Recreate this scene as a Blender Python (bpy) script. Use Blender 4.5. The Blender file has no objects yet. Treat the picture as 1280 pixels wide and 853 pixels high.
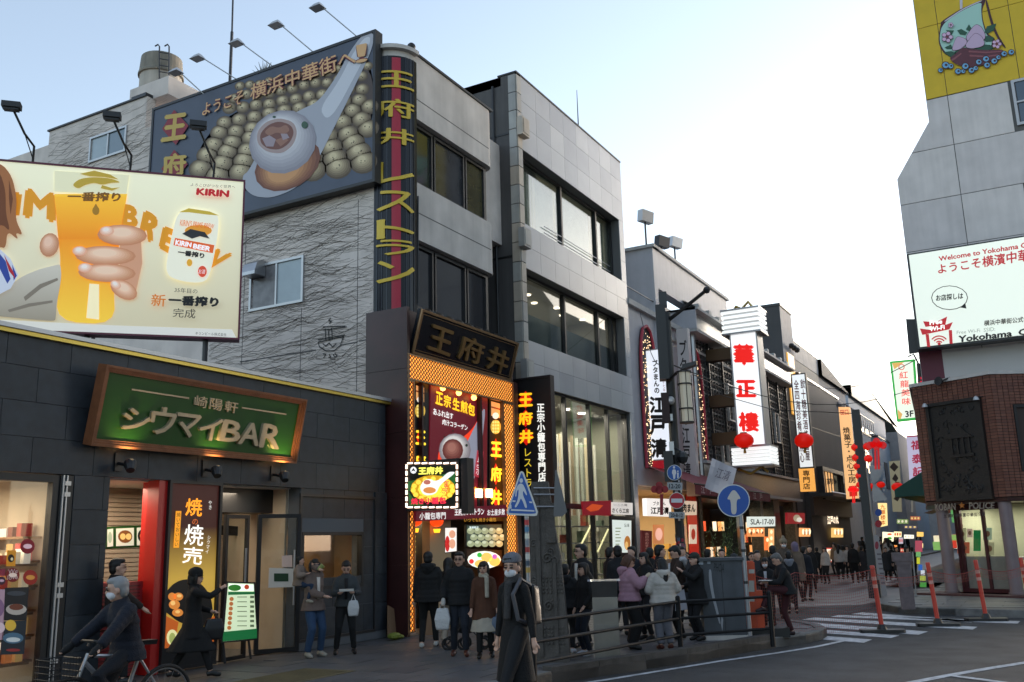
import bpy, bmesh, math, random
import numpy as np
from mathutils import Vector, Matrix
rnd = random.Random(7)
R = math.radians
SC = bpy.context.scene
COL = SC.collection
# ---------------------------------------------------------------- camera
YAW, PITCH, ROLL, FPX, H = R(28.9402732), R(12.3339528), R(-1.54405722), 1159.51, 1.75
_f = Vector((-math.sin(YAW)*math.cos(PITCH), math.cos(YAW)*math.cos(PITCH), math.sin(PITCH)))
_r = Vector((math.cos(YAW), math.sin(YAW), 0)); _u = _r.cross(_f)
_r, _u = _r*math.cos(ROLL)+_u*math.sin(ROLL), -_r*math.sin(ROLL)+_u*math.cos(ROLL)
CP = Vector((0, 0, H))
cd = bpy.data.cameras.new('camera'); cam = bpy.data.objects.new('camera', cd); COL.objects.link(cam)
cam.matrix_world = Matrix(((_r.x, _u.x, -_f.x, 0), (_r.y, _u.y, -_f.y, 0), (_r.z, _u.z, -_f.z, H), (0, 0, 0, 1)))
cd.sensor_width = 36; cd.lens = FPX/1280*36; cd.clip_start = .1; cd.clip_end = 3000
SC.camera = cam
# ---------------------------------------------------------------- sky, sun, exposure
SUN_EL, SUN_AZ = R(4), R(20)
W = bpy.data.worlds.new('World'); SC.world = W; W.use_nodes = True
nt = W.node_tree; nt.nodes.clear()
wo = nt.nodes.new('ShaderNodeOutputWorld'); bg = nt.nodes.new('ShaderNodeBackground'); sk = nt.nodes.new('ShaderNodeTexSky')
sk.sky_type = 'NISHITA'; sk.sun_disc = False; sk.sun_elevation = SUN_EL; sk.sun_rotation = SUN_AZ
sk.air_density = 1.0; sk.dust_density = 1.2; sk.ozone_density = 2.5
bg.inputs[1].default_value = 0.15
hs = nt.nodes.new('ShaderNodeHueSaturation'); hs.inputs['Saturation'].default_value = .6; nt.links.new(sk.outputs[0], hs.inputs['Color']); nt.links.new(hs.outputs[0], bg.inputs[0]); nt.links.new(bg.outputs[0], wo.inputs[0])
sl = bpy.data.lights.new('sun', 'SUN'); sl.energy = 0.5; sl.angle = R(12); sl.color = (1, .9, .8)
sun = bpy.data.objects.new('sun', sl); COL.objects.link(sun)
_sd = Vector((math.sin(SUN_AZ)*math.cos(SUN_EL), math.cos(SUN_AZ)*math.cos(SUN_EL), math.sin(SUN_EL)))
sun.rotation_euler = _sd.to_track_quat('Z', 'Y').to_euler()
SC.view_settings.view_transform = 'Standard'; SC.view_settings.look = 'None'
SC.view_settings.exposure = 2.4; SC.view_settings.gamma = 1
SC.render.engine = 'CYCLES'
try:
    SC.cycles.use_denoising = True; SC.cycles.denoiser = 'OPENIMAGEDENOISE'
except Exception: pass
SC.cycles.max_bounces = 6; SC.cycles.diffuse_bounces = 3; SC.cycles.glossy_bounces = 3; SC.cycles.transparent_max_bounces = 12
SC.cycles.sample_clamp_indirect = 6
# ---------------------------------------------------------------- materials
MATS = {}
EMK = .2*2**(2.2-SC.view_settings.exposure)                            # sign brightness follows the exposure
def srgb(c):
    if isinstance(c, str):
        c = [int(c[i:i+2], 16)/255 for i in (0, 2, 4)]
        return tuple(x/12.92 if x <= .04045 else ((x+.055)/1.055)**2.4 for x in c)
    return tuple(c)
def mat(name, col=None, rough=.7, metal=0., emit=0., ecol=None, var=.0, vscale=3., bump=0., bscale=30., spec=None, streak=0., coat=0.):
    if name in MATS: return MATS[name]
    m = bpy.data.materials.new(name); MATS[name] = m; m.use_nodes = True
    n = m.node_tree.nodes; l = m.node_tree.links; b = n['Principled BSDF']
    c = srgb(col); b.inputs['Base Color'].default_value = (*c, 1); b.inputs['Roughness'].default_value = rough
    b.inputs['Metallic'].default_value = metal
    if spec is not None: b.inputs['Specular IOR Level'].default_value = spec
    if coat: b.inputs['Coat Weight'].default_value = coat
    if emit:
        b.inputs['Emission Color'].default_value = (*(srgb(ecol) if ecol else c), 1); b.inputs['Emission Strength'].default_value = emit*EMK
    if var or bump or streak:
        tc = n.new('ShaderNodeNewGeometry')
    if var or streak:
        no = n.new('ShaderNodeTexNoise'); no.inputs['Scale'].default_value = vscale; no.inputs['Detail'].default_value = 6
        l.new(tc.outputs['Position'], no.inputs['Vector'])
        src = no.outputs['Fac']
        if streak:
            mp = n.new('ShaderNodeMapping'); mp.inputs['Scale'].default_value = (5, 5, .35)
            l.new(tc.outputs['Position'], mp.inputs['Vector'])
            n2 = n.new('ShaderNodeTexNoise'); n2.inputs['Scale'].default_value = 1.0; n2.inputs['Detail'].default_value = 4
            l.new(mp.outputs[0], n2.inputs['Vector'])
            ad = n.new('ShaderNodeMix'); ad.data_type = 'FLOAT'; ad.inputs[0].default_value = streak
            l.new(no.outputs['Fac'], ad.inputs[2]); l.new(n2.outputs['Fac'], ad.inputs[3]); src = ad.outputs[0]
        mr = n.new('ShaderNodeMapRange'); mr.inputs[1].default_value = .3; mr.inputs[2].default_value = .7
        mr.inputs[3].default_value = 1-var; mr.inputs[4].default_value = 1+var; l.new(src, mr.inputs[0])
        mx = n.new('ShaderNodeVectorMath'); mx.operation = 'SCALE'; mx.inputs[0].default_value = c
        l.new(mr.outputs[0], mx.inputs['Scale']); l.new(mx.outputs[0], b.inputs['Base Color'])
    if bump:
        n3 = n.new('ShaderNodeTexNoise'); n3.inputs['Scale'].default_value = bscale; n3.inputs['Detail'].default_value = 5
        l.new(tc.outputs['Position'], n3.inputs['Vector'])
        bp = n.new('ShaderNodeBump'); bp.inputs['Strength'].default_value = bump; bp.inputs['Distance'].default_value = .02
        l.new(n3.outputs['Fac'], bp.inputs['Height']); l.new(bp.outputs[0], b.inputs['Normal'])
    return m
def glassmat(name, tint=(.8, .85, .85), refl=.12, rough=.02):
    if name in MATS: return MATS[name]
    m = bpy.data.materials.new(name); MATS[name] = m; m.use_nodes = True
    n = m.node_tree.nodes; l = m.node_tree.links; n.clear()
    o = n.new('ShaderNodeOutputMaterial'); mx = n.new('ShaderNodeMixShader'); t = n.new('ShaderNodeBsdfTransparent'); g = n.new('ShaderNodeBsdfGlossy')
    t.inputs[0].default_value = (*tint, 1); g.inputs['Roughness'].default_value = rough
    ge = n.new('ShaderNodeNewGeometry'); dt = n.new('ShaderNodeVectorMath'); dt.operation = 'DOT_PRODUCT'; l.new(ge.outputs['Incoming'], dt.inputs[0]); l.new(ge.outputs['Normal'], dt.inputs[1])
    def mth(op, a, b=0.):                                              # Schlick, the same for both faces of the pane
        q = n.new('ShaderNodeMath'); q.operation = op; q.use_clamp = op == 'ADD'
        for i, v in enumerate((a, b)):
            if isinstance(v, float): q.inputs[i].default_value = v
            else: l.new(v, q.inputs[i])
        return q
    ab = mth('ABSOLUTE', dt.outputs['Value']); p5 = mth('POWER', mth('SUBTRACT', 1., ab.outputs[0]).outputs[0], 5.); ad = mth('ADD', mth('MULTIPLY', p5.outputs[0], .9).outputs[0], refl*.7+.02)
    l.new(ad.outputs[0], mx.inputs[0]); l.new(t.outputs[0], mx.inputs[1]); l.new(g.outputs[0], mx.inputs[2]); l.new(mx.outputs[0], o.inputs[0])
    return m
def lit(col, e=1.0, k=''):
    """one printed colour with emission: lit signs, also goods with light put into them"""
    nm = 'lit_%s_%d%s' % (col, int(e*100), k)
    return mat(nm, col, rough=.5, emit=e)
def ink(col, rough=.55):
    return mat('ink_%s' % col, col, rough=rough)
# ---------------------------------------------------------------- frames and mesh builder
class Fr:
    def __init__(s, o, u, v, n): s.o, s.u, s.v, s.n = Vector(o), Vector(u).normalized(), Vector(v).normalized(), Vector(n).normalized()
    def pt(s, a, b, d=0): return s.o+s.u*a+s.v*b+s.n*d
    def px(s, x, y, d=0):
        ray = _f+_r*((x-640)/FPX)+_u*((426.5-y)/FPX); o = s.o+s.n*d
        t = (o-CP).dot(s.n)/ray.dot(s.n); q = CP+ray*t-o
        return (q.dot(s.u), q.dot(s.v))
    def up(s, d): return Fr(s.o+s.n*d, s.u, s.v, s.n)
def FX(X): return Fr((X, 0, 0), (0, 1, 0), (0, 0, 1), (1, 0, 0))      # facade seen from +X, u = world y
def FY(Y): return Fr((0, Y, 0), (1, 0, 0), (0, 0, 1), (0, -1, 0))     # wall seen from -Y, u = world x
def FA(o, az):                                                          # vertical plane whose u runs along azimuth az
    u = Vector((math.sin(az), math.cos(az), 0)); return Fr(o, u, (0, 0, 1), (u.y, -u.x, 0))
FZ = Fr((0, 0, 0), (1, 0, 0), (0, 1, 0), (0, 0, 1))
def ground(x, y, z=0):
    ray = _f+_r*((x-640)/FPX)+_u*((426.5-y)/FPX); t = (z-H)/ray.z; q = CP+ray*t; return (q.x, q.y)
class MB:
    def __init__(s): s.v = []; s.f = []; s.m = []; s.mi = 0
    def add(s, vs, fs):
        b = len(s.v); s.v += [tuple(p) for p in vs]; s.f += [[i+b for i in f] for f in fs]; s.m += [s.mi]*len(fs); return s
    def box(s, fr, a0, a1, b0, b1, d0, d1):
        vs = [fr.pt(a, b, d) for d in (d0, d1) for b in (b0, b1) for a in (a0, a1)]
        return s.add(vs, [(0, 2, 3, 1), (4, 5, 7, 6), (0, 1, 5, 4), (2, 6, 7, 3), (0, 4, 6, 2), (1, 3, 7, 5)])
    def poly(s, fr, pts, d=0, th=0):
        n = len(pts)
        ar = sum(pts[i][0]*pts[(i+1) % n][1]-pts[(i+1) % n][0]*pts[i][1] for i in range(n))
        if ar < 0: pts = pts[::-1]
        if not th: return s.add([fr.pt(a, b, d) for a, b in pts], [list(range(n))])
        vs = [fr.pt(a, b, d) for a, b in pts]+[fr.pt(a, b, d+th) for a, b in pts]
        return s.add(vs, [list(range(n))[::-1], list(range(n, 2*n))]+[(i, (i+1) % n, n+(i+1) % n, n+i) for i in range(n)])
    def ell(s, fr, c, rx, ry, d=0, th=0, rot=0, n=16):
        cr, sr = math.cos(rot), math.sin(rot)
        return s.poly(fr, [(c[0]+rx*math.cos(t)*cr-ry*math.sin(t)*sr, c[1]+rx*math.cos(t)*sr+ry*math.sin(t)*cr) for t in [2*math.pi*i/n for i in range(n)]], d, th)
    def tube(s, pts, r, n=8, caps=True):
        pts = [Vector(p) for p in pts]; rs = r if isinstance(r, (list, tuple)) else [r]*len(pts)
        vs = []; prev = None
        for i, p in enumerate(pts):
            t = (pts[min(i+1, len(pts)-1)]-pts[max(i-1, 0)]).normalized()
            if prev is None: a = t.orthogonal().normalized()
            else:
                a = prev-t*prev.dot(t); a = a.normalized() if a.length > 1e-6 else t.orthogonal().normalized()
            prev = a; b = t.cross(a)
            vs += [p+(a*math.cos(2*math.pi*k/n)+b*math.sin(2*math.pi*k/n))*rs[i] for k in range(n)]
        fs = [(i*n+k, i*n+(k+1) % n, (i+1)*n+(k+1) % n, (i+1)*n+k) for i in range(len(pts)-1) for k in range(n)]
        if caps: fs += [list(range(n))[::-1], list(range((len(pts)-1)*n, len(pts)*n))]
        return s.add(vs, fs)
    def lathe(s, c, prof, n=20, ax=(0, 0, 1), sx=1, sy=1):
        ax = Vector(ax).normalized(); a = ax.orthogonal().normalized(); b = ax.cross(a)
        if abs(ax.z) > .99: a, b = Vector((1, 0, 0)), Vector((0, 1, 0))
        c = Vector(c); vs = []
        for r, z in prof: vs += [c+ax*z+a*(r*sx*math.cos(2*math.pi*k/n))+b*(r*sy*math.sin(2*math.pi*k/n)) for k in range(n)]
        m = len(prof)
        fs = [(i*n+k, i*n+(k+1) % n, (i+1)*n+(k+1) % n, (i+1)*n+k) for i in range(m-1) for k in range(n)]
        fs += [list(range(n))[::-1], list(range((m-1)*n, m*n))]
        return s.add(vs, fs)
    def ball(s, c, r, n=12, sq=(1, 1, 1)):
        c = Vector(c); m = n//2; prof = [(math.sin(math.pi*i/m)*r+1e-5, -math.cos(math.pi*i/m)*r) for i in range(m+1)]
        vs = []
        for a, z in prof: vs += [c+Vector((a*math.cos(2*math.pi*k/n)*sq[0], a*math.sin(2*math.pi*k/n)*sq[1], z*sq[2])) for k in range(n)]
        fs = [(i*n+k, i*n+(k+1) % n, (i+1)*n+(k+1) % n, (i+1)*n+k) for i in range(m) for k in range(n)]
        return s.add(vs, fs)
    def mesh(s, name, mats, off=(0, 0, 0), smooth=False):
        me = bpy.data.meshes.new(name); o = Vector(off)
        me.from_pydata([(p[0]-o.x, p[1]-o.y, p[2]-o.z) for p in s.v], [], s.f)
        if not isinstance(mats, (list, tuple)): mats = [mats]
        for m in mats: me.materials.append(m)
        if len(mats) > 1: me.polygons.foreach_set('material_index', s.m)
        if smooth: me.polygons.foreach_set('use_smooth', [True]*len(me.polygons))
        me.update(); return me
    def build(s, name, mats, parent=None, smooth=False, **kw):
        off = wloc(parent) if parent else Vector((0, 0, 0))
        return link(name, s.mesh(name, mats, off, smooth), parent, **kw)
def wloc(o):
    p = Vector((0, 0, 0))
    while o: p = p+o.location; o = o.parent
    return p
def link(name, me, parent=None, label=None, cat=None, group=None, kind=None):
    o = bpy.data.objects.new(name, me); COL.objects.link(o)
    if parent: o.parent = parent
    if label: o['label'] = label
    if cat: o['category'] = cat
    if group: o['group'] = group
    if kind: o['kind'] = kind
    return o
def thing(name, label, cat, loc=(0, 0, 0), group=None, rz=0):
    o = link(name, None, None, label, cat, group); o.location = loc; o.rotation_euler = (0, 0, rz)
    o.empty_display_size = .2; return o
def box(fr, a0, a1, b0, b1, d0, d1): return MB().box(fr, a0, a1, b0, b1, d0, d1)
KIDS = {}
def copy_tree(o, loc=None, rz=None, label=None, parent=None):
    c = o.copy(); COL.objects.link(c)
    if parent: c.parent = parent
    for ch in [x for x in bpy.data.objects if x.parent == o]: copy_tree(ch, parent=c)
    if loc is not None: c.location = loc
    if rz is not None: c.rotation_euler = (0, 0, rz)
    if label: c['label'] = label
    return c
# ---------------------------------------------------------------- lettering
def text_mesh(s, extrude=0., bold=0., res=2, shear=0., line=1.0, cut=0):
    cu = bpy.data.curves.new('lettering', 'FONT'); cu.body = s; cu.resolution_u = res
    cu.extrude = extrude; cu.shear = shear; cu.align_x = 'CENTER'; cu.space_line = line
    ob = bpy.data.objects.new('lettering', cu); COL.objects.link(ob)
    bpy.context.view_layer.update()
    dg = bpy.context.evaluated_depsgraph_get(); me = bpy.data.meshes.new_from_object(ob.evaluated_get(dg))
    bpy.data.objects.remove(ob); bpy.data.curves.remove(cu)
    if bold or cut:
        bm = bmesh.new(); bm.from_mesh(me)
        if cut:
            xs = [v.co.x for v in bm.verts]
            for k in range(1, cut):
                x = min(xs)+(max(xs)-min(xs))*k/cut; bmesh.ops.bisect_plane(bm, geom=bm.verts[:]+bm.edges[:]+bm.faces[:], plane_co=(x, 0, 0), plane_no=(1, 0, 0))
        if bold:                                                        # heavier strokes: shifted overlays, each a hair in front
            src = bm.verts[:]+bm.edges[:]+bm.faces[:]
            for k, (dx, dy) in enumerate(((1, 0), (-1, 0), (0, 1), (0, -1))):
                r_ = bmesh.ops.duplicate(bm, geom=src); vs = [g_ for g_ in r_['geom'] if isinstance(g_, bmesh.types.BMVert)]
                bmesh.ops.translate(bm, verts=vs, vec=(dx*bold, dy*bold, (k+1)*.004))
        bm.to_mesh(me); bm.free()
    return me
def text(s, fr, quad, m, parent, name='lettering', d=.004, th=0., bold=.0, shear=0., vert=False, line=1.0, **kw):
    """lettering fitted in a quad of plane coordinates: (u0,v0,u1,v1) or four px-derived corners tl,tr,br,bl"""
    if vert: s = '\n'.join(s.replace('ー', '｜'))
    me = text_mesh(s, .1 if th else 0, bold, shear=shear, line=line)
    if not me.vertices: return None
    co = np.empty(len(me.vertices)*3); me.vertices.foreach_get('co', co); co = co.reshape(-1, 3)
    mn, mx = co.min(0), co.max(0); t = (co-mn)/np.maximum(mx-mn, 1e-6)
    if len(quad) == 4 and not isinstance(quad[0], (tuple, list)):
        u0, v0, u1, v1 = quad; tl, tr, br, bl = (u0, v1), (u1, v1), (u1, v0), (u0, v0)
    else: tl, tr, br, bl = quad
    off = wloc(parent) if parent else Vector((0, 0, 0))
    tl, tr, br, bl = map(np.array, (tl, tr, br, bl))
    a = t[:, :1]; b = t[:, 1:2]
    uv = bl*(1-a)*(1-b)+br*a*(1-b)+tr*a*b+tl*(1-a)*b
    dd = d+(t[:, 2]*th if th else t[:, 2]*(.0008 if bold else 0))
    o = np.array(fr.o-off); w = o+uv[:, :1]*np.array(fr.u)+uv[:, 1:2]*np.array(fr.v)+dd[:, None]*np.array(fr.n)
    me.vertices.foreach_set('co', w.reshape(-1)); me.materials.clear(); me.materials.append(m); me.update()
    me.name = name
    return link(name, me, parent, **kw)
def pxq(fr, *p): return [fr.px(*q) for q in p]                          # px corners -> plane corners tl,tr,br,bl
def ptext(s, fr, corners, m, parent, **kw): return text(s, fr, pxq(fr, *corners), m, parent, **kw)
def ppoly(mb, fr, pts, d=0, th=0): return mb.poly(fr, [fr.px(*p) for p in pts], d, th)
def pell(mb, fr, cx, cy, rx, ry, d=0, rot=0, n=16, th=0):
    pts = []
    for i in range(n):
        t = 2*math.pi*i/n; a, b = rx*math.cos(t), ry*math.sin(t)
        pts.append(fr.px(cx+a*math.cos(rot)-b*math.sin(rot), cy+a*math.sin(rot)+b*math.cos(rot)))
    return mb.poly(fr, pts, d, th)
def soft(p):
    if len(p) < 7: return p
    for _ in range(2): p = [q for a, b in zip(p, p[1:]+p[:1]) for q in ((a[0]*.78+b[0]*.22, a[1]*.78+b[1]*.22), (a[0]*.22+b[0]*.78, a[1]*.22+b[1]*.78))]
    return p
class Print:
    """flat printed shapes on a board: each colour becomes one thin printed layer"""
    def __init__(s, fr, parent, d0=.004, step=.0015): s.fr, s.p, s.d, s.st = fr, parent, d0, step
    def layer(s, m, draw, name='print', many=False):
        mb = MB(); draw(mb, s.d); s.d += s.st
        return mb.build(name, m, s.p, kind='stuff' if many else None)
    def polys(s, m, lst, name='print'): return s.layer(m, lambda mb, d: [ppoly(mb, s.fr, soft(p), d) for p in lst], name, len(lst) > 1)
    def ells(s, m, lst, name='print'): return s.layer(m, lambda mb, d: [pell(mb, s.fr, *e[:4], d=d, rot=(e[4] if len(e) > 4 else 0)) for e in lst], name, len(lst) > 1)
    def grad(s, lst, c1, c2, n=6, e=None, k=.14, sh=(-.12, -.25)):
        """ovals shaded from rim colour c1 to highlight colour c2 in n printed steps"""
        a, b = [[int(c[i:i+2], 16) for i in (0, 2, 4)] for c in (c1, c2)]
        for i in range(n):
            t = i/(n-1); c = '%02X%02X%02X' % tuple(round(p+(q-p)*t) for p, q in zip(a, b)); f = 1-k*i
            s.ells(lit(c, e) if e else ink(c), [(q[0]+q[2]*sh[0]*t, q[1]+q[3]*sh[1]*t, q[2]*f, q[3]*f)+tuple(q[4:]) for q in lst])
    def text(s, t, c, m, **kw):
        s.d += s.st; return ptext(t, s.fr, c, m, s.p, d=s.d, **kw)
# ================================================================ GROUND
ROAD = -.15
m_asph = mat('asphalt', (.040, .042, .047), rough=.72, var=.42, vscale=1.6, bump=1, bscale=140)
m_pave = mat('street_paving', (.12, .105, .1), rough=.55, var=.18, vscale=.8, bump=.2, bscale=40)
m_slab = [mat('paving_slab_%s' % k, c, rough=.5, var=.15, vscale=2, bump=.25, bscale=35) for k, c in (('dark', (.075, .078, .085)), ('mid', (.095, .097, .1)), ('warm', (.105, .1, .095)))]
m_kerb = mat('kerb_granite', (.16, .16, .155), rough=.8, var=.35, vscale=4, bump=.5, bscale=60)
m_kerbd = mat('kerb_dark_stone', (.07, .065, .06), rough=.85, var=.4, vscale=5, bump=.5, bscale=60, streak=.5)
m_white = mat('road_paint', (.5, .51, .53), rough=.6, var=.35, vscale=9)
g = MB().poly(FZ, [(-600, -600), (600, -600), (600, 900), (-600, 900)], ROAD).build('ground', m_asph, kind='structure')
def pline(pts, w, z=ROAD+.006):
    P = [Vector((*ground(x, y, ROAD), 0)) for x, y in pts]; L = []; Rr = []
    for i, p in enumerate(P):
        t = (P[min(i+1, len(P)-1)]-P[max(i-1, 0)]).normalized(); nn = Vector((-t.y, t.x, 0))*w/2
        L.append((p+nn)[:2]); Rr.append((p-nn)[:2])
    mb = MB()
    for i in range(len(P)-1): mb.poly(FZ, [L[i], L[i+1], Rr[i+1], Rr[i]], z)
    return mb
mk = pline([(720, 856), (760, 850), (830, 838.5), (900, 827), (970, 817), (1020, 809), (1062, 800)], .11)
mk.build('edge_line', m_white, kind='structure')
pline([(1128, 856), (1185, 845), (1240, 835.5), (1300, 826)], .14).build('lane_line', m_white, kind='structure')
pline([(1190, 845.5), (1225, 850), (1275, 857)], .13, ROAD+.009).build('lane_line', m_white, kind='structure')
pline([(985, 757), (1070, 755.5)], .1).build('stop_line', m_white, kind='structure')
cw = thing('crosswalk', 'white striped pedestrian crossing across the road by the orange barrier posts', 'crosswalk', (-3, 21, ROAD))
cw['kind'] = 'structure'
for k, (a, b, c, d) in enumerate([((1078, 766), (1219, 776.5), (1214, 778.5), (1064, 768)), ((1048, 769.3), (1275, 777), (1272, 780), (1038, 771.6)), ((1018, 772.3), (1222, 784), (1216, 787.5), (1002, 775)),
        ((990, 776.5), (1160, 790), (1148, 794), (976, 780)), ((975, 783), (1124, 795), (1114, 798), (962, 787)), ((1000, 793), (1090, 800), (1080, 804), (1030, 800))]):
    MB().poly(FZ, [ground(*q, ROAD) for q in (a, b, c, d)], ROAD+.005).build('stripe', m_white, cw)
# Chinatown street surface and pavements
MB().poly(FZ, [(-9, 24.5), (-4.6, 28), (-3.4, 34), (-3.2, 140), (-9, 140)], ROAD+.003).build('street', m_pave, kind='structure')
kerbpx = [(560, 900), (640, 868), (690, 855), (750, 846), (860, 829), (970, 809.5), (1008, 805), (1028, 800), (1034, 796), (1026, 791), (1005, 786.5), (975, 783)]
kp = [ground(x, y, ROAD) for x, y in kerbpx]
kp = [(-7.7, -6), (-7.7, 6), (-7.6, 9)]+[k for k in kp if k[1] > 9.5]+[(-6.6, 20.6), (-8.2, 22.6), (-9, 25), (-9, 140)]
m_swk = mat('pavement_base', (.085, .083, .082), rough=.55, var=.2, vscale=1.5, bump=.2, bscale=40)
left_poly = kp+[(-12.3, 140), (-12.3, -6)]
MB().poly(FZ, left_poly, -.4, .39).build('pavement', m_swk, kind='structure')
pv = bpy.data.objects['pavement']
cache = {}
def inpoly(x, y, P):
    c = False
    for i in range(len(P)):
        (x1, y1), (x2, y2) = P[i], P[i-1]
        if (y1 > y) != (y2 > y) and x < (x2-x1)*(y-y1)/(y2-y1)+x1: c = not c
    return c
def slab_mesh(w, h, m):
    k = (w, h, m.name)
    if k not in cache: cache[k] = box(FZ, -w/2, w/2, -h/2, h/2, -.03, 0).mesh('paving_slab', m)
    return cache[k]
n = 0
for i in range(26):
    for j in range(12):
        y = 8.0+i*.6; x = -11.4+j*.6+(.3 if i % 2 else 0)
        if all(inpoly(x+a, y+b, kp+[(-11.75, 140), (-11.75, -6)]) for a in (-.36, .36) for b in (-.36, .36)) and n < 290:
            n += 1; o = link('paving_slab', slab_mesh(.588, .588, m_slab[rnd.choice((0, 0, 1, 1, 2))]), pv); o.location = (x, y, rnd.uniform(-.003, .002))
for i in range(len(kp)-1):                                              # kerb stones
    a, b = Vector((*kp[i], 0)), Vector((*kp[i+1], 0)); Ln = (b-a).length
    if a.y < 0 or a.y > 24 or a.y < 5: continue
    kk = max(1, round(Ln/.9)); t = (b-a)/Ln; high = i >= 5 and b.y < 17.4
    for q in range(kk):
        o = a+t*(Ln*q/kk); fr = Fr(o, t, (0, 0, 1), (t.y, -t.x, 0))
        hgt = .07 if 12.4 < (o+t*.4).y < 16.8 else .015
        box(fr, .006, Ln/kk-.006, ROAD-.05, hgt, -.2, 0).build('kerb_stone', m_kerbd if hgt > .05 else m_kerb, pv)
mt = mat('tactile_yellow', (.13, .105, .05), rough=.7, var=.2)
tp = thing('tactile_paving', 'worn yellow tactile strip on the pavement before the dumpling bar entrance', 'tactile paving', (-9.6, 11, 0)); tp['kind'] = 'structure'
for k in range(14):
    box(FZ, -9.9+.06*k, -9.87+.06*k, 8.6, 11.2, .004, .012).build('ridge', mt, tp)
box(FZ, -9.95, -9.0, 8.5, 11.3, -.002, .005).build('base', mt, tp)
far_pv = MB().poly(FZ, [(-3.9, 26.2), (-3.3, 25.0), (-2, 24.6), (14, 19), (14, 140), (-3.1, 140), (-3.3, 34), (-4.4, 29)], -.4, .39).build('pavement', m_swk, kind='structure')
for i in range(14):
    for j in range(7):
        x, y = -3.3+j*.9+(.45 if i % 2 else 0), 25.6+i*.7
        if inpoly(x-.5, y-.4, [(-3.8, 26.4), (-3.3, 25.2), (-2, 24.9), (4, 22.6), (4, 40), (-3.2, 40), (-4.2, 29)]) and inpoly(x+.45, y-.4, [(-3.8, 26.4), (-3.3, 25.2), (-2, 24.9), (4, 22.6), (4, 40), (-3.2, 40)]):
            o = link('paving_slab', slab_mesh(.885, .685, m_slab[rnd.choice((1, 2))]), far_pv); o.location = (x, y, rnd.uniform(-.003, .002))
kq = [(-4.4, 29), (-3.9, 26.2), (-3.3, 25.0), (-2, 24.6), (3, 22.8)]
for i in range(4):
    a, b = Vector((*kq[i], 0)), Vector((*kq[i+1], 0)); Ln = (b-a).length; kk = max(1, round(Ln/.8)); t = (b-a)/Ln
    for q in range(kk):
        fr = Fr(a+t*(Ln*q/kk), t, (0, 0, 1), (t.y, -t.x, 0)); box(fr, .005, Ln/kk-.005, ROAD-.05, .012, -.15, 0).build('kerb_stone', m_kerb, far_pv)
# ================================================================ shared materials
m_black = mat('black_metal', (.012, .012, .013), rough=.45)
m_dark = mat('dark_metal', (.03, .03, .032), rough=.4, metal=.3)
m_stl = mat('steel', (.4, .4, .41), rough=.35, metal=.8, var=.1)
m_alu = mat('aluminium', (.5, .5, .5), rough=.4, metal=.5)
m_stone = [mat('slate_panel_%s' % k, c, rough=.5, var=.25, vscale=6, bump=.15, bscale=120) for k, c in (('a', (.022, .029, .037)), ('b', (.025, .032, .040)), ('c', (.020, .026, .033)))]
m_grout = mat('grout', (.11, .12, .13), rough=.9)
g_store = glassmat('store_glass', (.9, .92, .92), .03)
g_dark = mat('window_glass_dark', (.015, .018, .02), rough=.04, spec=.9)
g_blue = mat('window_glass_blue', (.03, .05, .07), rough=.05, spec=1.0)
RECT = {}
def rects(parent, fr, lst, m, name, d0, d1, gap=.004, **kw):
    """separate pieces (u0,u1,v0,v1) laid on a plane; equal sizes share one mesh"""
    base = wloc(parent)
    for (a0, a1, b0, b1) in lst:
        mm = rnd.choice(m) if isinstance(m, (list, tuple)) else m
        w, h = round(a1-a0-2*gap, 3), round(b1-b0-2*gap, 3)
        if w <= .01 or h <= .01: continue
        k = (w, h, d1-d0, mm.name, name, tuple(fr.u), tuple(fr.v))
        if k not in RECT:
            f0 = Fr((0, 0, 0), fr.u, fr.v, fr.n); RECT[k] = box(f0, -w/2, w/2, -h/2, h/2, 0, d1-d0).mesh(name, mm)
        o = link(name, RECT[k], parent, **kw); o.location = fr.pt((a0+a1)/2, (b0+b1)/2, d0+rnd.uniform(-.001, .001))-base
def bond(u0, u1, v0, v1, w, h, half=True, holes=()):
    out = []; nr = round((v1-v0)/h); hh = (v1-v0)/nr
    for r in range(nr):
        cuts = [u0]; x = u0+(w/2 if (half and r % 2) else w)
        while x < u1-.08: cuts.append(x); x += w
        cuts.append(u1)
        for a, b in zip(cuts, cuts[1:]):
            segs = [(a, b)]; y0, y1 = v0+r*hh, v0+(r+1)*hh
            for (ha, hb, hc, hd) in holes:
                if hc < (y0+y1)/2 < hd:
                    segs = [s for sa, sb in segs for s in ((sa, min(sb, ha)), (max(sa, hb), sb)) if s[1]-s[0] > .03]
            out += [(sa, sb, y0, y1) for sa, sb in segs]
    return out
def frame(fr, a0, a1, b0, b1, w, d0, d1):
    mb = MB(); mb.box(fr, a0, a1, b0, b0+w, d0, d1).box(fr, a0, a1, b1-w, b1, d0, d1).box(fr, a0, a0+w, b0+w, b1-w, d0, d1).box(fr, a1-w, a1, b0+w, b1-w, d0, d1); return mb
def flamp(parent, a, m=None, n=6):                                    # downlight disc
    MB().lathe((a[0], a[1], a[2]), [(.06, 0), (.06, -.02)], n).build('downlight', m or lit('FFF0D8', 8), parent)
def arealight(loc, size, energy, color=(1, .82, .6), rot=(0, 0, 0), parent=None, sy=None):
    l = bpy.data.lights.new('interior_light', 'AREA'); l.energy = energy*EMK*4; l.size = size; l.color = color
    if sy: l.shape = 'RECTANGLE'; l.size_y = sy
    o = bpy.data.objects.new('interior_light', l); COL.objects.link(o); o.location = Vector(loc)-(wloc(parent) if parent else Vector()); o.rotation_euler = rot
    if parent: o.parent = parent
    return o
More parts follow.
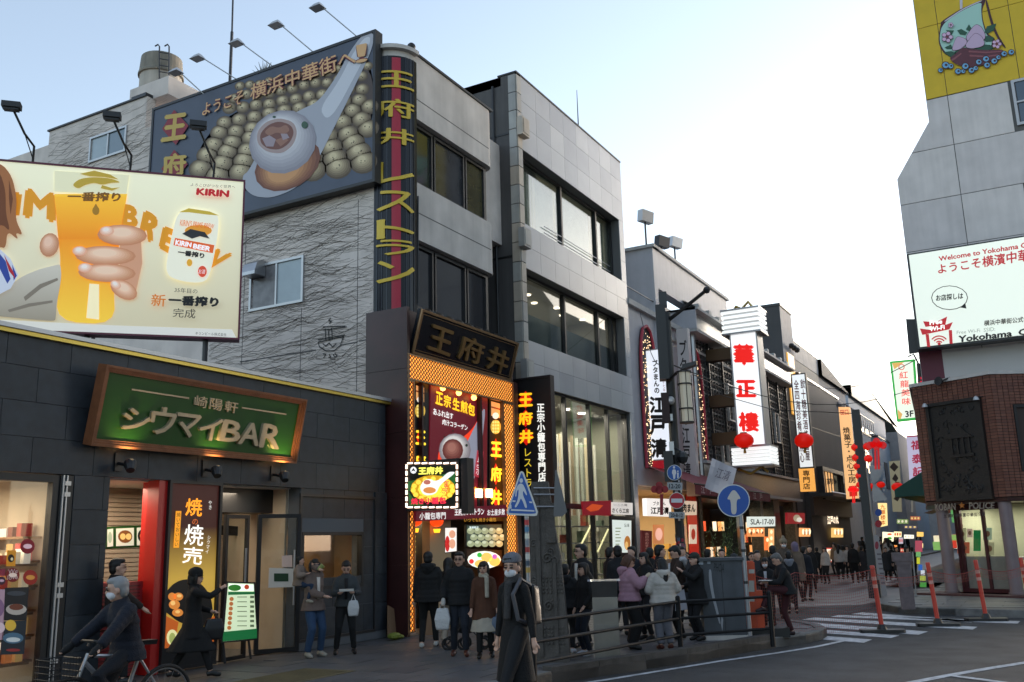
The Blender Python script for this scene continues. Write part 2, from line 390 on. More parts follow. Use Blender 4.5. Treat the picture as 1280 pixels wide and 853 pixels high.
# ================================================================ DUMPLING BAR (one storey, dark slate)
F = FX(-11.7)
sh = thing('shop_building', 'single-storey dark slate shop with a gold-edged flat roof and green sign', 'shop', (-11.7, 9, 0))
XB = -15.2
def wall(fr, a0, a1, b0, b1, d0, d1, m, p, name='wall', **kw): return box(fr, a0, a1, b0, b1, d0, d1).build(name, m, p, **kw)
wall(F, 3, 15.58, 2.86, 4.70, -.25, -.012, m_grout, sh)
wall(F, 8.42, 9.0, 0, 2.86, -.3, -.012, m_grout, sh)
wall(F, 13.06, 15.58, 0, 1.02, -.3, -.012, m_grout, sh); wall(F, 13.06, 13.12, 1.02, 2.86, -.3, -.012, m_grout, sh); wall(F, 14.9, 15.58, 1.02, 2.86, -.3, -.012, m_grout, sh); wall(F, 13.12, 14.9, 2.06, 2.86, -.3, -.012, m_grout, sh)
rects(sh, F, bond(3, 15.58, 2.85, 4.74, .95, .4725), m_stone, 'stone_panel', -.012, .012)
rects(sh, F, bond(8.42, 9.0, 0, 2.85, .95, .475), m_stone, 'stone_panel', -.012, .012)
rects(sh, F, bond(13.06, 15.2, .15, 2.85, .62, .54, holes=[(13.12, 14.9, 1.0, 2.1)]), m_stone, 'stone_panel', -.03, -.006)
rects(sh, F, [(15.22, 15.6, .15+k*.54, .69+k*.54) for k in range(5)], m_stone, 'stone_panel', -.012, .04)
wall(F, 13.06, 15.6, 0, .15, -.012, .03, m_grout, sh, 'plinth')
m_gold = mat('brass_trim', (.55, .4, .08), rough=.35, metal=.7)
wall(F, 3, 15.82, 4.74, 4.80, -.5, .1, m_alu, sh, 'coping'); wall(F, 3, 15.82, 4.68, 4.735, -.1, .07, m_gold, sh, 'trim')
wall(F, 3, 15.6, 4.60, 4.68, -8, -.26, mat('roof_grey', (.1, .1, .1)), sh, 'roof')
m_int = mat('interior_cream', (.55, .45, .33), rough=.8, var=.06); m_flr = mat('interior_floor', (.35, .27, .2), rough=.4)
wall(F, 3, 13, 0, 2.84, -3.6, -3.5, m_int, sh, 'back_wall'); wall(F, 3, 13.1, 2.84, 2.86, -3.5, -.26, mat('interior_ceiling', (.6, .58, .54)), sh, 'ceiling')
wall(F, 3, 8.3, .0, .012, -3.5, -.1, m_flr, sh, 'floor'); wall(F, 8.44, 15, .0, .012, -3.5, -.35, mat('entry_floor', (.18, .17, .16), rough=.4), sh, 'floor')
wall(F, 8.42, 8.52, .012, 2.84, -3.5, -.31, m_int, sh, 'partition'); wall(F, 13.0, 13.06, .012, 2.84, -3.5, -.31, m_int, sh, 'partition'); wall(F, 10.0, 10.08, .012, 2.84, -.5, -.31, mat('red_paint', (.5, .015, .012), rough=.4), sh, 'partition')
m_sid = mat('louvre_cream', (.52, .42, .32), rough=.6)
for k in range(34): box(F, 8.55, 12.95, .2+k*.075, .26+k*.075, -1.75, -1.71).build('slat', m_sid, sh)
wall(F, 8.53, 12.98, .012, 2.84, -1.9, -1.76, m_int, sh, 'back_wall')
for u_, d_ in ((5.6, -1.0), (6.6, -1.6), (7.4, -1.0), (7.6, -2.4), (9.3, -1.2), (9.7, -2.2), (11.5, -.7), (12.2, -.9), (6.2, -2.6)):
    flamp(sh, F.pt(u_, 2.838, d_))
arealight(F.pt(6.4, 2.75, -1.8), 2.6, 48, parent=sh); arealight(F.pt(9.6, 2.75, -.9), .8, 10, parent=sh); arealight(F.pt(11.8, 2.75, -.9), 1.2, 11, parent=sh, sy=.6)
# red jamb and window frames
wall(F, 9.9, 10.06, 0.0, 2.85, -.28, -.02, mat('red_paint'), sh, 'red_jamb')
frame(F, 3, 8.22, .05, 2.84, .10, -.14, -.02).box(F, 8.22, 8.42, 0, 2.84, -.2, .0).build('window_frame', m_black, sh)
for z in (.35, 1.2, 1.34, 2.55, 2.7): box(F, 8.27, 8.36, z, z+.06, 0, .03).build('hinge', m_alu, sh)
box(F, 3.1, 8.12, .15, 2.74, -.085, -.075).build('window_pane', g_store, sh)
for z0, z1, u0 in ((.0, 2.84, 8.245), (.0, 2.84, 8.30)): box(F, u0, u0+.02, z0, z1, .0, .02).build('track', m_alu, sh)
# posters stuck on the left window
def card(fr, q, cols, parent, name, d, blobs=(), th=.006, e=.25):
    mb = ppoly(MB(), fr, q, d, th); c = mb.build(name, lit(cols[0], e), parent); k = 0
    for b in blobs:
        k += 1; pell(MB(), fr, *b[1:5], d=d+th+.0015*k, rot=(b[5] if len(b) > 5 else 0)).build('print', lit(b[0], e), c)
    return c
Fw = F
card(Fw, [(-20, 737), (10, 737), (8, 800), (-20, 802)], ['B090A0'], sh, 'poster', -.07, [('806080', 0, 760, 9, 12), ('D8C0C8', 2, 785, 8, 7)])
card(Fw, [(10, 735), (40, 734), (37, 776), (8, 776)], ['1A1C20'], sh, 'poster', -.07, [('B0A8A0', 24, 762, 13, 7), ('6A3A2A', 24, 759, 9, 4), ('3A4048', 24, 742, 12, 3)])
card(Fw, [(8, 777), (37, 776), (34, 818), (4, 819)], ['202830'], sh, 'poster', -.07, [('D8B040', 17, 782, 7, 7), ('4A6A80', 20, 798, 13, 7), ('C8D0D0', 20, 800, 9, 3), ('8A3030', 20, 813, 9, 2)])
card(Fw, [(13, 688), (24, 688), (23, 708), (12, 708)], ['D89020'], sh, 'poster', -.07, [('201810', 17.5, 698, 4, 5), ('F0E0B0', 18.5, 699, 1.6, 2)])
for (cx, cy, r_, c1, c2) in ((38.5, 683, 9, '7A1020', 'E8C0C8'), (20, 719, 8.5, '701418', 'E8D0C0'), (42, 722, 9, '8A2018', 'D09040'), (6, 726, 5, '3A2030', 'C0A0B0')):
    st_ = pell(MB(), F, cx, cy, r_, r_*1.05, d=-.072, th=.004).build('sticker', lit(c1, .3), sh)
    pell(MB(), F, cx, cy, r_*.62, r_*.34, d=-.066).build('print', lit(c2, .3), st_)
ptext('We\nlove', F, [(14, 712), (27, 711), (26, 724), (13, 725)], ink('F0D8D0'), sh, d=-.064)
# clock and grid inside
ck = thing('wall_clock', 'round white wall clock on the wire grid inside the left shop window', 'clock', F.pt(7.3, 1.9, -1.2))
Fi = F.up(-1.2); cc = Fi.px(22.5, 677); rr = .13
MB().lathe(Fi.pt(*cc), [(rr, 0), (rr, .03), (rr*.9, .035)], 24, ax=(1, 0, 0)).build('rim', mat('clock_rim', (.45, .4, .35)), ck)
MB().ell(Fi, cc, rr*.88, rr*.88, .04, n=24).build('dial', mat('clock_dial', (.8, .76, .68)), ck)
MB().box(Fi, cc[0]-.006, cc[0]+.006, cc[1], cc[1]+.09, .044, .048).box(Fi, cc[0], cc[0]+.06, cc[1]-.005, cc[1]+.005, .044, .048).build('hand', m_black, ck)
wg = thing('wire_grid', 'wire display grid behind the left shop window', 'display grid', F.pt(7, 1, -1.35)); mb = MB()
for k in range(14): mb.box(F, 6.3+k*.1, 6.31+k*.1, 1.0, 2.15, -1.36, -1.35)
for k in range(12): mb.box(F, 6.3, 7.6, 1.0+k*.1, 1.01+k*.1, -1.37, -1.36)
mb.build('wires', m_alu, wg, kind='stuff')
for k in (6.3, 7.6): box(F, k, k+.03, .02, 2.3, -1.4, -1.37).build('upright', m_alu, wg)
sf = thing('display_shelf', 'wooden shelf with small goods beside the left window frame', 'shelf', F.pt(7.9, 0, -.7))
for k in range(5):
    s_ = box(F, 6.8, 8.2, .35+k*.32, .38+k*.32, -.9, -.35).build('shelf_board', mat('shelf_wood', (.3, .16, .07)), sf)
    for j in range(9): box(F, 6.9+j*.15, 7.0+j*.15, .38+k*.32, .50+k*.32+.04*(j % 3), -.7, -.5).build('goods', lit(rnd.choice(['A03020', 'C8A060', 'E0D0B0', '703020', 'D88040', 'F0E8D8', '904060']), .35), s_)  # shelf light is put into the goods as a weak glow
FPt = FY(8.41)
for k in range(6):
    s_ = box(FPt, -15.0, -12.3, .35+k*.33, .38+k*.33, 0, .28).build('shelf_board', mat('shelf_wood'), sf)
    for j in range(13): x_ = -14.95+j*.2; box(FPt, x_, x_+rnd.uniform(.1, .17), .38+k*.33, .46+k*.33+rnd.uniform(.02, .17), .05, .22).build('goods', lit(rnd.choice(['A03020', 'C8A060', 'E0D0B0', '703020', 'D88040', 'F0E8D8', '904060', '508050', 'C04848']), .3), s_)  # these goods carry the same added glow in their colours
# counter opening: red crates, menu pictures
cr = thing('red_crate_stack', 'stack of red plastic crates behind the counter opening', 'crates', F.pt(9.5, 0, -.5))
for k in range(4):
    c_ = box(F, 9.05, 9.85, .02+k*.34, .33+k*.34, -.7, -.2).build('crate', mat('red_plastic', (.28, .015, .02), rough=.4), cr)
    for j in range(5): box(F, 9.1, 9.8, .06+k*.34+j*.05, .08+k*.34+j*.05, -.2, -.19).build('rib', mat('red_plastic_dark', (.14, .01, .012), rough=.4), c_)
mp_ = thing('menu_board', 'green framed menu board with two dumpling pictures inside the counter', 'menu board', F.pt(9.4, 1.9, -.9))
Fm = F.up(-.9); ppoly(MB(), Fm, [(133, 659), (191, 656), (191, 684), (133, 686)], -.03, .03).build('frame', ink('1E5A20'), mp_)
for q, bl in (([(145, 661), (167, 660), (167, 682), (145, 683)], [('7A4A20', 156, 671, 9, 8), ('E8C070', 153, 671, 3.5, 4), ('E8C070', 160, 671, 3.5, 4)]), ([(171, 660), (189, 658), (189, 681), (171, 682)], [('181818', 180, 670, 8.5, 9), ('C87040', 180, 670, 6, 5)]), ([(134, 662), (141, 661), (141, 683), (134, 684)], [('A0B090', 137, 672, 2.5, 7)])):
    card(Fm, q, ['D8D8C0'], mp_, 'picture', .002, bl, e=.8)
# pier light banner
bn = thing('lit_banner', 'tall backlit brown and yellow banner reading 焼売 beside the shop entrance', 'banner sign', F.pt(10.6, 0, .02))
frame(F, 10.06, 11.14, .02, 2.86, .05, -.12, .04).box(F, 10.11, 11.09, .05, .36, -.1, .035).build('frame', m_black, bn)
box(F, 10.11, 11.09, .36, 2.82, -.08, .0).build('light_panel', lit('3A1A12', .35), bn)
pb = Print(F, bn, .003)
m_grad = mat('banner_gradient', 'B08820', emit=.8)
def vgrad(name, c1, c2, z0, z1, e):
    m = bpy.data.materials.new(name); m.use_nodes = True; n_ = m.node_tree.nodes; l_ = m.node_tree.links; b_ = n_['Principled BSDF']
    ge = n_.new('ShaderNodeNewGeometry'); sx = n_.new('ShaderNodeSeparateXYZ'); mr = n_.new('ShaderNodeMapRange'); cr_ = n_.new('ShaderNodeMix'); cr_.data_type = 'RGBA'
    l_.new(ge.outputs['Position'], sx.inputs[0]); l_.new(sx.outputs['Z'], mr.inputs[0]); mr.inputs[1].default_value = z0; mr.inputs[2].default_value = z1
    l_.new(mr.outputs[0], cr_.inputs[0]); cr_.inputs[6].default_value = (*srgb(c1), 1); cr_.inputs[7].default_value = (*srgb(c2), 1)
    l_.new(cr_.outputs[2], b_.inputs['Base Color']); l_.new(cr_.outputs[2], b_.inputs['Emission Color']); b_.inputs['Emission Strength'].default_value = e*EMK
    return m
pb.layer(vgrad('banner_print', 'C8A040', '38140E', 1.35, 2.15, .7), lambda mb, d: mb.box(F, 10.12, 11.08, .37, 2.81, d-.003, d))
pb.text('焼', [(232, 623), (253, 623), (252, 646), (231, 645)], lit('FF9A20', 1.2), bold=.02)
pb.text('の', [(240, 649), (247, 649), (247, 656), (240, 656)], lit('E07030', .8))
pb.text('焼', [(231, 655), (255, 657), (253, 683), (229, 681)], lit('F8F4E8', 1.2), bold=.01)
pb.text('売', [(229, 683), (254, 685), (251, 707), (227, 704)], lit('F8F4E8', 1.2), bold=.01)
pb.text('シウマイ', [(259, 670), (263, 670), (260, 692), (256, 692)], lit('F8F4E8', .9), vert=True)
pb.text('やき', [(260, 626), (264, 626), (264, 637), (260, 637)], lit('F8F4E8', .9), vert=True)
pb.polys(lit('F09A20', .9), [[(219, 639), (226, 639), (223, 685), (216, 685)]]); pb.text('焼いておいしい', [(220, 641), (225, 641), (222, 683), (217, 683)], lit('503010', .4), vert=True)
pb.polys(lit('14100E', .2), [[(207+26+32*math.cos(t)*1.0, 762+38*math.sin(t)) for t in [math.pi*(1+k/10) for k in range(11)]]+[(265, 770), (255, 785), (225, 780), (206, 765)]])
pb.ells(lit('E08838', .7), [(217, 756, 7, 6), (222, 746, 6, 5), (214, 746, 5, 5), (221, 766, 7, 5), (252, 742, 5, 4)])
pb.ells(lit('F4C070', .8), [(215, 754, 3, 3), (223, 745, 3, 2), (221, 765, 3, 2)])
pb.polys(lit('C86020', .6), [[(206, 770), (222, 778), (216, 811), (203, 811)], [(258, 775), (268, 770), (266, 806), (255, 806)]])
pb.ells(lit('E8E0A0', .8), [(214, 797, 7, 10)]); pb.ells(lit('A8B060', .7), [(214, 798, 4, 7)])
# entrance: door frames, glass, header, handle, sign on stand
en = F.up(-.0)
box(F, 11.14, 13.06, 2.42, 2.85, -1.2, -.62).build('header', m_dark, sh); box(F, 11.14, 13.06, 2.855, 2.858, -1.2, -.26).build('soffit', m_dark, sh)
dr = thing('entrance_door', 'open black framed glass door with pull handle beside the lit banner', 'door', F.pt(11.2, 0, -.1))
Fd = FA((-11.75, 11.3, 0), R(-8)); frame(Fd, 0, .62, .02, 2.35, .06, -.03, .03).build('frame', m_black, dr)
box(Fd, .06, .56, .08, 2.29, -.005, .005).build('pane', g_store, dr); MB().tube([Fd.pt(.5, .9, .06), Fd.pt(.5, 1.8, .06)], .018).build('handle', m_stl, dr)
d2 = thing('glass_door', 'black framed glass door with a notice panel right of the entrance', 'door', F.pt(12.6, 0, -.3))
Fe = FA((-12.05, 12.35, 0), R(30)); frame(Fe, 0, .78, .02, 2.38, .07, -.03, .03).build('frame', m_black, d2)
box(Fe, .07, .71, .09, 2.31, -.005, .005).build('pane', g_store, d2); MB().tube([Fe.pt(.66, .8, .06), Fe.pt(.66, 1.75, .06)], .018).build('handle', m_stl, d2)
nt_ = ppoly(MB(), Fe, [(336, 710), (367, 711), (366, 734), (335, 735)], .01, .01).build('notice', mat('paper', (.55, .52, .46)), d2)
ppoly(MB(), Fe, [(342, 717), (360, 717), (360, 727), (342, 727)], .024).build('print', ink('1C3A20'), nt_)
ppoly(MB(), Fe, [(352, 695), (365, 694), (365, 709), (352, 709)], .01, .006).build('notice', mat('paper_pink', (.6, .45, .38)), d2)
# slanted wide panel behind the opening with sign
ppoly(MB(), F.up(-1.5), [(255, 655), (316, 660), (316, 671), (255, 668)], 0, .02).build('hanging_sign', ink('1A1A1C'), sh)
# menu stand
ms = thing('menu_stand', 'green and white illuminated menu board on a stand in the entrance', 'menu board', F.pt(11.8, 0, -.25))
Fs = Fr((-11.55, 0, 0), (0, 1, 0), (-.06, 0, 1), (1, 0, .06))
ppoly(MB(), Fs, [(282, 727), (319, 728), (323, 800), (276, 804)], -.05, .05).build('frame', ink('201414'), ms)
pb = Print(Fs, ms, .002)
pb.polys(lit('D8E8C0', .75), [[(285, 729), (317, 730), (321, 798), (279, 802)]]); pb.polys(lit('18703A', .55), [[(279, 790), (321, 786), (321, 798), (278, 802)], [(285, 740), (318, 740), (318, 743), (285, 744)]])
pb.polys(lit('F8FFF0', .9), [[(286, 730), (317, 731), (317, 739), (286, 739)]]); pb.ells(lit('2A7A20', .6), [(293, 735, 8, 4)]); pb.ells(lit('C04020', .7), [(308, 734, 3, 3)])
pb.ells(lit('C07038', .6), [(289-k*.5, 749+k*6, 2.6, 2.6) for k in range(7)])
pb.polys(lit('708060', .4), [[(296, 746+k*6), (308, 746+k*6), (308, 747+k*6), (296, 747+k*6)] for k in range(7)]+[[(312, 745+k*6), (317, 745+k*6), (317, 748+k*6), (312, 748+k*6)] for k in range(7)])
MB().tube([Fs.pt(*Fs.px(284, 800), -.1), (-11.6, Fs.px(284, 800)[0], 0.013)], .02).tube([Fs.pt(*Fs.px(316, 798), -.1), (-11.6, Fs.px(316, 798)[0], 0.013)], .02).build('leg', m_black, ms)
# right window of the bar
rw = thing('shop_window', 'square lit window with black frame in the slate wall right of the door', 'window', F.pt(14, 1.5, 0))
frame(F, 13.12, 14.9, 1.02, 2.06, .06, -.12, .0).build('frame', m_black, rw); box(F, 13.18, 14.84, 1.08, 2.0, -.07, -.06).build('pane', g_store, rw)
box(F, 13.1, 15.5, .4, 2.4, -1.3, -1.2).box(F, 15.45, 15.55, .4, 2.4, -1.2, -.3).build('back_wall', mat('amber_wall', (.32, .2, .1)), rw); box(F, 13.1, 15.4, 2.2, 2.24, -1.19, -.3).build('ceiling', m_int, rw)
box(F, 13.1, 15.4, .8, .84, -1.19, -.31).build('sill', m_int, rw)
for k in (13.5, 14.3): flamp(rw, F.pt(k, 2.2, -.9))
arealight(F.pt(14.1, 2.15, -.7), .5, 2.2, (1, .75, .45), parent=rw)
frame(F, 13.02, 15.26, .14, 2.75, .05, -.004, .035).build('surround', m_dark, rw)
# green sign, leaning out at the top
gs = thing('green_sign', 'large green wood-framed sign with raised シウマイBAR lettering over the entrance', 'sign', F.pt(10.7, 3.8, .1))
Fg = Fr((-11.56, 0, 3.26), (0, 1, 0), (.2, 0, 1), (1, 0, -.2))
TL, TR, BR, BL = Fg.px(133, 455), Fg.px(387, 501), Fg.px(361, 579), Fg.px(107, 556)
u0, u1, v0, v1 = (TL[0]+BL[0])/2, (TR[0]+BR[0])/2, (BL[1]+BR[1])/2, (TL[1]+TR[1])/2
m_wood = mat('sign_wood', (.23, .085, .035), rough=.4, var=.25, vscale=8, streak=.3)
box(Fg, u0+.1, u1-.1, v0+.1, v1-.1, -.1, -.02).build('board', mat('sign_green', (.013, .075, .010), rough=.35), gs)
fo = MB()
for k, (w_, d_) in enumerate(((0, .07), (.032, .045), (.064, .02))): frame_ = frame(Fg, u0+w_, u1-w_, v0+w_, v1-w_, .035, -.12+.004*k, d_); fo.add(frame_.v, frame_.f)
fo.build('frame', m_wood, gs)
m_let = mat('letter_bronze', (.66, .54, .36), rough=.25, metal=.6)
for ch, x0, x1, y0, y1, dy in (('シ', 152, 187, 508, 538, 6), ('ウ', 187, 219, 507, 543, 4), ('マ', 218, 249, 515, 546, 4), ('イ', 248, 276, 520, 550, 4), ('B', 275, 301, 524, 552, 3), ('A', 299, 325, 527, 556, 3), ('R', 325, 351, 529, 560, 3)):
    ptext(ch, Fg, [(x0+3, y0), (x1+2, y0+dy), (x1-4, y1+dy*.6), (x0-4, y1-dy*.4)], m_let, gs, name='letter', d=-.02, th=.06, bold=.02)
for ch, x0 in (('崎', 243), ('陽', 262), ('軒', 281)): ptext(ch, Fg, [(x0+1, 494+(x0-243)*.17), (x0+17, 497+(x0-243)*.17), (x0+15, 511+(x0-243)*.17), (x0-1, 508+(x0-243)*.17)], m_let, gs, name='letter', d=-.02, th=.03, bold=.01)
for a, b in (((165, 486), (236, 499)), ((303, 509), (358, 519))):
    A, B = Fg.px(*a), Fg.px(*b); box(Fg, A[0], B[0], (A[1]+B[1])/2-.012, (A[1]+B[1])/2+.012, -.02, .0).build('rule', m_let, gs)
for k, uu in enumerate((9.1, 10.75, 12.3)):
    sp = thing('spotlight', ['black uplight under the left end of the green sign', 'black uplight under the middle of the green sign', 'lit uplight under the right end of the green sign'][k], 'lamp', F.pt(uu, 3.0, .1), 'uplights under the green sign')
    box(F, uu-.06, uu+.06, 2.94, 3.2, .012, .04).build('bracket', m_black, sp)
    MB().tube([F.pt(uu, 3.05, .04), F.pt(uu, 3.02, .2)], .025).build('arm', m_black, sp)
    MB().lathe(F.pt(uu, 2.98, .3), [(.06, -.06), (.085, .02), (.09, .09)], 12, ax=(-.55, .35, .9)).build('head', m_black, sp)
    MB().lathe(F.pt(uu, 2.98, .3)+Vector((-.55, .35, .9)).normalized()*.092, [(.075, 0), (.075, .006)], 12, ax=(-.55, .35, .9)).build('lens', lit('FFC060', 6 if k == 2 else 2), sp)
    l = bpy.data.lights.new('spot', 'SPOT'); l.energy = 14 if k == 2 else 9; l.spot_size = R(100); l.spot_blend = .8; l.color = (1, .68, .3); l.shadow_soft_size = .05
    o = bpy.data.objects.new('bulb', l); COL.objects.link(o); o.parent = sp; q = F.pt(uu, 3.08, .34); o.location = q-sp.location
    o.rotation_euler = (Vector((.35, 0, -1))).to_track_quat('Z', 'Y').to_euler()
# ================================================================ BEER BILLBOARD on the shop roof
AZK = R(43.5); Fk = FA((-12.5, 12.17, 0), AZK)
kb = thing('beer_billboard', 'wide cream backlit beer billboard with a hand holding a glass, on the shop roof', 'billboard', (-13.6, 11, 4.7))
L0, L1, TRk, BRk = Fk.px(-30, 201), Fk.px(-30, 409), Fk.px(307, 222), Fk.px(298, 425)
zb, zt, ur = BRk[1], (TRk[1]+Fk.px(0, 203)[1])/2, TRk[0]
ul = L0[0]
m_mar = mat('maroon_frame', (.12, .008, .03), rough=.4)
box(Fk, ul, ur, zb, zt, -.28, -.03).build('cabinet', m_mar, kb)
frame(Fk, ul, ur, zb, zt, .035, -.03, .015).build('frame', m_mar, kb)
m_kb = vgrad('billboard_face', 'D8CBA8', 'FFFBD8', zb, zt, .42)  # the brighter top of the lit face is put into this gradient
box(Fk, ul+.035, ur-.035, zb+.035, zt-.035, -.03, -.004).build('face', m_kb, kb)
klit = lambda c, e=1.: lit(c, round(e*.62, 2))
pb = Print(Fk, kb, .0)
e_ = .5
pb.polys(klit('ECE8DC', .6), [[(145, 407), (290, 412), (296, 424), (60, 414), (0, 407), (0, 400)]])
for t_, q in (('I', [(14, 240), (28, 241), (24, 272), (10, 271)]), ('M', [(32, 235), (70, 242), (70, 279), (28, 272)]), ('B', [(154, 255), (174, 258), (172, 288), (150, 283)]), ('R', [(180, 262), (207, 275), (190, 304), (172, 298)]), ('E', [(204, 282), (226, 291), (212, 318), (198, 310)]), ('W', [(255, 305), (292, 318), (266, 342), (250, 322)])):
    pb.text(t_, q, klit('F0A018', e_), bold=.06)
# beer glass
pb.polys(klit('F5F0C8', .6), [[(68, 214), (162, 219), (158, 245), (68, 240)]])
pb.polys(vgrad('beer', 'FFD040', 'F0900C', Fk.px(110, 406)[1], Fk.px(110, 290)[1], .5), [[(68, 243), (159, 243), (153, 275), (146, 330), (142, 352), (144, 406), (70, 402), (74, 350), (76, 325), (72, 290)]])
pb.polys(klit('FFC838', .8), [[(68, 243), (159, 243), (157, 256), (70, 262)]]); pb.polys(vgrad('beer_top', 'F0900C', 'FFC030', Fk.px(110, 300)[1], Fk.px(110, 246)[1], .5), [[(69, 246), (158.5, 246), (153, 275), (150, 298), (74, 300), (72, 290)]])
pb.polys(klit('FFF0C0', .8), [[(112, 355), (124, 356), (124, 400), (108, 398)]])
pb.text('一番搾り', [(85, 240), (152, 241), (150, 253), (84, 252)], klit('8A5A10', .3), bold=.04)
pb.ells(klit('B08020', .5), [(120, 264, 4.5, 5.5)]); pb.polys(klit('B08020', .5), [[(116, 262), (120, 255), (124, 262)]])
pb.polys(klit('C8A838', .5), [[(90, 232), (100, 224), (118, 222), (140, 224), (152, 229), (140, 229), (128, 232), (118, 229), (106, 232), (98, 237)], [(100, 218), (118, 214), (138, 219), (148, 225), (130, 222), (112, 221)], [(128, 232), (140, 236), (150, 235), (140, 239), (126, 236)]])
# sleeve, hand
pb.polys(vgrad('sleeve', 'A89C88', 'D8D0C0', Fk.px(40, 400)[1], Fk.px(40, 335)[1], .32), [[(-30, 385), (-28, 384), (0, 368), (14, 356), (30, 345), (50, 337), (66, 333), (74, 331), (76, 333), (77, 345), (75, 360), (71, 380), (70, 399), (68, 402), (40, 400), (0, 396), (-28, 394), (-30, 393)]])
pb.polys(lit('8C8070', .28), [[(30, 372), (50, 356), (72, 348), (73, 351), (52, 361), (32, 377)], [(10, 388), (36, 380), (66, 376), (66, 379), (38, 384), (12, 391)]])
sk1, sk2, sk3 = 'E8B088', 'D08F68', 'F5CDB0'
pb.grad([(62, 307, 12, 15, .25)], 'C88A64', 'F6CCB0', 6, .34, k=.12)
pb.polys(lit('E0A480', .34), [[(150, 288), (176, 292), (178, 330), (170, 366), (160, 372), (150, 350)]]); pb.grad([(153, 295, 31, 13, .03), (132, 320.5, 38, 12, .02), (134, 342, 36, 11.5, .03), (155, 363, 18, 11, .5)], 'D08E66', 'FBD6B8', 8, .36, k=.085, sh=(-.02, -.25))
pb.grad([(134, 290, 9, 6), (100, 315, 9, 6), (107, 336, 9, 6), (145, 357, 7, 5, .5)], 'F0B898', 'FFF0E4', 4, .35, k=.2)
# hair and shirt at the left edge
pb.polys(klit('B07040', .4), [[(-30, 203), (2, 205), (16, 222), (22, 250), (20, 276), (30, 296), (20, 292), (24, 302), (10, 290), (8, 312), (0, 310), (-30, 320)]])
pb.polys(klit('7A4420', .35), [[(-30, 215), (0, 214), (8, 240), (8, 268), (14, 292), (2, 280), (-30, 300)], [(12, 226), (17, 250), (14, 270), (12, 250)]])
pb.polys(klit('D8DCE8', .5), [[(-30, 318), (0, 312), (14, 325), (24, 345), (14, 362), (-30, 385)]]); pb.polys(klit('3048A0', .4), [[(0, 318), (8, 328), (14, 350), (10, 356), (0, 336)], [(16, 332), (22, 346), (18, 352)]]); pb.polys(klit('C02030', .4), [[(6, 320), (18, 342), (20, 350), (12, 340)]])
# can
pb.polys(klit('F8F4DC', .7), [[(225, 267), (235, 262), (260, 265), (274, 270), (272, 300), (262, 348), (252, 355), (232, 354), (212, 348), (207, 336), (214, 300), (220, 275)]])
pb.polys(klit('D8B840', .5), [[(224, 267), (236, 262), (262, 266), (274, 271), (260, 270), (236, 267)]])
pb.polys(klit('F06828', .6), [[(219, 299), (268, 308), (266, 318), (217, 308)]]); pb.text('BEER', [(242, 306), (264, 310), (262, 316), (241, 312)], klit('FFFFFF', .8), bold=.05); pb.text('KIRIN', [(220, 301), (240, 305), (239, 311), (219, 308)], klit('FFFFFF', .8), bold=.05)
pb.text('一番搾り', [(223, 313), (256, 318), (255, 325), (222, 320)], klit('101010', .2), bold=.05)
pb.ells(klit('F0A030', .6), [(248, 290, 17, 7)]); pb.polys(klit('303030', .3), [[(228, 294), (238, 288), (256, 292), (262, 300), (250, 297), (240, 300)]]); pb.ells(klit('F0B030', .6), [(237, 330, 3.5, 4.5)]); pb.ells(klit('E85030', .6), [(253, 341, 5.5, 7)])
pb.text("KIRIN'S PRIME BREW", [(226, 276), (268, 282), (267, 288), (225, 284)], klit('E87830', .6))
pb.text('お酒', [(249, 338), (257, 339), (256, 344), (248, 344)], klit('FFFFFF', .6))
pb.text('KIRIN', [(246, 237), (287, 240), (286, 249), (245, 246)], klit('C81820', .6), bold=.06)
pb.text('よろこびがつなぐ世界へ', [(239, 231), (294, 234), (294, 238), (238, 235)], klit('706858', .3))
pb.text('35年目の', [(219, 361), (247, 363), (247, 369), (218, 367)], klit('403830', .2)); pb.text('新', [(190, 369), (208, 370), (207, 385), (189, 384)], klit('E88020', .5), bold=.01)
pb.text('一番搾り', [(211, 370), (274, 373), (273, 386), (210, 383)], klit('101010', .1), bold=.06); pb.text('完成', [(217, 387), (245, 388), (244, 400), (216, 398)], klit('302820', .1))
pb.text('キリンビール株式会社', [(245, 416), (283, 418), (283, 422), (244, 420)], klit('403830', .1))
for k, xx in enumerate((40, 163, 268)):
    a = Fk.px(xx, 213); lp = thing('billboard_floodlight', ['floodlight arm over the left of the beer billboard', 'floodlight arm over the middle of the beer billboard', 'floodlight arm over the right of the beer billboard'][k], 'lamp', Fk.pt(a[0], zt, -.1), 'floodlights above the beer billboard')
    b = Fk.pt(a[0]-.02, zt-.1, -.1); t2 = Fk.pt(a[0]-.12, zt+.42, .25); t3 = Fk.pt(a[0]-.3, zt+.78, .45)
    MB().tube([b, Fk.pt(a[0], zt+.3, .0), t2, t3], .022, 6).build('arm', m_black, lp)
    MB().tube([Fk.pt(a[0], zt+.05, .0), t2], .01, 5).build('brace', m_black, lp)
    f2 = Fr(t3, Fk.u, Fk.v, Fk.n); box(f2, -.16, .14, -.02, .08, -.03, .16).box(f2, -.13, .11, -.06, -.02, .0, .13).build('head', m_black, lp)
for uu in (ul+1.5, ur-2.6, ur-.6):
    MB().tube([Fk.pt(uu, 4.6, -.15), Fk.pt(uu, zb+.05, -.15)], .05).tube([Fk.pt(uu, 4.6, -1.3), Fk.pt(uu, zb+2, -.25)], .035).build('strut', m_dark, kb)
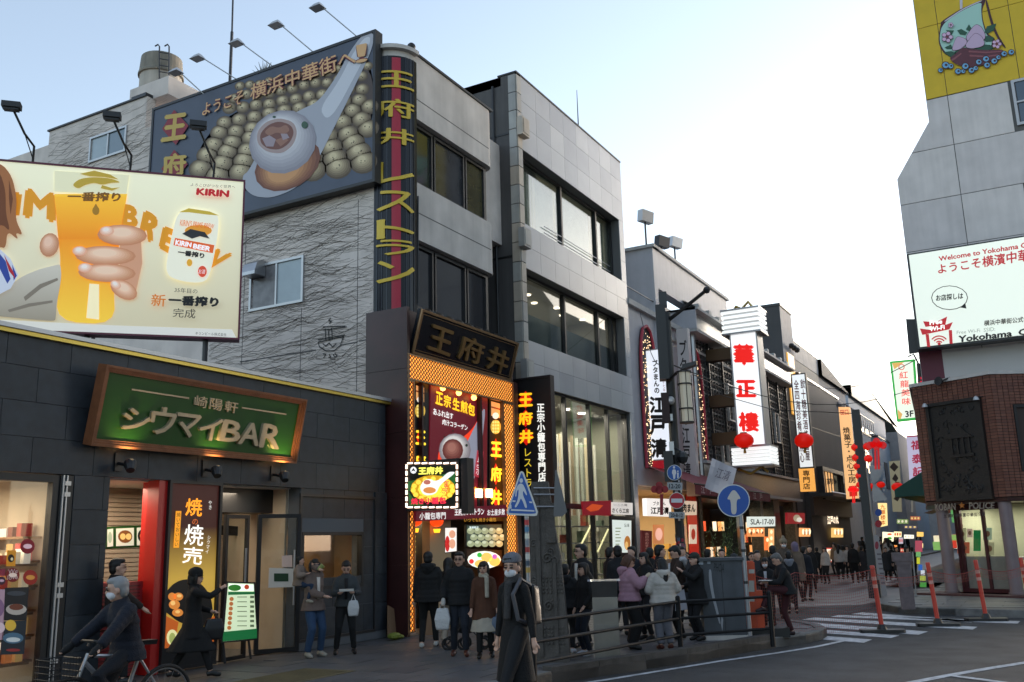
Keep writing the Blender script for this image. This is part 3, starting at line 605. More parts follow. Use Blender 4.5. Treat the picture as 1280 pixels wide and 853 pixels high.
# ================================================================ RESTAURANT BUILDING with vine wall
Y1 = 16.06; V = FY(Y1)
wb = thing('restaurant_building', 'four-storey grey concrete restaurant building with a vine-covered side wall', 'building', (-15, 18, 0))
m_conc = mat('concrete_light', (.52, .485, .45), rough=.8, var=.2, vscale=1.2, bump=.25, bscale=60, streak=.35)
m_vw = mat('painted_vine_wall', (.66, .58, .52), rough=.85, var=.16, vscale=1.5, bump=.3, bscale=50, streak=.2)
xr, zr = V.px(184, 119); xl = V.px(62, 166)[0]; zr = (V.px(184, 119)[1]+V.px(62, 166)[1])/2
zrr = 13.32
box(V, xr, -12.31, 0, zrr, -.3, 0).box(V, xl, xr, 0, zr, -.3, 0).build('side_wall', m_vw, wb)
box(V, V.px(17, 197)[0]-3, xl, 0, V.px(17, 197)[1], -.3, 0).build('side_wall', m_vw, wb)
box(V, xl-.05, xr, zr, zr+.05, -.35, .05).box(V, xr-.6, xr, zr+.05, zr+.1, -.35, .05).build('coping', m_dark, wb)
box(V, xl, -12.3, 10, zrr-.3, -8, -.31).build('rear_block', m_vw, wb)
box(V, xr-1.0, xr+.6, zr, zr+.55, -3, -.2).build('roof_house', m_vw, wb)
# fluted joints
ml_ = mat('joint_dark_paint', (.12, .115, .11), rough=.9)  # dark colour of the wall and panel joints
for x, y0, y1 in ((308, 290, 455), (377, 385, 480), (448, 250, 500)):
    a, b = V.px(x, y0), V.px(x, y1); box(V, a[0]-.008, a[0]+.008, b[1], a[1], 0, .004).build('joint', ml_, wb)
for (xa, ya), (xb, yb) in (((300, 452), (395, 437)), ((425, 431), (447, 427)), ((449, 426), (483, 419))):
    a, b = V.px(xa, ya), V.px(xb, yb); MB().poly(V, [a, b, (b[0], b[1]-.03), (a[0], a[1]-.03)], .004).build('joint', ml_, wb)
# vines
def vines(n, box_, name_seed):
    r2 = random.Random(name_seed); mb = MB(); x0, x1, z0, z1 = box_
    def strand(x, z, a, w, ln):
        pts = []; a0_ = math.pi*round(a/math.pi)+r2.uniform(-.12, .12)
        for i in range(ln):
            pts.append((x, z)); a += r2.uniform(-.3, .3); a = a0_+(a-a0_)*.8
            x += math.cos(a)*.09; z += math.sin(a)*.09
            if not (x0 < x < x1 and z0 < z < z1): break
            if r2.random() < .07 and w > .004 and ln-i > 4: strand(x, z, a+r2.choice((-.6, .6)), w*.75, (ln-i)//2)
        for i in range(len(pts)-1):
            (a0, b0), (a1, b1) = pts[i], pts[i+1]; ww = w*(1-i/len(pts)*.6)
            d = math.hypot(a1-a0, b1-b0); nx, nz = -(b1-b0)/d*ww, (a1-a0)/d*ww
            vs = [V.pt(a0+nx, b0+nz, .001), V.pt(a0-nx, b0-nz, .001), V.pt(a0, b0, .001+ww*1.6), V.pt(a1+nx, b1+nz, .001), V.pt(a1-nx, b1-nz, .001), V.pt(a1, b1, .001+ww*1.6)]
            mb.add(vs, [(0, 2, 5, 3), (2, 1, 4, 5)])
    for i in range(n):
        left = r2.random() < .5
        strand(r2.uniform(x0, x1), r2.uniform(z0, z1), (r2.uniform(-.35, .25) if left else math.pi+r2.uniform(-.25, .35)), r2.uniform(.002, .0055), r2.randint(12, 40))
    return mb
m_vine = mat('bare_vine', (.17, .15, .13), rough=.9)
vp = thing('bare_vines', 'leafless vine stems creeping all over the grey side wall', 'vines', (-15, Y1, 8))
vines(640, (-17.5, -12.35, 4.6, 9.95), 3).build('stems', m_vine, vp, kind='stuff')
vines(300, (xl, -19.5, 9.8, zr-.1), 5).build('stems', m_vine, vp, kind='stuff')
gf = thing('wall_graffiti', 'small black line drawing of a noodle bowl with chopsticks on the side wall', 'graffiti', V.pt(-13.3, 6.3, 0)); mb = MB()
def stroke(mb, pts, w=.012):
    q = [V.px(x, y) for x, y in pts]
    for a, b in zip(q, q[1:]):
        d = math.hypot(b[0]-a[0], b[1]-a[1]); nx, nz = -(b[1]-a[1])/d*w, (b[0]-a[0])/d*w
        mb.poly(V, [(a[0]+nx, a[1]+nz), (b[0]+nx, b[1]+nz), (b[0]-nx, b[1]-nz), (a[0]-nx, a[1]-nz)], .018)
for s_ in ([(398, 428), (400, 434), (408, 439), (418, 439), (426, 432), (430, 421)], [(398, 428), (430, 421)], [(398, 425), (432, 419)], [(404, 413), (434, 409)], [(404, 409), (432, 408)], [(407, 411), (408, 426)], [(411, 411), (412, 426)], [(415, 410), (416, 425)],
           [(412, 405), (415, 402), (411, 401), (414, 398)], [(404, 430), (408, 433), (412, 429), (416, 434), (421, 430)], [(404, 443), (408, 443), (405, 448)], [(412, 443), (414, 447), (411, 447)], [(419, 442), (422, 445), (419, 447), (417, 443)], [(413, 449), (420, 449)]): stroke(mb, s_)
mb.build('drawing', ink('15120F'), gf)
def win(fr, q, nsplit, parent, mf, mg, name='window', w=.05, d=.05, mull=None):
    (a0, b1), (a1, _), _, (_, b0) = q
    r_ = frame(fr, a0, a1, b0, b1, w, -.05, d).build(name, mf, parent)
    cuts = [a0+w]+[a0+(a1-a0)*k for k in nsplit]+[a1-w]
    for k in nsplit: box(fr, a0+(a1-a0)*k-w*.4, a0+(a1-a0)*k+w*.4, b0+w, b1-w, -.03, d*.8).build('mullion', mf, r_)
    for k in range(len(cuts)-1): box(fr, cuts[k]+w*.4, cuts[k+1]-w*.4, b0+w, b1-w, .0, .008).build('pane', mg[k % len(mg)] if isinstance(mg, list) else mg, r_)
    return r_
m_curt = mat('curtain_blue_grey', (.3, .36, .38), rough=.25, var=.1, vscale=2, spec=.8)
win(V, pxq(V, (314, 334), (381, 317), (380, 378), (315, 390)), [.5], wb, m_alu, [mat('foil_window', (.16, .15, .15), rough=.25, var=.3, vscale=5), m_curt], w=.06)
win(V, pxq(V, (114, 173), (160, 156), (160, 192), (114, 204)), [.5], wb, m_alu, [m_curt, mat('pane_blue', (.12, .17, .2), rough=.1, spec=.9)], w=.06)
hd = thing('exhaust_hood', 'metal exhaust hood on the side wall window', 'vent', V.pt(*V.px(325, 340)))
q0 = V.px(325, 338)
ring = [(q0[0]+.0, q0[1]+.23)]
MB().add([V.pt(q0[0]+a, q0[1]+b, d) for a in (-.24, .2) for b, d in ((-.2, .02), (.2, .02), (.2, .15), (.1, .3), (-.12, .38), (-.2, .38))], [(0, 1, 2, 3, 4, 5), (11, 10, 9, 8, 7, 6)]+[(i, (i+1) % 6+0, 6+(i+1) % 6, 6+i) for i in range(6)]).build('hood', m_stl, hd)
# water tank, ladder, antennas
tk = thing('water_tank', 'round beige water tank with a domed lid on the roof behind the dumpling billboard', 'water tank')
FT = FY(20.0); c0 = FT.px(200, 118); ra = (FT.px(228, 95)[0]-FT.px(174, 95)[0])/2*.68; tk.location = (c0[0], 20, c0[1]-1)
zt_ = FT.px(200, 72)[1]; zb_ = c0[1]-.6; zl = FT.px(200, 98)[1]
MB().lathe((c0[0], 20, 0), [(ra*.92, zb_), (ra*.92, zl)], 28).build('drum', mat('tank_beige', (.42, .38, .32), rough=.7, streak=.6, var=.2), tk, smooth=False)
MB().lathe((c0[0], 20, 0), [(ra, zl-.03), (ra, zl+.05), (ra*.96, zl+.1), (ra*.9, zt_-.15), (ra*.6, zt_-.03), (.05, zt_)], 28).build('lid', mat('tank_lid', (.22, .2, .16), rough=.8, streak=.5, var=.25), tk)
la = thing('ladder', 'steel cat ladder with hooped rails beside the water tank', 'ladder', FT.pt(*FT.px(222, 120)))
for xx in (217, 229):
    a, b = FT.px(xx, 130), FT.px(xx, 68); MB().tube([FT.pt(*a, .6), FT.pt(*b, .6), FT.pt(b[0]-.08, b[1]+.1, .6), FT.pt(b[0]-.22, b[1]+.08, .6)], .025, 6).build('rail', m_dark, la)
for k in range(7):
    a, b = FT.px(217, 75+k*8), FT.px(229, 77+k*8); MB().tube([FT.pt(*a, .6), FT.pt(*b, .6)], .018, 5).build('rung', m_dark, la)
an = thing('roof_mast', 'tall thin black mast standing behind the dumpling billboard', 'antenna', FT.pt(*FT.px(287, 110)))
a, b, c_ = FT.px(287, 112), FT.px(290, 40), FT.px(292, -30); MB().tube([FT.pt(*a), FT.pt(*b)], .05, 6).tube([FT.pt(*b), FT.pt(*c_)], .03, 6).build('pole', m_dark, an)
yu = thing('yucca_plant', 'spiky plant tips rising over the dumpling billboard', 'plant', FT.pt(*FT.px(332, 92))); mb = MB(); c0 = FT.px(332, 92)
for k in range(16):
    t = math.pi*(k+.5)/16; mb.tube([FT.pt(c0[0], c0[1]-.2, .1), FT.pt(c0[0]+math.cos(t)*.45, c0[1]+math.sin(t)*.42-.05, .1+.1*math.sin(k*3))], [.03, .004], 4)
mb.build('leaf', mat('yucca_leaf', (.05, .06, .035)), yu)
# ---- dumpling billboard on the side wall
B = V.up(.28)
db = thing('dumpling_billboard', 'huge dark blue billboard of a dumpling in a white spoon on the vine wall', 'billboard', V.pt(-16, 11, .2))
a, b, c_, d_ = pxq(B, (191, 135), (470, 38), (469, 227), (193, 300)); bx0, bx1, bz1, bz0 = a[0], b[0], (a[1]+b[1])/2, c_[1]
box(B, bx0, bx1, bz0, bz1, -.25, -.02).build('cabinet', m_black, db); frame(B, bx0, bx1, bz0, bz1, .07, -.02, .02).build('frame', m_black, db)
m_navy = mat('billboard_navy', (.052, .065, .10), rough=.45, var=.15, vscale=1)
box(B, bx0+.07, bx1-.07, bz0+.07, bz1-.07, -.02, .0).build('face', m_navy, db)
pb = Print(B, db, .0, .0012)
pb.polys(ink('2E2A38'), [[(245, 190), (275, 150), (330, 125), (400, 85), (467, 70), (467, 170), (400, 205), (330, 235), (245, 250)]])
pb.polys(ink('4A3A34'), [[(262, 185), (300, 135), (360, 105), (430, 80), (466, 85), (466, 150), (430, 205), (380, 215), (330, 225), (262, 218)]])
r3 = random.Random(11); bunsA = []; bunsB = []; bunsC = []
yb0 = 88
for row in range(11):
    cy = 90+row*13.5; rx = 6.3+row*1.1; xx = 300-row*6.5-max(0, row-5)*2
    while xx < 464:
        yy = cy+(300-xx)*.165+r3.uniform(-2, 2)+row*0
        base = yy+18
        if base < 226-(xx-300)*.1 and base > 66+(440-xx)*.28 and xx > 268 - (row-2)*4 and not (xx > 455 and base > 195):
            bunsA.append((xx, base, rx, rx*.8, -.3)); bunsB.append((xx-1, base-rx*.18, rx*.82, rx*.58, -.3)); bunsC.append((xx-rx*.1, base-rx*.35, rx*.45, rx*.28, -.3))
        xx += rx*1.95
pb.grad([(a, b, c*1.08, d*1.1, e) for a, b, c, d, e in bunsA], '5A4832', 'DCC89E', 7, k=.12)
pb.ells(ink('4A4030'), [(e[0]+r3.uniform(-4, 4), e[1]+r3.uniform(-4, 3), .7, .7) for e in bunsA for _ in range(3)])
pb.polys(ink('B0B0B8'), [[(453, 44), (468, 40), (466, 60), (455, 85), (438, 120), (418, 160), (400, 196), (386, 222), (366, 238), (340, 248), (318, 246), (306, 236), (303, 220), (312, 214), (338, 160), (375, 138), (398, 128), (420, 98), (437, 66)]])
pb.polys(ink('D2D2D8'), [[(455, 48), (464, 46), (461, 62), (446, 92), (420, 140), (408, 150), (400, 136), (424, 102), (441, 68)]])
pb.grad([(360, 206, 44, 30, -.5)], '7A4630', 'D89C66', 6, k=.1, sh=(-.1, .2)); pb.grad([(354, 178, 43, 39, -.5)], '9A949C', 'E8E2E2', 8, k=.07)
pb.polys(ink('B49A94'), [[(322, 166), (333, 153), (350, 148), (368, 153), (373, 166), (368, 182), (354, 193), (335, 191), (323, 181)]]); pb.polys(ink('7C4C40'), [[(326, 168), (336, 157), (350, 152), (365, 157), (369, 167), (363, 180), (351, 188), (336, 187), (327, 180)]]); pb.polys(ink('A0705C'), [[(331, 166), (340, 158), (350, 161), (359, 156), (364, 164), (356, 169), (347, 166), (338, 171)], [(345, 176), (356, 172), (362, 176), (352, 184)]]); pb.polys(ink('A8949A'), [[(329, 174), (338, 170), (346, 175), (343, 184), (334, 184)], [(352, 168), (360, 168), (363, 173), (355, 176)]]); pb.ells(ink('3A5A44'), [(382, 157, 4, 4.5), (344, 147, 2, 1.4)])
pb.polys(ink('8A1028'), [[(219, 138), (237, 158), (221, 182), (204, 162)], [(219, 188), (236, 206), (218, 228), (203, 212)]])
for t_, q in (('王', [(206, 145), (236, 141), (234, 174), (202, 179)]), ('府', [(204, 194), (235, 191), (234, 220), (204, 222)])): pb.text(t_, q, ink('C8A850'), bold=.035)
for t_, q in (('ようこそ', [(255, 131), (307, 112), (304, 131), (254, 146)]), ('横浜中華街へ', [(315, 107), (444, 60), (447, 82), (314, 127)]), ('！', [(446, 58), (461, 55), (461, 78), (446, 81)])):
    pb.text(t_, q, ink('6A1420'), bold=.055); pb.text(t_, q, ink('E0AE78'), bold=.01)
for k, (hx, hy, bx, by) in enumerate(((238, 102, 257, 117), (265, 85, 300, 99), (313, 67, 344, 82), (362, 45, 393, 63), (413, 24, 446, 42))):
    q = B.px(bx, by+2); t = B.px(hx, hy)
    lp = thing('billboard_lamp', 'slim arm lamp over the dumpling billboard, '+['far left, half behind the ladder', 'second from the left', 'middle one by the spiky plant', 'second from the right', 'far right by the building corner'][k], 'lamp', B.pt(*q), 'arm lamps above the dumpling billboard')
    MB().tube([B.pt(q[0], q[1]-.15, -.1), B.pt(q[0]-.06, q[1]+.02, -.05), B.pt(t[0]+.12, t[1]+.05, .55)], .016, 6).build('arm', m_alu, lp)
    f2 = Fr(B.pt(t[0]+.1, t[1], .58), B.u, B.v, B.n); MB().add([f2.pt(x, y, z) for x, y, z in ((-.2, -.03, -.16), (.14, -.03, -.16), (.14, -.03, .1), (-.2, -.03, .1), (-.1, .09, -.08), (.06, .09, -.08), (.06, .09, .02), (-.1, .09, .02))], [(3, 2, 1, 0), (4, 5, 6, 7), (0, 1, 5, 4), (1, 2, 6, 5), (2, 3, 7, 6), (3, 0, 4, 7)]).build('head', m_alu, lp)
# ---- curved pylon sign on the corner
cs = thing('corner_sign', 'tall curved black and red corner sign with gold letters reading 王府井レストラン', 'sign', (-12.3, 16.6, 7))
cx_, cy_, cr0 = -12.31, 16.67, .61
def arc(mb, r0, r1, a0, a1, z0, z1, n=10):
    for k in range(n):
        t0, t1 = a0+(a1-a0)*k/n, a0+(a1-a0)*(k+1)/n
        vs = [(cx_+r*math.sin(t), cy_-r*math.cos(t), z) for z in (z0, z1) for r in (r0, r1) for t in (t0, t1)]
        mb.add(vs, [(0, 1, 3, 2), (4, 6, 7, 5), (2, 3, 7, 6), (0, 4, 5, 1), (0, 2, 6, 4), (1, 5, 7, 3)])
    return mb
q9 = R(90); zs0, zs1 = 6.8, 13.06
arc(MB(), .3, cr0, 0, q9, 0, zrr).build('corner_wall', m_conc, wb)
m_bgl = mat('gloss_black_panel', (.008, .009, .013), rough=.25, spec=.3)
arc(MB(), cr0, cr0+.05, R(-4), R(94), zs0, zs1, 14).build('panel', m_bgl, cs)
arc(MB(), cr0+.052, cr0+.06, R(34), R(52), zs0+.05, zs1-.05, 4).build('stripe', mat('gloss_red', (.42, .01, .035), rough=.4), cs)
for t in (4, 14, 24, 62, 72, 82): arc(MB(), cr0+.05, cr0+.062, R(t), R(t+1.6), zs0, zs1, 1).build('rib', mat('gloss_rib', (.02, .024, .035), rough=.3), cs)
arc(MB(), .5, cr0+.12, R(-10), R(95), 13.24, 13.34, 14).build('cap', m_conc, cs)
m_gold2 = mat('gold_letter', (.62, .42, .03), rough=.35, metal=.15)
for k, ch in enumerate('王府井レストラン'):
    cyp = [104, 140, 175, 220, 255, 290, 313, 343][k]; hgt = [28, 30, 26, 34, 32, 30, 24, 34][k]
    zc = Fr((-11.95, 0, 0), (0, 1, 0), (0, 0, 1), (1, 0, 0)).px(496, cyp)[1]; hh = hgt/70*.5*1.07
    me = text_mesh(ch, .06, .015, cut=12); n_ = len(me.vertices); co = np.empty(n_*3); me.vertices.foreach_get('co', co); co = co.reshape(-1, 3); mn, mx = co.min(0), co.max(0); t = (co-mn)/(mx-mn)
    ang = R(4)+t[:, 0]*R(78); rad = cr0+.062+t[:, 2]*.025; off = np.array(wloc(cs))
    w = np.stack([cx_+rad*np.sin(ang), cy_-rad*np.cos(ang), zc-hh+t[:, 1]*2*hh], 1)-off
    me.vertices.foreach_set('co', w.reshape(-1)); me.materials.clear(); me.materials.append(m_gold2); me.update(); link('letter', me, cs)
MB().ball((-12.0, 17.0, 13.72), .11).tube([(-12.0, 17.0, 13.3), (-12.0, 17.0, 13.7)], .03).build('security_camera', m_black, cs)
# ---- front facade
yE = 20.45
def slabband(z0, z1, m, name='spandrel', yr=.32):
    mb = MB(); mb.box(F, 16.67, yE-yr, z0, z1, -.3, 0)
    for k in range(6):
        t0, t1 = R(90-15*k), R(90-15*(k+1)); c1 = (-11.7-yr, yE-yr)
        vs = [(c1[0]+r*math.sin(t), c1[1]+r*math.cos(t), z) for z in (z0, z1) for r in (.02, yr) for t in (t0, t1)]
        mb.add(vs, [(0, 2, 3, 1), (4, 5, 7, 6), (2, 6, 7, 3), (0, 1, 5, 4)])
    return mb.build(name, m, wb)
slabband(11.66, 13.3, m_conc); slabband(8.66, 10.05, m_conc); slabband(6.85, 7.02, m_conc, 'ledge')
box(F, 16.7, yE-.1, 13.3, 13.36, -.3, .04).build('coping', m_dark, wb)
for zz in (12.15, 9.3): box(F, 16.7, yE-.3, zz, zz+.025, 0, .003).build('joint', ml_, wb)
box(F, 16.7, yE, 0, 13.2, -4, -.35).build('inner_wall', mat('dim_interior', (.03, .03, .03)), wb); box(F, yE-.02, yE, 0, 13.2, -5, -.3).build('end_wall', m_conc, wb)
m_wing = [mat('glass_brown_reflect', (.04, .045, .03), rough=.06, spec=.9, var=.3, vscale=1.5), mat('glass_grey_reflect', (.05, .05, .055), rough=.06, spec=.9, var=.3, vscale=2), mat('glass_olive_reflect', (.07, .06, .025), rough=.08, spec=.9, var=.3, vscale=2)]
m_wlow = [mat('glass_low_dark', (.02, .02, .024), rough=.06, spec=.7)]*3
for z0, z1, gl in ((10.05, 11.66, m_wing), (7.02, 8.66, m_wlow)):
    r_ = frame(F, 16.72, yE-.22, z0, z1, .06, -.3, -.16).build('window', m_black, wb)
    cuts = [F.px(519, 200)[0], F.px(547, 200)[0], F.px(586, 200)[0], F.px(611, 200)[0]]
    for k in range(3):
        rr_ = frame(F, cuts[k]+.05, cuts[k+1]-.02, z0+.06, z1-.06, .055, -.24, -.13).build('window_frame', m_dark, r_)
        box(F, cuts[k]+.1, cuts[k+1]-.07, z0+.11, z1-.11, -.2, -.19).build('pane', gl[k], r_)
MB().tube([F.pt(16.78, 9.7, .03), F.pt(16.75, 9.6, .05), F.pt(16.72, 7.1, .05)], .02, 5).build('cable', m_black, wb)
# ================================================================ RESTAURANT ENTRANCE
XE = -11.22; E_ = FX(XE); yl = E_.px(509, 560)[0]; yr_ = E_.px(644, 560)[0]; zb2 = E_.px(512, 441)[1]
eb = thing('restaurant_entrance', 'dark maroon restaurant entrance surround edged with glowing orange lattice', 'entrance', (-11.4, (yl+yr_)/2, 0))
m_mrn = mat('maroon_cladding', (.04, .011, .011), rough=.35, var=.3, vscale=2)
zt2 = E_.px(530, 385)[1]-.1
rects(eb, FY(yl-.02), bond(-12.3, XE+.02, 0.05, zt2, 1.2, 1.45, half=False), m_mrn, 'cladding_panel', -.1, 0)
box(FX(XE), yl, yl+.1, 0, zb2, -1.0, -.02).box(FX(XE), yr_-.05, yr_+.25, 0, zb2, -1.0, -.02).box(FX(XE), yl, yr_+.25, zb2, zt2, -1.0, -.15).build('surround', m_mrn, eb)
# leaning plaque
Pq = Fr((XE, 0, zb2), (0, 1, 0), (.30, 0, 1.05), (1, 0, -.2857))
TL, TR, BR, BL = pxq(Pq, (530, 385), (648, 431), (637, 477), (512, 441)); p0, p1, p2, p3 = (BL[0]+TL[0])/2, (BR[0]+TR[0])/2, 0, (TL[1]+TR[1])/2
pq = thing('name_plaque', 'black wooden name plaque reading 王府井 leaning over the entrance', 'sign', (XE, (p0+p1)/2, zb2))
box(Pq, p0, p1, p2, p3, -.1, -.01).build('board', m_bgl, pq)
m_brz = mat('bronze_frame', (.30, .18, .09), rough=.35, metal=.6)
frame(Pq, p0, p1, p2, p3, .05, -.03, .03).build('frame', m_brz, pq); frame(Pq, p0+.09, p1-.09, p2+.09, p3-.09, .012, -.01, .005).build('inner_frame', m_brz, pq)
m_gl3 = mat('plaque_gilt', (.32, .2, .08), rough=.3, metal=.75)
for ch, q in (('王', [(538, 404), (568, 415), (561, 446), (533, 436)]), ('府', [(577, 415), (606, 430), (600, 457), (570, 448)]), ('井', [(612, 430), (638, 442), (630, 470), (606, 460)])): ptext(ch, Pq, q, m_gl3, pq, name='letter', d=-.01, th=.05, bold=.02)
for k in range(9): box(Pq, p0+.15+k*.42, p0+.35+k*.42, p3, p3+.05, -.1, -.02).build('vent', m_black, pq)
# glowing lattice: a lit panel behind a grille of small rings
m_lat = lit('FFA040', 1.8)
def lattice(fr, a0, a1, b0, b1, cell, parent):
    r_ = box(fr, a0, a1, b0, b1, -.05, -.02).build('lattice_panel', m_lat, parent)
    mb = MB(); nx, nz = max(1, round((a1-a0)/cell)), max(1, round((b1-b0)/cell)); cw_, ch_ = (a1-a0)/nx, (b1-b0)/nz
    for i in range(nx):
        for j in range(nz):
            cx, cz = a0+(i+.5)*cw_, b0+(j+.5)*ch_; h = .024
            mb.poly(fr, [(cx-cw_/2, cz-h*.3), (cx-cw_/2+h, cz), (cx, cz+ch_/2), (cx-h, cz+ch_/2)], -.015, .012)
            mb.poly(fr, [(cx+cw_/2, cz-h*.3), (cx+cw_/2, cz+h*.3), (cx+h*.5, cz+ch_/2), (cx-h*.5, cz+ch_/2)], -.015, .012)
            mb.poly(fr, [(cx-cw_/2, cz+h*.4), (cx-cw_/2, cz-h*.4), (cx-h*.5, cz-ch_/2), (cx+h*.5, cz-ch_/2)], -.015, .012)
            mb.poly(fr, [(cx+cw_/2, cz+h*.4), (cx+cw_/2, cz-h*.4), (cx+h*.5, cz-ch_/2), (cx-h*.5, cz-ch_/2)], -.015, .012)
    mb.build('lattice_bars', mat('lattice_bar', (.12, .04, .015), rough=.5), r_, kind='stuff')
    frame(fr, a0-.03, a1+.03, b0-.03, b1+.03, .03, -.06, .02).build('lattice_frame', m_brz, r_)
zL0 = E_.px(509, 472)[1]; yl2 = E_.px(517, 600)[0]; yr2 = E_.px(629, 600)[0]
zLa = E_.px(640, 500)[1]
lattice(E_, yl+.03, yr_-.05, zL0, zb2-.05, .11, eb); lattice(E_, yl+.03, yl2, .1, zL0-.07, .11, eb); lattice(E_, yr2+.1, yr_-.05, .6, zL0-.07, .11, eb)
# recessed panel with poster, columns
D_ = FX(XE-.22); box(D_, yl2, yr_, 2.3, zL0+.1, -.1, -.02).build('recess_wall', m_black, eb)
po = thing('dumpling_poster', 'tall red poster of a fried dumpling in a spoon between two lantern columns', 'poster', (XE-.2, 18.5, 4))
ppoly(MB(), D_, [(538, 476), (609, 498), (608, 634), (536, 634)], -.02, .03).build('board', lit('6A1020', .55), po)
pb = Print(D_, po, .012, .001)
pb.polys(lit('E03818', 1.2), [[(603, 510), (592, 535), (572, 552), (552, 556), (546, 570), (549, 590), (560, 610), (580, 600), (606, 520)]])
pb.polys(lit('9A9AA8', .6), [[(607, 504), (603, 545), (597, 585), (588, 610), (576, 628), (562, 634), (553, 625), (552, 600), (580, 560), (592, 535)]])
pb.grad([(568, 563, 20, 21)], '8A8084', 'E8E0D8', 7, .6, k=.07); pb.grad([(565, 563, 13, 14)], '70302A', 'B87868', 5, .5, k=.15); pb.ells(lit('203020', .3), [(582, 557, 1.5, 1.8), (554, 546, 1, 1), (565, 539, 1, 1)]); pb.ells(lit('B06A30', .6), [(572, 592, 13, 10)])
for ch, x in zip('正宗生煎包', (543, 553, 564, 574, 583)): pb.text(ch, [(x+.5, 489+(x-543)*.36), (x+9.5, 492+(x-543)*.36), (x+9, 508+(x-543)*.33), (x, 505+(x-543)*.33)], lit('F8C020', 1.3), bold=.035)
pb.text('あふれ出す', [(540, 510), (565, 517), (565, 525), (540, 519)], lit('F0EDE8', 1.0), bold=.02); pb.text('肉汁コラーゲン', [(552, 524), (583, 532), (583, 539), (551, 531)], lit('F0EDE8', 1.0), bold=.02)
pb.polys(lit('C03848', .6), [[(595, 563), (603, 565), (600, 599), (591, 595)]]); pb.text('正宗', [(596, 566), (602, 567), (599, 595), (593, 593)], lit('F0D8D8', .9), vert=True); pb.text('ショウロンポウ', [(575, 606), (604, 608), (603, 619), (574, 617)], lit('F0B020', 1.2), bold=.04)
for k in range(3):
    x = (548, 568, 587)[k]; MB().ball(D_.pt(*D_.px(x, 486+k*6), .12), .07, 8).build('bulb', lit('FFC060', 5), po)
for side, (x0, x1) in enumerate(((517, 531), (611, 626))):
    sc_ = thing('lantern_column', ['left glowing column sign with a dumpling basket and gold 王府井', 'right glowing column sign with a dumpling basket and gold 王府井'][side], 'sign', D_.pt(*D_.px((x0+x1)/2, 620), 0), 'column signs beside the red poster')
    dy = 4*side*5
    ppoly(MB(), D_, [(x0, 478+dy), (x1, 482+dy), (x1, 640), (x0, 640)], -.01, .03).build('board', ink('120A0A'), sc_)
    pb = Print(D_, sc_, .022, .001)
    pb.polys(lit('E0A060', .9), [[(x0+2, 482+dy), (x1-2, 485+dy), (x1-2, 503+dy), (x0+2, 500+dy)]]); pb.polys(lit('8A4020', .6), [[(x0+2, 488+dy), (x1-2, 491+dy), (x1-2, 493+dy), (x0+2, 490+dy)]])
    pb.ells(lit('F0E8D8', 1.0), [((x0+x1)/2, 500+dy, 4, 4)]); pb.ells(lit('D0A840', .9), [((x0+x1)/2, 514+dy, 6.5, 9)]); pb.ells(lit('F0D878', 1.0), [((x0+x1)/2-3+3*i, 508+dy+4*j, 1.3, 1.6) for i in range(3) for j in range(4)])
    cyl = [(538, 557), (568, 587), (598, 618)] if not side else [(552, 572), (583, 603), (612, 632)]
    for ch, (ya, yb) in zip('王府井', cyl):
        pb.polys(lit('D02010', 1.2), [[((x0+x1)/2, ya-4), (x1-2, (ya+yb)/2), ((x0+x1)/2, yb+4), (x0+2, (ya+yb)/2)]]); pb.text(ch, [(x0+1, ya), (x1, ya+1), (x1, yb), (x0+1, yb-1)], lit('FFD030', 1.5), bold=.04)
    box(FX(XE), E_.px(x0-4 if side else x1+2, 600)[0], E_.px(x0-2 if side else x1+4, 600)[0], 2.5, zL0, -.3, -.1).build('post', m_mrn, sc_)
# awning sign band
ab = thing('entrance_banner', 'maroon banner with white lettering above the restaurant doorway', 'sign', (XE+.1, 18.5, 2.5))
A_ = FX(XE+.12); ppoly(MB(), A_, [(520, 638), (633, 631), (634, 646), (520, 652)], -.06, .06).build('board', lit('701024', .35), ab)
qq = pxq(A_, (525, 641), (630, 634), (630, 645), (525, 650))
ptext('小籠包専門', A_, [(524, 641), (557, 640), (557, 649), (524, 650)], lit('F0ECE8', .8), ab, bold=.02); ptext('王府井レストラン', A_, [(568, 636), (605, 635), (605, 644), (568, 645)], lit('F0ECE8', .9), ab, bold=.03); ptext('お土産多数', A_, [(609, 637), (631, 636), (631, 644), (609, 645)], lit('F0ECE8', .8), ab, bold=.02)
for x in (594, 607):
    fl = thing('floodlight', 'glowing floodlight on the ledge under the red poster, '+('left one' if x < 600 else 'right one'), 'lamp', D_.pt(*D_.px(x, 630), .2), 'floodlights under the poster')
    q = D_.px(x, 617); box(D_, q[0]-.1, q[0]+.1, q[1]-.1, q[1]+.1, .06, .14).build('head', lit('FFD090', 7), fl); box(D_, q[0]-.03, q[0]+.03, q[1]-.3, q[1]-.1, .06, .1).build('bracket', m_dark, fl)
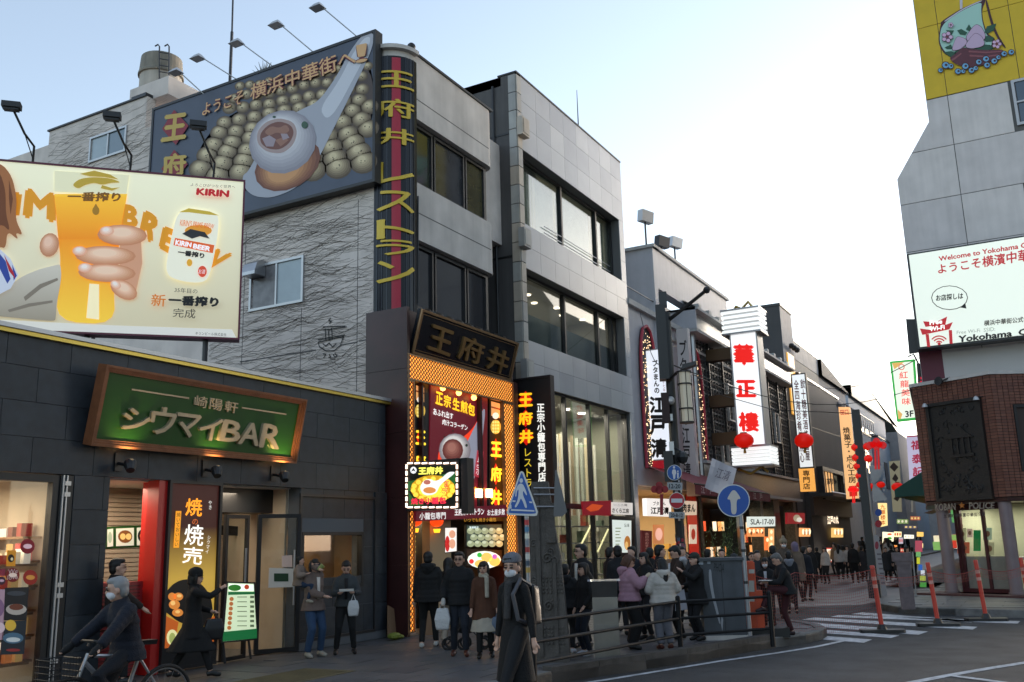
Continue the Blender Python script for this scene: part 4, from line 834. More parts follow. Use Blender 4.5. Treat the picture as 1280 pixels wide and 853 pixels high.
# square box sign projecting towards us
YB = 15.6; S_ = FY(YB); a, b, c_, d_ = pxq(S_, (507, 578), (573, 577), (573, 636), (507, 638))
bs = thing('box_sign', 'square black box sign edged with light bars showing a spoon over yellow dumplings', 'sign', (-11, YB, a[1]-1))
box(S_, a[0], b[0], c_[1], a[1], -.3, -.01).build('box', m_black, bs); pb = Print(S_, bs, -.008, .0015)
pb.polys(lit('101410', .5), [[(510, 581), (570, 580), (570, 633), (510, 635)]]); pb.polys(lit('2A6A30', .5), [[(510, 602), (530, 598), (569, 590), (569, 606), (510, 614)], [(510, 615), (516, 622), (530, 632), (512, 632)]])
r4 = random.Random(4); yl_ = [(541+26*math.cos(t)*s_, 612+14*math.sin(t)*s_, 3.2, 3) for s_ in (.3, .6, .95) for t in [k*.42+s_ for k in range(15)]]
pb.ells(lit('D8A020', .9), [(541, 611, 28, 17)]); pb.ells(lit('F8D848', 1.1), yl_)
pb.polys(lit('E8E8E4', 1.1), [[(569, 590), (566, 594), (550, 606), (545, 618), (530, 620), (524, 610), (530, 600), (548, 602), (560, 590)]]); pb.ells(lit('F8F0E0', 1.2), [(536, 607, 9, 8)]); pb.ells(lit('D88848', 1.0), [(537, 613, 8, 4)]); pb.ells(lit('C07060', .9), [(534, 603, 4.5, 3)])
pb.text('王府井', [(523, 584), (554, 583), (554, 593), (523, 594)], lit('F8F060', 1.3), bold=.06); pb.ells(lit('F0F0F0', 1.1), [(517, 588, 4, 4.3)]); pb.polys(lit('181818', .2), [[(514, 590), (517, 585), (520, 590), (517, 588.5)]])
pb.text('焼き小籠包', [(514, 623), (558, 621), (558, 630), (514, 631)], lit('E83048', 1.1), bold=.05); pb.text('正宗', [(556, 602), (562, 602), (559, 617), (553, 617)], lit('E83048', 1.1), vert=True, bold=.03)
mbx = MB()
for k in range(7):
    for yy in (579.5, 634.5): A1, A2 = S_.px(510+k*9, yy), S_.px(516+k*9, yy); mbx.box(S_, A1[0], A2[0], A1[1]-.015, A1[1]+.015, 0, .025)
    for xx in (508.5, 571.5): A1, A2 = S_.px(xx, 581+k*8), S_.px(xx, 586.5+k*8); mbx.box(S_, A1[0]-.015, A1[0]+.015, A2[1], A1[1], 0, .025)
mbx.build('light_bars', lit('FFD8C0', 4), bs, kind='stuff'); box(S_, b[0]+.02, b[0]+.17, c_[1]-.1, a[1], -.3, -.05).build('side_box', m_black, bs)
# inside the doorway
dw = thing('restaurant_interior', 'brightly lit restaurant doorway with shelves and pillars behind the pedestrians', 'interior', (-13, 18.5, 0))
box(FX(XE), yl2, yr_, .0, .02, -3.4, -.1).build('floor', mat('entry_tile', (.3, .22, .15), rough=.3), dw); box(FX(XE), yl2, yr_, 2.5, 2.55, -3.4, -.1).build('ceiling', mat('entry_ceiling', (.35, .2, .08)), dw)
box(FX(XE), yl2, yr_+.3, .02, 2.5, -3.4, -3.3).build('back_wall', mat('entry_wall', (.3, .16, .06), var=.3, vscale=4), dw); box(FX(XE), yl2-.05, yl2, .02, 2.5, -3.4, -.1).build('side_wall', m_mrn, dw)
for k in range(5): box(FX(XE), 16.6, 18.4, .4+k*.4, .44+k*.4, -2.6, -2.3).build('shelf_board', m_brz, dw)
for k in range(40):
    yy = 16.65+rnd.random()*1.7; zz = .44+.4*rnd.randint(0, 4); hh_ = rnd.uniform(.1, .26); box(FX(XE), yy, yy+rnd.uniform(.06, .14), zz, zz+hh_, -2.55, -2.4).build('goods', lit(rnd.choice(['B02818', 'D8A040', 'E8D0A0', '284828', '803018', 'C8B898']), .4), dw)  # doorway light put into the goods' colours as emission
box(FX(XE), E_.px(552, 680)[0], E_.px(578, 680)[0], .02, 2.5, -.5, -.3).build('pillar', mat('pillar_cream', (.5, .36, .2)), dw)
arealight((XE-1.2, 17.3, 2.4), 1.2, 16, (1, .72, .4), parent=dw, sy=.8)
for k, x in enumerate((519, 546)):
    c_ = FX(XE-.15).px(x, 651+k); z = c_[1]; ln = thing('red_lantern', ['left small red paper lantern in the restaurant doorway', 'right small red paper lantern in the restaurant doorway'][k], 'lantern', (XE-.15, c_[0], z), 'lanterns in the restaurant doorway')
    MB().ball((XE-.15, c_[0], z), .15, 12, (1, 1, .8)).build('shade', lit('E04010', 1.5), ln, smooth=True); MB().lathe((XE-.15, c_[0], z-.14), [(.06, -.1), (.08, -.02)], 8).build('tassel', lit('FFA020', 3), ln)
def screen(fr, q, cols, name, label, cat, loc, e, blobs, txts=()):
    t_ = thing(name, label, cat, loc); ppoly(MB(), fr, q, -.04, .04).build('frame', m_black, t_)
    cx, cy = sum(p[0] for p in q)/4, sum(p[1] for p in q)/4; ppoly(MB(), fr, [(cx+(x-cx)*.94, cy+(y-cy)*.93) for x, y in q], .001, .003).build('panel', lit(cols, e), t_)
    pb = Print(fr, t_, .0055, .001)
    for b in blobs: pb.ells(lit(b[0], b[1]), b[2])
    for s_, qq_, c1, e1 in txts: pb.text(s_, qq_, lit(c1, e1), bold=.03)
    return t_
P1 = FX(XE-.3)
screen(P1, [(582, 656), (628, 655), (628, 682), (582, 684)], '3A4A40', 'display_screen', 'wide display screen showing rows of pale steamed buns', 'screen', P1.pt(18.5, 2), .8, [('A8B088', .8, [(588+9*i+(j % 2)*4, 664+8*j, 4.6, 4) for i in range(5) for j in range(3)]), ('C8D0B0', .9, [(587+9*i+(j % 2)*4, 662+8*j, 2.5, 2) for i in range(5) for j in range(3)])], [('本格餃子', [(586, 658), (598, 658), (598, 661), (586, 661)], 'E0F0F0', 1)])
screen(P1, [(582, 686), (628, 688), (628, 708), (582, 708)], '281810', 'display_screen', 'bright display screen of a white dumpling tray with coloured dots', 'screen', P1.pt(18.5, 1.3), .8, [('E8F0E0', 1.2, [(605, 700, 21, 11)]), ('E8C060', 1.1, [(608, 697, 7, 6), (618, 702, 7, 6), (600, 705, 7, 5)]), ('E03030', 1.2, [(589, 702, 3, 3)]), ('30B040', 1.1, [(599, 694, 3, 3)]), ('B060C0', 1.1, [(618, 696, 3, 3)])])
screen(P1, [(556, 659), (571, 659), (571, 690), (556, 692)], 'E8E0D8', 'standing_sign', 'narrow white and red lit sign beside the doorway pillar', 'sign', P1.pt(17.6, 1.5), 1.2, [('C02020', 1.0, [(559, 680, 3, 10)]), ('E0A080', 1.0, [(565, 668, 4, 5), (565, 680, 4, 6)])])
screen(P1, [(513, 667), (522, 667), (522, 694), (513, 695)], '302008', 'hanging_scroll', 'dark sign with yellow letters hanging at the left of the doorway', 'sign', P1.pt(16.7, 1.5), 1, [('E8C030', 1.2, [(517.5, 671, 2, 2.4), (517.5, 677, 2, 2.4), (517.5, 684, 2, 2.4), (517.5, 690, 2, 2.4)])])
screen(P1, [(630, 655), (642, 654), (642, 672), (630, 673)], '4878A0', 'fan_poster', 'poster with a fan of red packets right of the display screen', 'poster', P1.pt(20.1, 1.9), .5, [('C83030', .7, [(633, 663, 1.4, 6, -.6), (636, 662, 1.4, 6, -.2), (639, 662, 1.4, 6, .3), (641, 663, 1.4, 5, .6)])])
screen(P1, [(630, 674), (642, 673), (642, 700), (630, 701)], '502818', 'menu_poster', 'brown food poster right of the lower screen', 'poster', P1.pt(20.1, 1.3), .5, [('C89050', .7, [(636, 680, 4, 3), (636, 688, 4, 3), (636, 696, 4, 3)])])
ptext('いつでも焼き小籠包', FX(XE-.2), [(580, 648), (620, 647), (620, 652), (580, 653)], lit('C89030', .8), eb, bold=.02)
# vertical sign 王府井レストラン / 正宗小籠包専門店
zY = 20.9; N_ = FY(zY)
vs_ = thing('vertical_sign', 'black vertical sign with yellow 王府井レストラン beside white lettering', 'sign', (-10.8, zY, 3))
a, b, c_, d_ = pxq(N_, (643, 476), (686, 474), (690, 628), (651, 640)); box(N_, a[0], b[0], c_[1]-.3, a[1], -.18, -.005).build('board', ink('100B0C'), vs_)
frame(N_, a[0]-.03, b[0]+.05, c_[1]-.3, a[1]+.04, .05, -.2, .02).build('frame', ink('1C1214'), vs_); pb = Print(N_, vs_, .0, .0015)
for ch, (x, y) in zip('王府井', ((657, 500), (657, 523), (658, 546))): pb.polys(lit('C81808', 1.1), [[(x, y-11), (x+9, y), (x, y+11), (x-9, y)]]); pb.text(ch, [(x-9, y-8), (x+9, y-9), (x+9, y+8), (x-9, y+9)], lit('F8B818', 1.3), bold=.04)
pb.text('レストラン', [(655, 561), (664, 561), (666, 622), (657, 622)], lit('E0C030', 1.0), vert=True); pb.text('正宗小籠包専門店', [(671, 505), (681, 505), (683, 602), (673, 603)], lit('E8E8E0', 1.0), vert=True, bold=.03)
# ================================================================ WHITE TILED BUILDING
wt = thing('tiled_building', 'four-storey building of glossy pale grey tiles with wide windows and a tall glazed ground floor', 'building', (-14, 26, 0))
m_tile = [mat('glossy_tile_%s' % k, c, rough=.27, spec=.5, var=.08, vscale=.7) for k, c in (('a', (.43, .43, .44)), ('b', (.47, .47, .475)), ('c', (.38, .385, .40)))]
m_tile2 = [mat('matt_tile_%s' % k, c, rough=.5, var=.2, vscale=3, streak=.5) for k, c in (('a', (.36, .35, .32)), ('b', (.30, .29, .27)), ('c', (.42, .36, .29)))]
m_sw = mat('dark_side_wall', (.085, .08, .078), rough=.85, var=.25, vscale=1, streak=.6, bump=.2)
ya, yb = 21.8, 29.62; yw0, yw1 = 22.06, 29.2
Z3 = (10.62, 12.87); Z2 = (7.23, 9.3); ZG = 6.0; ZT = 15.17
core = MB(); core.box(F, ya+.02, yb-.02, Z3[1], ZT-.02, -.5, -.02).box(F, ya+.02, yb-.02, Z2[1], Z3[0], -.5, -.02).box(F, ya+.02, yb-.02, ZG, Z2[0], -.5, -.02)
for z0, z1 in (Z3, Z2): core.box(F, ya+.02, yw0, z0, z1, -.5, -.02).box(F, yw1, yb-.02, z0, z1, -.5, -.02)
core.box(F, yw1+.1, yb-.02, 0, ZG, -.5, -.02)
core.build('wall', mat('tile_joint', (.12, .12, .12)), wt)
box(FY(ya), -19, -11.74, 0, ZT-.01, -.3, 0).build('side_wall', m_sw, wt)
for zz in (13.3, 9.6, 6.4): box(FY(ya), -19, -11.74, zz, zz+.05, 0, .02).build('joint', m_black, wt)
MB().tube([(-12.45, ya-.05, 4), (-12.45, ya-.05, 14.9)], .035, 6).build('drain_pipe', m_black, wt)
box(F, ya-.02, yb, ZT, ZT+.05, -.6, .03).build('coping', m_black, wt); box(F, ya, yb, ZT-.3, ZT-.02, -7, -.5).build('roof', m_dark, wt)
NW = 8
def grid(z0, z1, nr, y0=22.06): 
    return [(y0+(yb-y0)*i/NW, y0+(yb-y0)*(i+1)/NW, z0+(z1-z0)*j/nr, z0+(z1-z0)*(j+1)/nr) for i in range(NW) for j in range(nr)]
rects(wt, F, grid(Z3[1], ZT, 3), m_tile, 'tile_panel', -.02, .008); rects(wt, F, grid(Z2[1], Z3[0], 2), m_tile, 'tile_panel', -.02, .008); rects(wt, F, grid(ZG, Z2[0], 2), m_tile, 'tile_panel', -.02, .008)
rects(wt, F, [(yw1, yb, z0+(z1-z0)*j/3, z0+(z1-z0)*(j+1)/3) for z0, z1 in (Z3, Z2) for j in range(3)]+[(yw1+.1, yb, j*.75, (j+1)*.75) for j in range(8)], m_tile, 'tile_panel', -.02, .008)
rects(wt, F, [(ya-.02, 22.06, ZG+j*.57, ZG+(j+1)*.57) for j in range(16)], m_tile2, 'edge_tile', -.02, .03, gap=.012)
rects(wt, FY(ya-.02), [(-11.95, -11.69, ZG+j*.57, ZG+(j+1)*.57) for j in range(16)], m_tile2, 'edge_tile', -.01, .02, gap=.012)
for x, y in ((649, 160), (651, 298), (654, 462)):
    q = F.px(x, y); t_ = thing('wall_lamp_box', 'small square lamp box on the edge of the tiled building, '+{160: 'highest and orange', 298: 'middle grey one', 462: 'lowest beside the name plaque'}[y], 'lamp', F.pt(*q), 'lamp boxes on the tiled edge')
    box(F, q[0]-.2, q[0]+.22, q[1]-.3, q[1]+.25, .03, .22).build('housing', m_tile2[2 if y == 160 else 1], t_); box(F, q[0]-.14, q[0]+.16, q[1]-.24, q[1]+.19, .22, .235).build('lid', m_tile2[2 if y == 160 else 0], t_)
m_cur = mat('curtain_cream', (.42, .39, .27), rough=.9, var=.1, vscale=4); m_cur2 = mat('curtain_pale', (.5, .56, .56), rough=.8, var=.08)
gw = glassmat('office_glass', (.75, .8, .8), .03)
box(F, yw0, yw1, Z3[0]-.02, Z3[0], -2.5, -.5).box(F, yw0, yw1, Z3[1], Z3[1]+.02, -2.5, -.5).box(F, yw0, yw1, Z2[0]-.02, Z2[0], -4, -.5).box(F, yw0, yw1, Z2[1], Z2[1]+.02, -4, -.5).box(F, yw0, yw1, 6.5, 13, -4.1, -4).box(F, yw0-.05, yw0, 6.5, 13, -4, -.5).box(F, yw1, yw1+.05, 6.5, 13, -4, -.5).build('interior_shell', mat('office_wall', (.42, .4, .36)), wt)
def uw(x, y=300): return F.px(x, y)[0]
w3 = frame(F, yw0, yw1, Z3[0], Z3[1], .07, -.42, -.3).build('window', m_black, wt)
cu = [yw0+.07, uw(661, 240), uw(712, 260), uw(755, 290), yw1-.07]
for c_ in cu[1:-1]: box(F, c_-.05, c_+.05, Z3[0]+.07, Z3[1]-.07, -.42, -.28).build('mullion', m_black, w3)
gsky = glassmat('sky_reflecting_glass', (.8, .85, .83), .17, .03)
for k in range(4): box(F, cu[k]+.03, cu[k+1]-.03, Z3[0]+.07, Z3[1]-.07, -.37, -.36).build('pane', gsky if k else gw, w3)
arealight(F.pt(25.5, Z3[1]-.1, -1.6), 1, 26, (1, .95, .75), parent=wt, sy=5); arealight(F.pt(25.5, Z2[1]-.1, -1.8), 1, 22, (1, .9, .75), parent=wt, sy=5)
for u0_, u1_, m_ in ((uw(655, 240), uw(688, 240), m_cur), (uw(690, 250), uw(711, 250), m_cur2), (uw(716, 270), uw(754, 280), m_cur2), (uw(757, 290), yw1-.1, m_cur)):
    mb = MB(); n_ = max(3, int((u1_-u0_)/.09))
    for k in range(n_): mb.add([F.pt(u0_+(u1_-u0_)*(k+a)/n_, z, -.62+(.05 if (k+a) % 2 else 0)) for z in (Z3[0]+.05, Z3[1]-.1) for a in (0, 1)], [(0, 1, 3, 2)])
    mb.build('curtain', m_, w3)
MB().tube([F.pt(uw(690, 250), Z3[0]+.3, -.3), F.pt(yw1-.3, Z3[0]+.3, -.3)], .02, 5).tube([F.pt(uw(690, 250), Z3[0]+.5, -.3), F.pt(yw1-.3, Z3[0]+.5, -.3)], .015, 5).build('rail', m_alu, w3)
w2 = frame(F, yw0, yw1, Z2[0], Z2[1], .07, -.42, -.3).build('window', m_black, wt)
cu = [yw0+.07, uw(666, 400), uw(717, 400), uw(759, 430), uw(776, 440), yw1-.07]
for c_ in cu[1:-1]: box(F, c_-.05, c_+.05, Z2[0]+.07, Z2[1]-.07, -.42, -.28).build('mullion', m_black, w2)
for k in range(5): box(F, cu[k]+.03, cu[k+1]-.03, Z2[0]+.07, Z2[1]-.07, -.37, -.36).build('pane', glassmat('grey_glass', (.7, .74, .74), .08), w2)
box(F, yw0+.1, yw1-.1, Z2[0]+.07, Z2[0]+1.0, -.5, -.49).build('frosted_panel', mat('frosted_teal', (.1, .15, .155), rough=.3), w2)
for k in range(7): MB().lathe(F.pt(22.6+k*1.0, Z2[1]-.01, -1.3-.3*(k % 2)), [(.1, 0), (.1, -.02)], 8).build('downlight', lit('FFE8C8', 9), w2)
for k in range(4): 
    f_ = frame(F, 23.6+k*1.5, 24.8+k*1.5, 8.0, 9.0, .05, -3.95, -3.9).build('inner_window', m_alu, w2); box(F, 23.65+k*1.5, 24.75+k*1.5, 8.05, 8.95, -3.94, -3.93).build('pane', lit('C8D0C8', 1.2), f_)
# ground floor shop
gs_ = thing('glazed_shopfront', 'tall glazed shopfront with hanging vertical fabric strips under the tiled building', 'shopfront', (-11.9, 25.5, 0))
yg0, yg1 = 21.95, 29.25
frame(F, yg0, yg1, 0, ZG, .07, -.3, -.1).build('frame', m_dark, gs_)
mull = [uw(715, 590), uw(745, 590), uw(768, 590)]
for c_ in mull: box(F, c_-.04, c_+.04, .07, ZG-.07, -.25, -.12).build('mullion', m_dark, gs_)
box(F, yg0+.07, yg1-.07, 2.7, 2.85, -.25, -.1).build('transom', m_dark, gs_)
for k, (a_, b_) in enumerate(zip([yg0+.07]+mull, mull+[yg1-.07])):
    for z0, z1 in ((.07, 2.7), (2.85, ZG-.07)): box(F, a_+.04, b_-.04, z0, z1, -.19, -.18).build('pane', g_store, gs_)
box(F, yg0, yg1+.2, 0, .02, -5, -.3).build('floor', m_flr, gs_); box(F, yg0, yg1+.2, .02, ZG, -5.1, -5).build('back_wall', mat('shop_back', (.2, .21, .16)), gs_); box(F, yg0, yg1+.2, ZG-.04, ZG, -5, -.3).build('ceiling', mat('shop_ceiling', (.2, .19, .17)), gs_)
box(F, yg0-.1, yg0, .02, ZG-.05, -5, -.3).box(F, yg1+.1, yg1+.2, .02, ZG-.05, -5, -.3).build('partition', mat('shop_back'), gs_)
r5 = random.Random(5)
for k in range(30):
    y_ = 22.3+k*.23+r5.uniform(-.04, .04); w_ = r5.uniform(.05, .12)
    box(F, y_, y_+w_, 2.6 if k % 3 else .3, 5.2-r5.random()*.3, -1.1-.25*(k % 3), -1.02-.25*(k % 3)).build('fabric_strip', mat('fabric_%d' % (k % 4), [(.5, .44, .3), (.42, .46, .4), (.25, .2, .13), (.5, .5, .44)][k % 4]), gs_)
for k in range(4): box(F, 22.4, 29, .7+k*.5, .74+k*.5, -1.0, -.7).build('shelf', m_alu, gs_)
for k in range(22):
    y_ = 22.5+k*.3; z_ = .74+.5*(k % 4); box(F, y_, y_+.18, z_, z_+r5.uniform(.15, .35), -.95, -.75).build('goods', ink(r5.choice(['B0B8A8', '486048', 'D8D0C0', '803020', '607060'])), gs_)
for k in range(5): MB().lathe(F.pt(23.2+k*1.2, ZG-.05, -1.2), [(.13, 0), (.13, -.03)], 10).build('downlight', lit('FFF0D8', 9), gs_)
arealight(F.pt(25.5, 5.8, -.65), .5, 80, (1, .88, .68), parent=gs_, sy=6.5); arealight(F.pt(25.5, 5.8, -3.2), 1.5, 90, (1, .9, .7), parent=gs_, sy=6)
for a_, b_ in (((723, 688), (742, 650)), ((747, 690), (760, 662))):
    A1, B1 = F.px(*a_, -.7), F.px(*b_, -.7); MB().tube([F.pt(*A1, -.7), F.pt(*B1, -.7)], .03, 5).build('diagonal_tube', lit('F0E8B0', 1.2), gs_)
# red reflective signs in the shop, white sign, menu poster
for q, c1, lab, nm in (([(726, 627), (762, 626), (762, 645), (728, 644)], '8A1020', 'dark red flag sign across the middle of the glazed shopfront', 'flag_sign'),):
    t_ = thing(nm, lab, 'sign', F.pt(*F.px(744, 640), .1)); ppoly(MB(), F.up(.08), q, 0, .05).build('board', lit(c1, .5), t_); Print(F.up(.13), t_).polys(lit('D85020', .6), [[(732, 636), (740, 630), (754, 632), (748, 638), (738, 640)]])
t_ = thing('shop_sign', 'small white sign with black brush letters right of the red flag sign', 'sign', F.pt(*F.px(775, 636), .1)); ppoly(MB(), F.up(.08), [(763, 628), (788, 629), (788, 644), (763, 643)], 0, .08).build('board', lit('D8D0C8', .8), t_)
ptext('さくら工房', F.up(.16), [(765, 635), (786, 636), (786, 642), (765, 641)], ink('201010'), t_, bold=.03); ptext('一二三庵', F.up(.16), [(767, 630), (784, 630), (784, 633), (767, 633)], ink('301818'), t_)
t_ = thing('menu_case', 'black framed white menu poster with a food photo at the right end of the shopfront', 'poster', F.pt(*F.px(776, 700), .1)); ppoly(MB(), F.up(.05), [(761, 645), (791, 646), (791, 698), (762, 697)], 0, .06).build('case', m_black, t_)
pb = Print(F.up(.11), t_); pb.polys(lit('D0D8D0', 1.0), [[(765, 650), (789, 651), (789, 691), (766, 691)]]); pb.ells(lit('B07030', .9), [(784, 679, 4, 9), ]); pb.ells(lit('E8B870', .9), [(783, 682, 2, 5)]); pb.polys(lit('708048', .6), [[(769, 660+k*4), (776-k % 3, 660+k*4), (776-k % 3, 661+k*4), (769, 661+k*4)] for k in range(7)]); pb.text('5/8', [(780, 655), (786, 655), (786, 659), (780, 659)], ink('304030'))
# antenna on the roof
an = thing('roof_antenna', 'thin lightning rod on the roof of the tiled building', 'antenna', F.pt(26, ZT)); q = F.px(723, 158, -.4)
MB().tube([F.pt(q[0], ZT-.1, -.4), F.pt(q[0], F.px(721, 113, -.4)[1], -.4)], [.03, .01], 5).build('rod', m_dark, an)
# ================================================================ ARCHED SHOP (江戸清)
m_pgw = mat('painted_grey_wall', (.42, .42, .45), rough=.6, var=.1, streak=.5); m_roofl = mat('roof_slab_light', (.4, .4, .39), rough=.7, var=.1, streak=.4)
ed = thing('grey_corner_building', 'grey building with a roof terrace and red-lit arches above a red awning', 'building', (-13, 34, 0))
Y2 = 32.5; F2 = F
zt2_ = 12.75
box(FY(Y2), -20, -11.7, 4, zt2_, -.4, 0).build('side_wall', m_pgw, ed); box(F, Y2+.4, 42.3, 11.2, zt2_, -.4, 0).build('parapet', m_pgw, ed); box(F, Y2, 42.4, zt2_, zt2_+.12, -.8, .1).box(FY(Y2), -20, -11.6, zt2_, zt2_+.12, -.5, .1).build('coping', m_roofl, ed)
box(F, Y2+.4, 42.3, 4, 12.5, -4, -2.5).build('rear_wall', m_conc, ed); box(F, Y2+.4, 42.3, 9.4, 9.5, -2.5, 0).build('terrace_floor', m_conc, ed)
for k in range(4): box(F, 33.3+k*1.6, 34.7+k*1.6, 9.9, 11.1, -2.5, -2.4).build('terrace_window', g_blue, ed)
box(F, 33.1, 37, 10.2, 10.35, -1.6, -1.5).build('beam', ink('B06820'), ed)
box(F, yb+.03, 36.2, 3.6, 9.9, -.4, -.1).build('front_wall', m_pgw, ed); box(F, yb+.03, 36.3, 9.9, 10.1, -.6, .06).build('ledge', m_roofl, ed)
MB().tube([F.pt(yb, 10.6, -.1), F.pt(33.5, 10.6, -.1)], .025, 5).build('handrail', m_dark, ed)
box(F, yb+.03, 36.2, 0, 3.6, -4.2, -4.1).build('shop_back_wall', mat('shop_warm', (.55, .42, .25)), ed); box(F, yb+.03, 36.2, 0, .02, -4, -.3).build('shop_floor', m_flr, ed); box(F, yb+.03, 36.2, 3.5, 3.6, -4, -.4).build('shop_ceiling', m_int, ed)
box(F, yb, yb+.25, 0, 3.6, -.5, -.1).build('red_post', mat('red_paint'), ed); box(F, 36.0, 36.2, 0, 3.6, -.5, -.1).build('red_post', mat('red_paint'), ed); box(F, yb, yb+.2, 0, 3.6, -4, -.55).build('partition', mat('shop_warm'), ed); box(F, 36.0, 36.2, 0, 3.6, -4, -.55).build('partition', mat('shop_warm'), ed)
arealight(F.pt(33, 3.3, -2.0), 4.5, 60, (1, .8, .5), rot=(0, 0, 0), parent=ed, sy=2)
for k, (cx, ya_, yb_) in enumerate(((806, 408, 600), (866, 436, 640))):
    Fz = F.up(-.05); q = Fz.px(cx, ya_); wdt = .75; ar = thing('light_arch', ['pointed arch of red trim filled with fairy lights, behind the white sign', 'pointed arch of fairy lights right of the street lamp pole'][k], 'arch', Fz.pt(q[0], 4, 0), 'arches of fairy lights')
    zb3 = 4.2; zs = q[1]-1.8; pts = [(q[0]-wdt, zb3), (q[0]-wdt, zs)]+[(q[0]-wdt*math.cos(t*math.pi/2)**.8, zs+1.8*math.sin(t*math.pi/2)) for t in (.25, .5, .75)]+[(q[0], q[1])]+[(q[0]+wdt*math.cos(t*math.pi/2)**.8, zs+1.8*math.sin(t*math.pi/2)) for t in (.75, .5, .25)]+[(q[0]+wdt, zs), (q[0]+wdt, zb3)]
    MB().poly(Fz, pts, -.02, .05).build('recess', mat('arch_recess', (.02, .015, .015)), ar); MB().tube([Fz.pt(a, b, .06) for a, b in pts], .06, 6).build('trim', mat('arch_red', (.30, .03, .05), rough=.5, emit=.1), ar)
    mb = MB(); 
    for _ in range(330):
        a, b = q[0]+rnd.uniform(-.68, .68), rnd.uniform(zb3, q[1]-.3)
        if b > zs and abs(a-q[0]) > wdt*(1-(b-zs)/1.9)**.7: continue
        mb.box(Fz, a-.014, a+.014, b-.014, b+.014, .04, .06)
    mb.build('fairy_lights', lit('FFD8A8', 2.2), ar, kind='stuff')
# white vertical sign projecting
Ve = FY(31.2); a, b, c_, d_ = pxq(Ve, (806, 439), (832, 440), (834, 574), (809, 574)); e1 = thing('vertical_sign', 'white backlit vertical sign with black brush characters 江戸清', 'sign', Ve.pt(a[0], 6))
box(Ve, a[0], b[0], c_[1], a[1], -.25, -.0).build('box', lit('E0E4EC', .95), e1); frame(Ve, a[0]-.03, b[0]+.03, c_[1]-.03, a[1]+.03, .04, -.26, .01).build('frame', m_alu, e1); pb = Print(Ve, e1, .002)
box(Ve, a[0]-.02, b[0]+.02, c_[1]-.3, c_[1]-.03, -.25, 0).build('base_panel', lit('A01020', .6), e1)
pb.text('ブタまんの', [(815, 450), (822, 450), (825, 492), (818, 492)], ink('101010'), vert=True, bold=.04); pb.text('創業明治二十七年', [(826, 452), (829, 452), (832, 490), (829, 490)], ink('A02030'), vert=True)
for ch, q in (('江', [(811, 496), (832, 495), (832, 517), (812, 517)]), ('戸', [(812, 519), (833, 519), (832, 544), (812, 545)]), ('清', [(813, 548), (834, 548), (834, 572), (814, 573)])): pb.text(ch, q, ink('101010'), bold=.05)
for k in (4, 5.6, 7.2): box(Ve, a[0]-.9, a[0], k+.6, k+.85, -.2, -.05).build('bracket', m_conc, e1)
Ve2 = FY(34.4); e2 = thing('vertical_sign', 'narrow grey-white vertical sign with faint brush letters behind the lamp pole', 'sign', Ve2.pt(*Ve2.px(850, 520)))
a, b, c_, d_ = pxq(Ve2, (845, 412), (862, 412), (868, 620), (852, 620)); box(Ve2, a[0], b[0]-.1, c_[1], a[1], -.3, 0).build('box', mat('sign_dull_white', (.5, .46, .45), rough=.4), e2); pb = Print(Ve2, e2, .002)
pb.text('ブタまんの江戸清', [(848, 425), (858, 425), (864, 600), (855, 600)], ink('201818'), vert=True, bold=.02)
# awning and shop sign below
aw = thing('red_awning', 'long dark red awning over the shop counters', 'awning', (-10.8, 34, 3.4))
for k in range(8):
    y0_, y1_ = 30.2+k*1.25, 30.2+(k+1)*1.25-.01; MB().add([(-11.6, y0_, 4.25), (-11.6, y1_, 4.25), (-9.9, y1_, 3.55), (-9.9, y0_, 3.55), (-9.9, y0_, 3.2), (-9.9, y1_, 3.2)], [(0, 3, 2, 1), (3, 4, 5, 2)]).build('canvas_panel', mat('awning_red', (.20, .018, .03), rough=.6, var=.15), aw)
for ch, y_ in zip('江戸清ブタまん江戸', [30.8+k*.95 for k in range(9)]): text(ch, FX(-9.89), (y_, 3.25, y_+.42, 3.5), ink('E8C8C8'), aw)
for x, y in ((-11.6, 4.25),): MB().tube([(-9.9, 30.2, 3.55), (-9.9, 40.2, 3.55)], .03, 5).build('rail', m_dark, aw)
es = thing('shop_sign', 'white lit shop sign with black 江戸清 under the red awning', 'sign', (-11.2, 31.5, 3)); Fs2 = FX(-11.25)
ppoly(MB(), Fs2, [(808, 623), (839, 624), (839, 646), (809, 645)], -.15, .15).build('box', lit('F0E8E0', 1.0), es); ptext('江戸清', Fs2, [(813, 634), (836, 634), (836, 643), (813, 643)], ink('181010'), es, bold=.04, d=.006); ptext('ブタまん', Fs2, [(816, 627), (832, 627), (832, 632), (816, 632)], ink('181010'), es, bold=.02, d=.006)
es = thing('shop_sign', 'warm lit sign with brush letters right of the no entry sign', 'sign', (-11.2, 35, 3)); ppoly(MB(), Fs2, [(851, 626), (871, 627), (871, 644), (851, 644)], -.15, .15).build('box', lit('D8C0A8', .9), es); ptext('肉まん', Fs2, [(853, 629), (869, 630), (869, 641), (853, 641)], ink('181010'), es, bold=.05, d=.006)
es = thing('menu_signboard', 'dark red signboard standing by the glazed shopfront corner', 'sign', (-11.1, 30.2, 1)); ppoly(MB(), FX(-11.1), [(802, 663), (815, 664), (815, 695), (802, 695)], -.05, .05).build('board', lit('5A1418', .35), es); ptext('本日のおすすめ', FX(-11.1), [(806, 666), (811, 666), (811, 692), (806, 692)], lit('C89080', .4), es, vert=True)
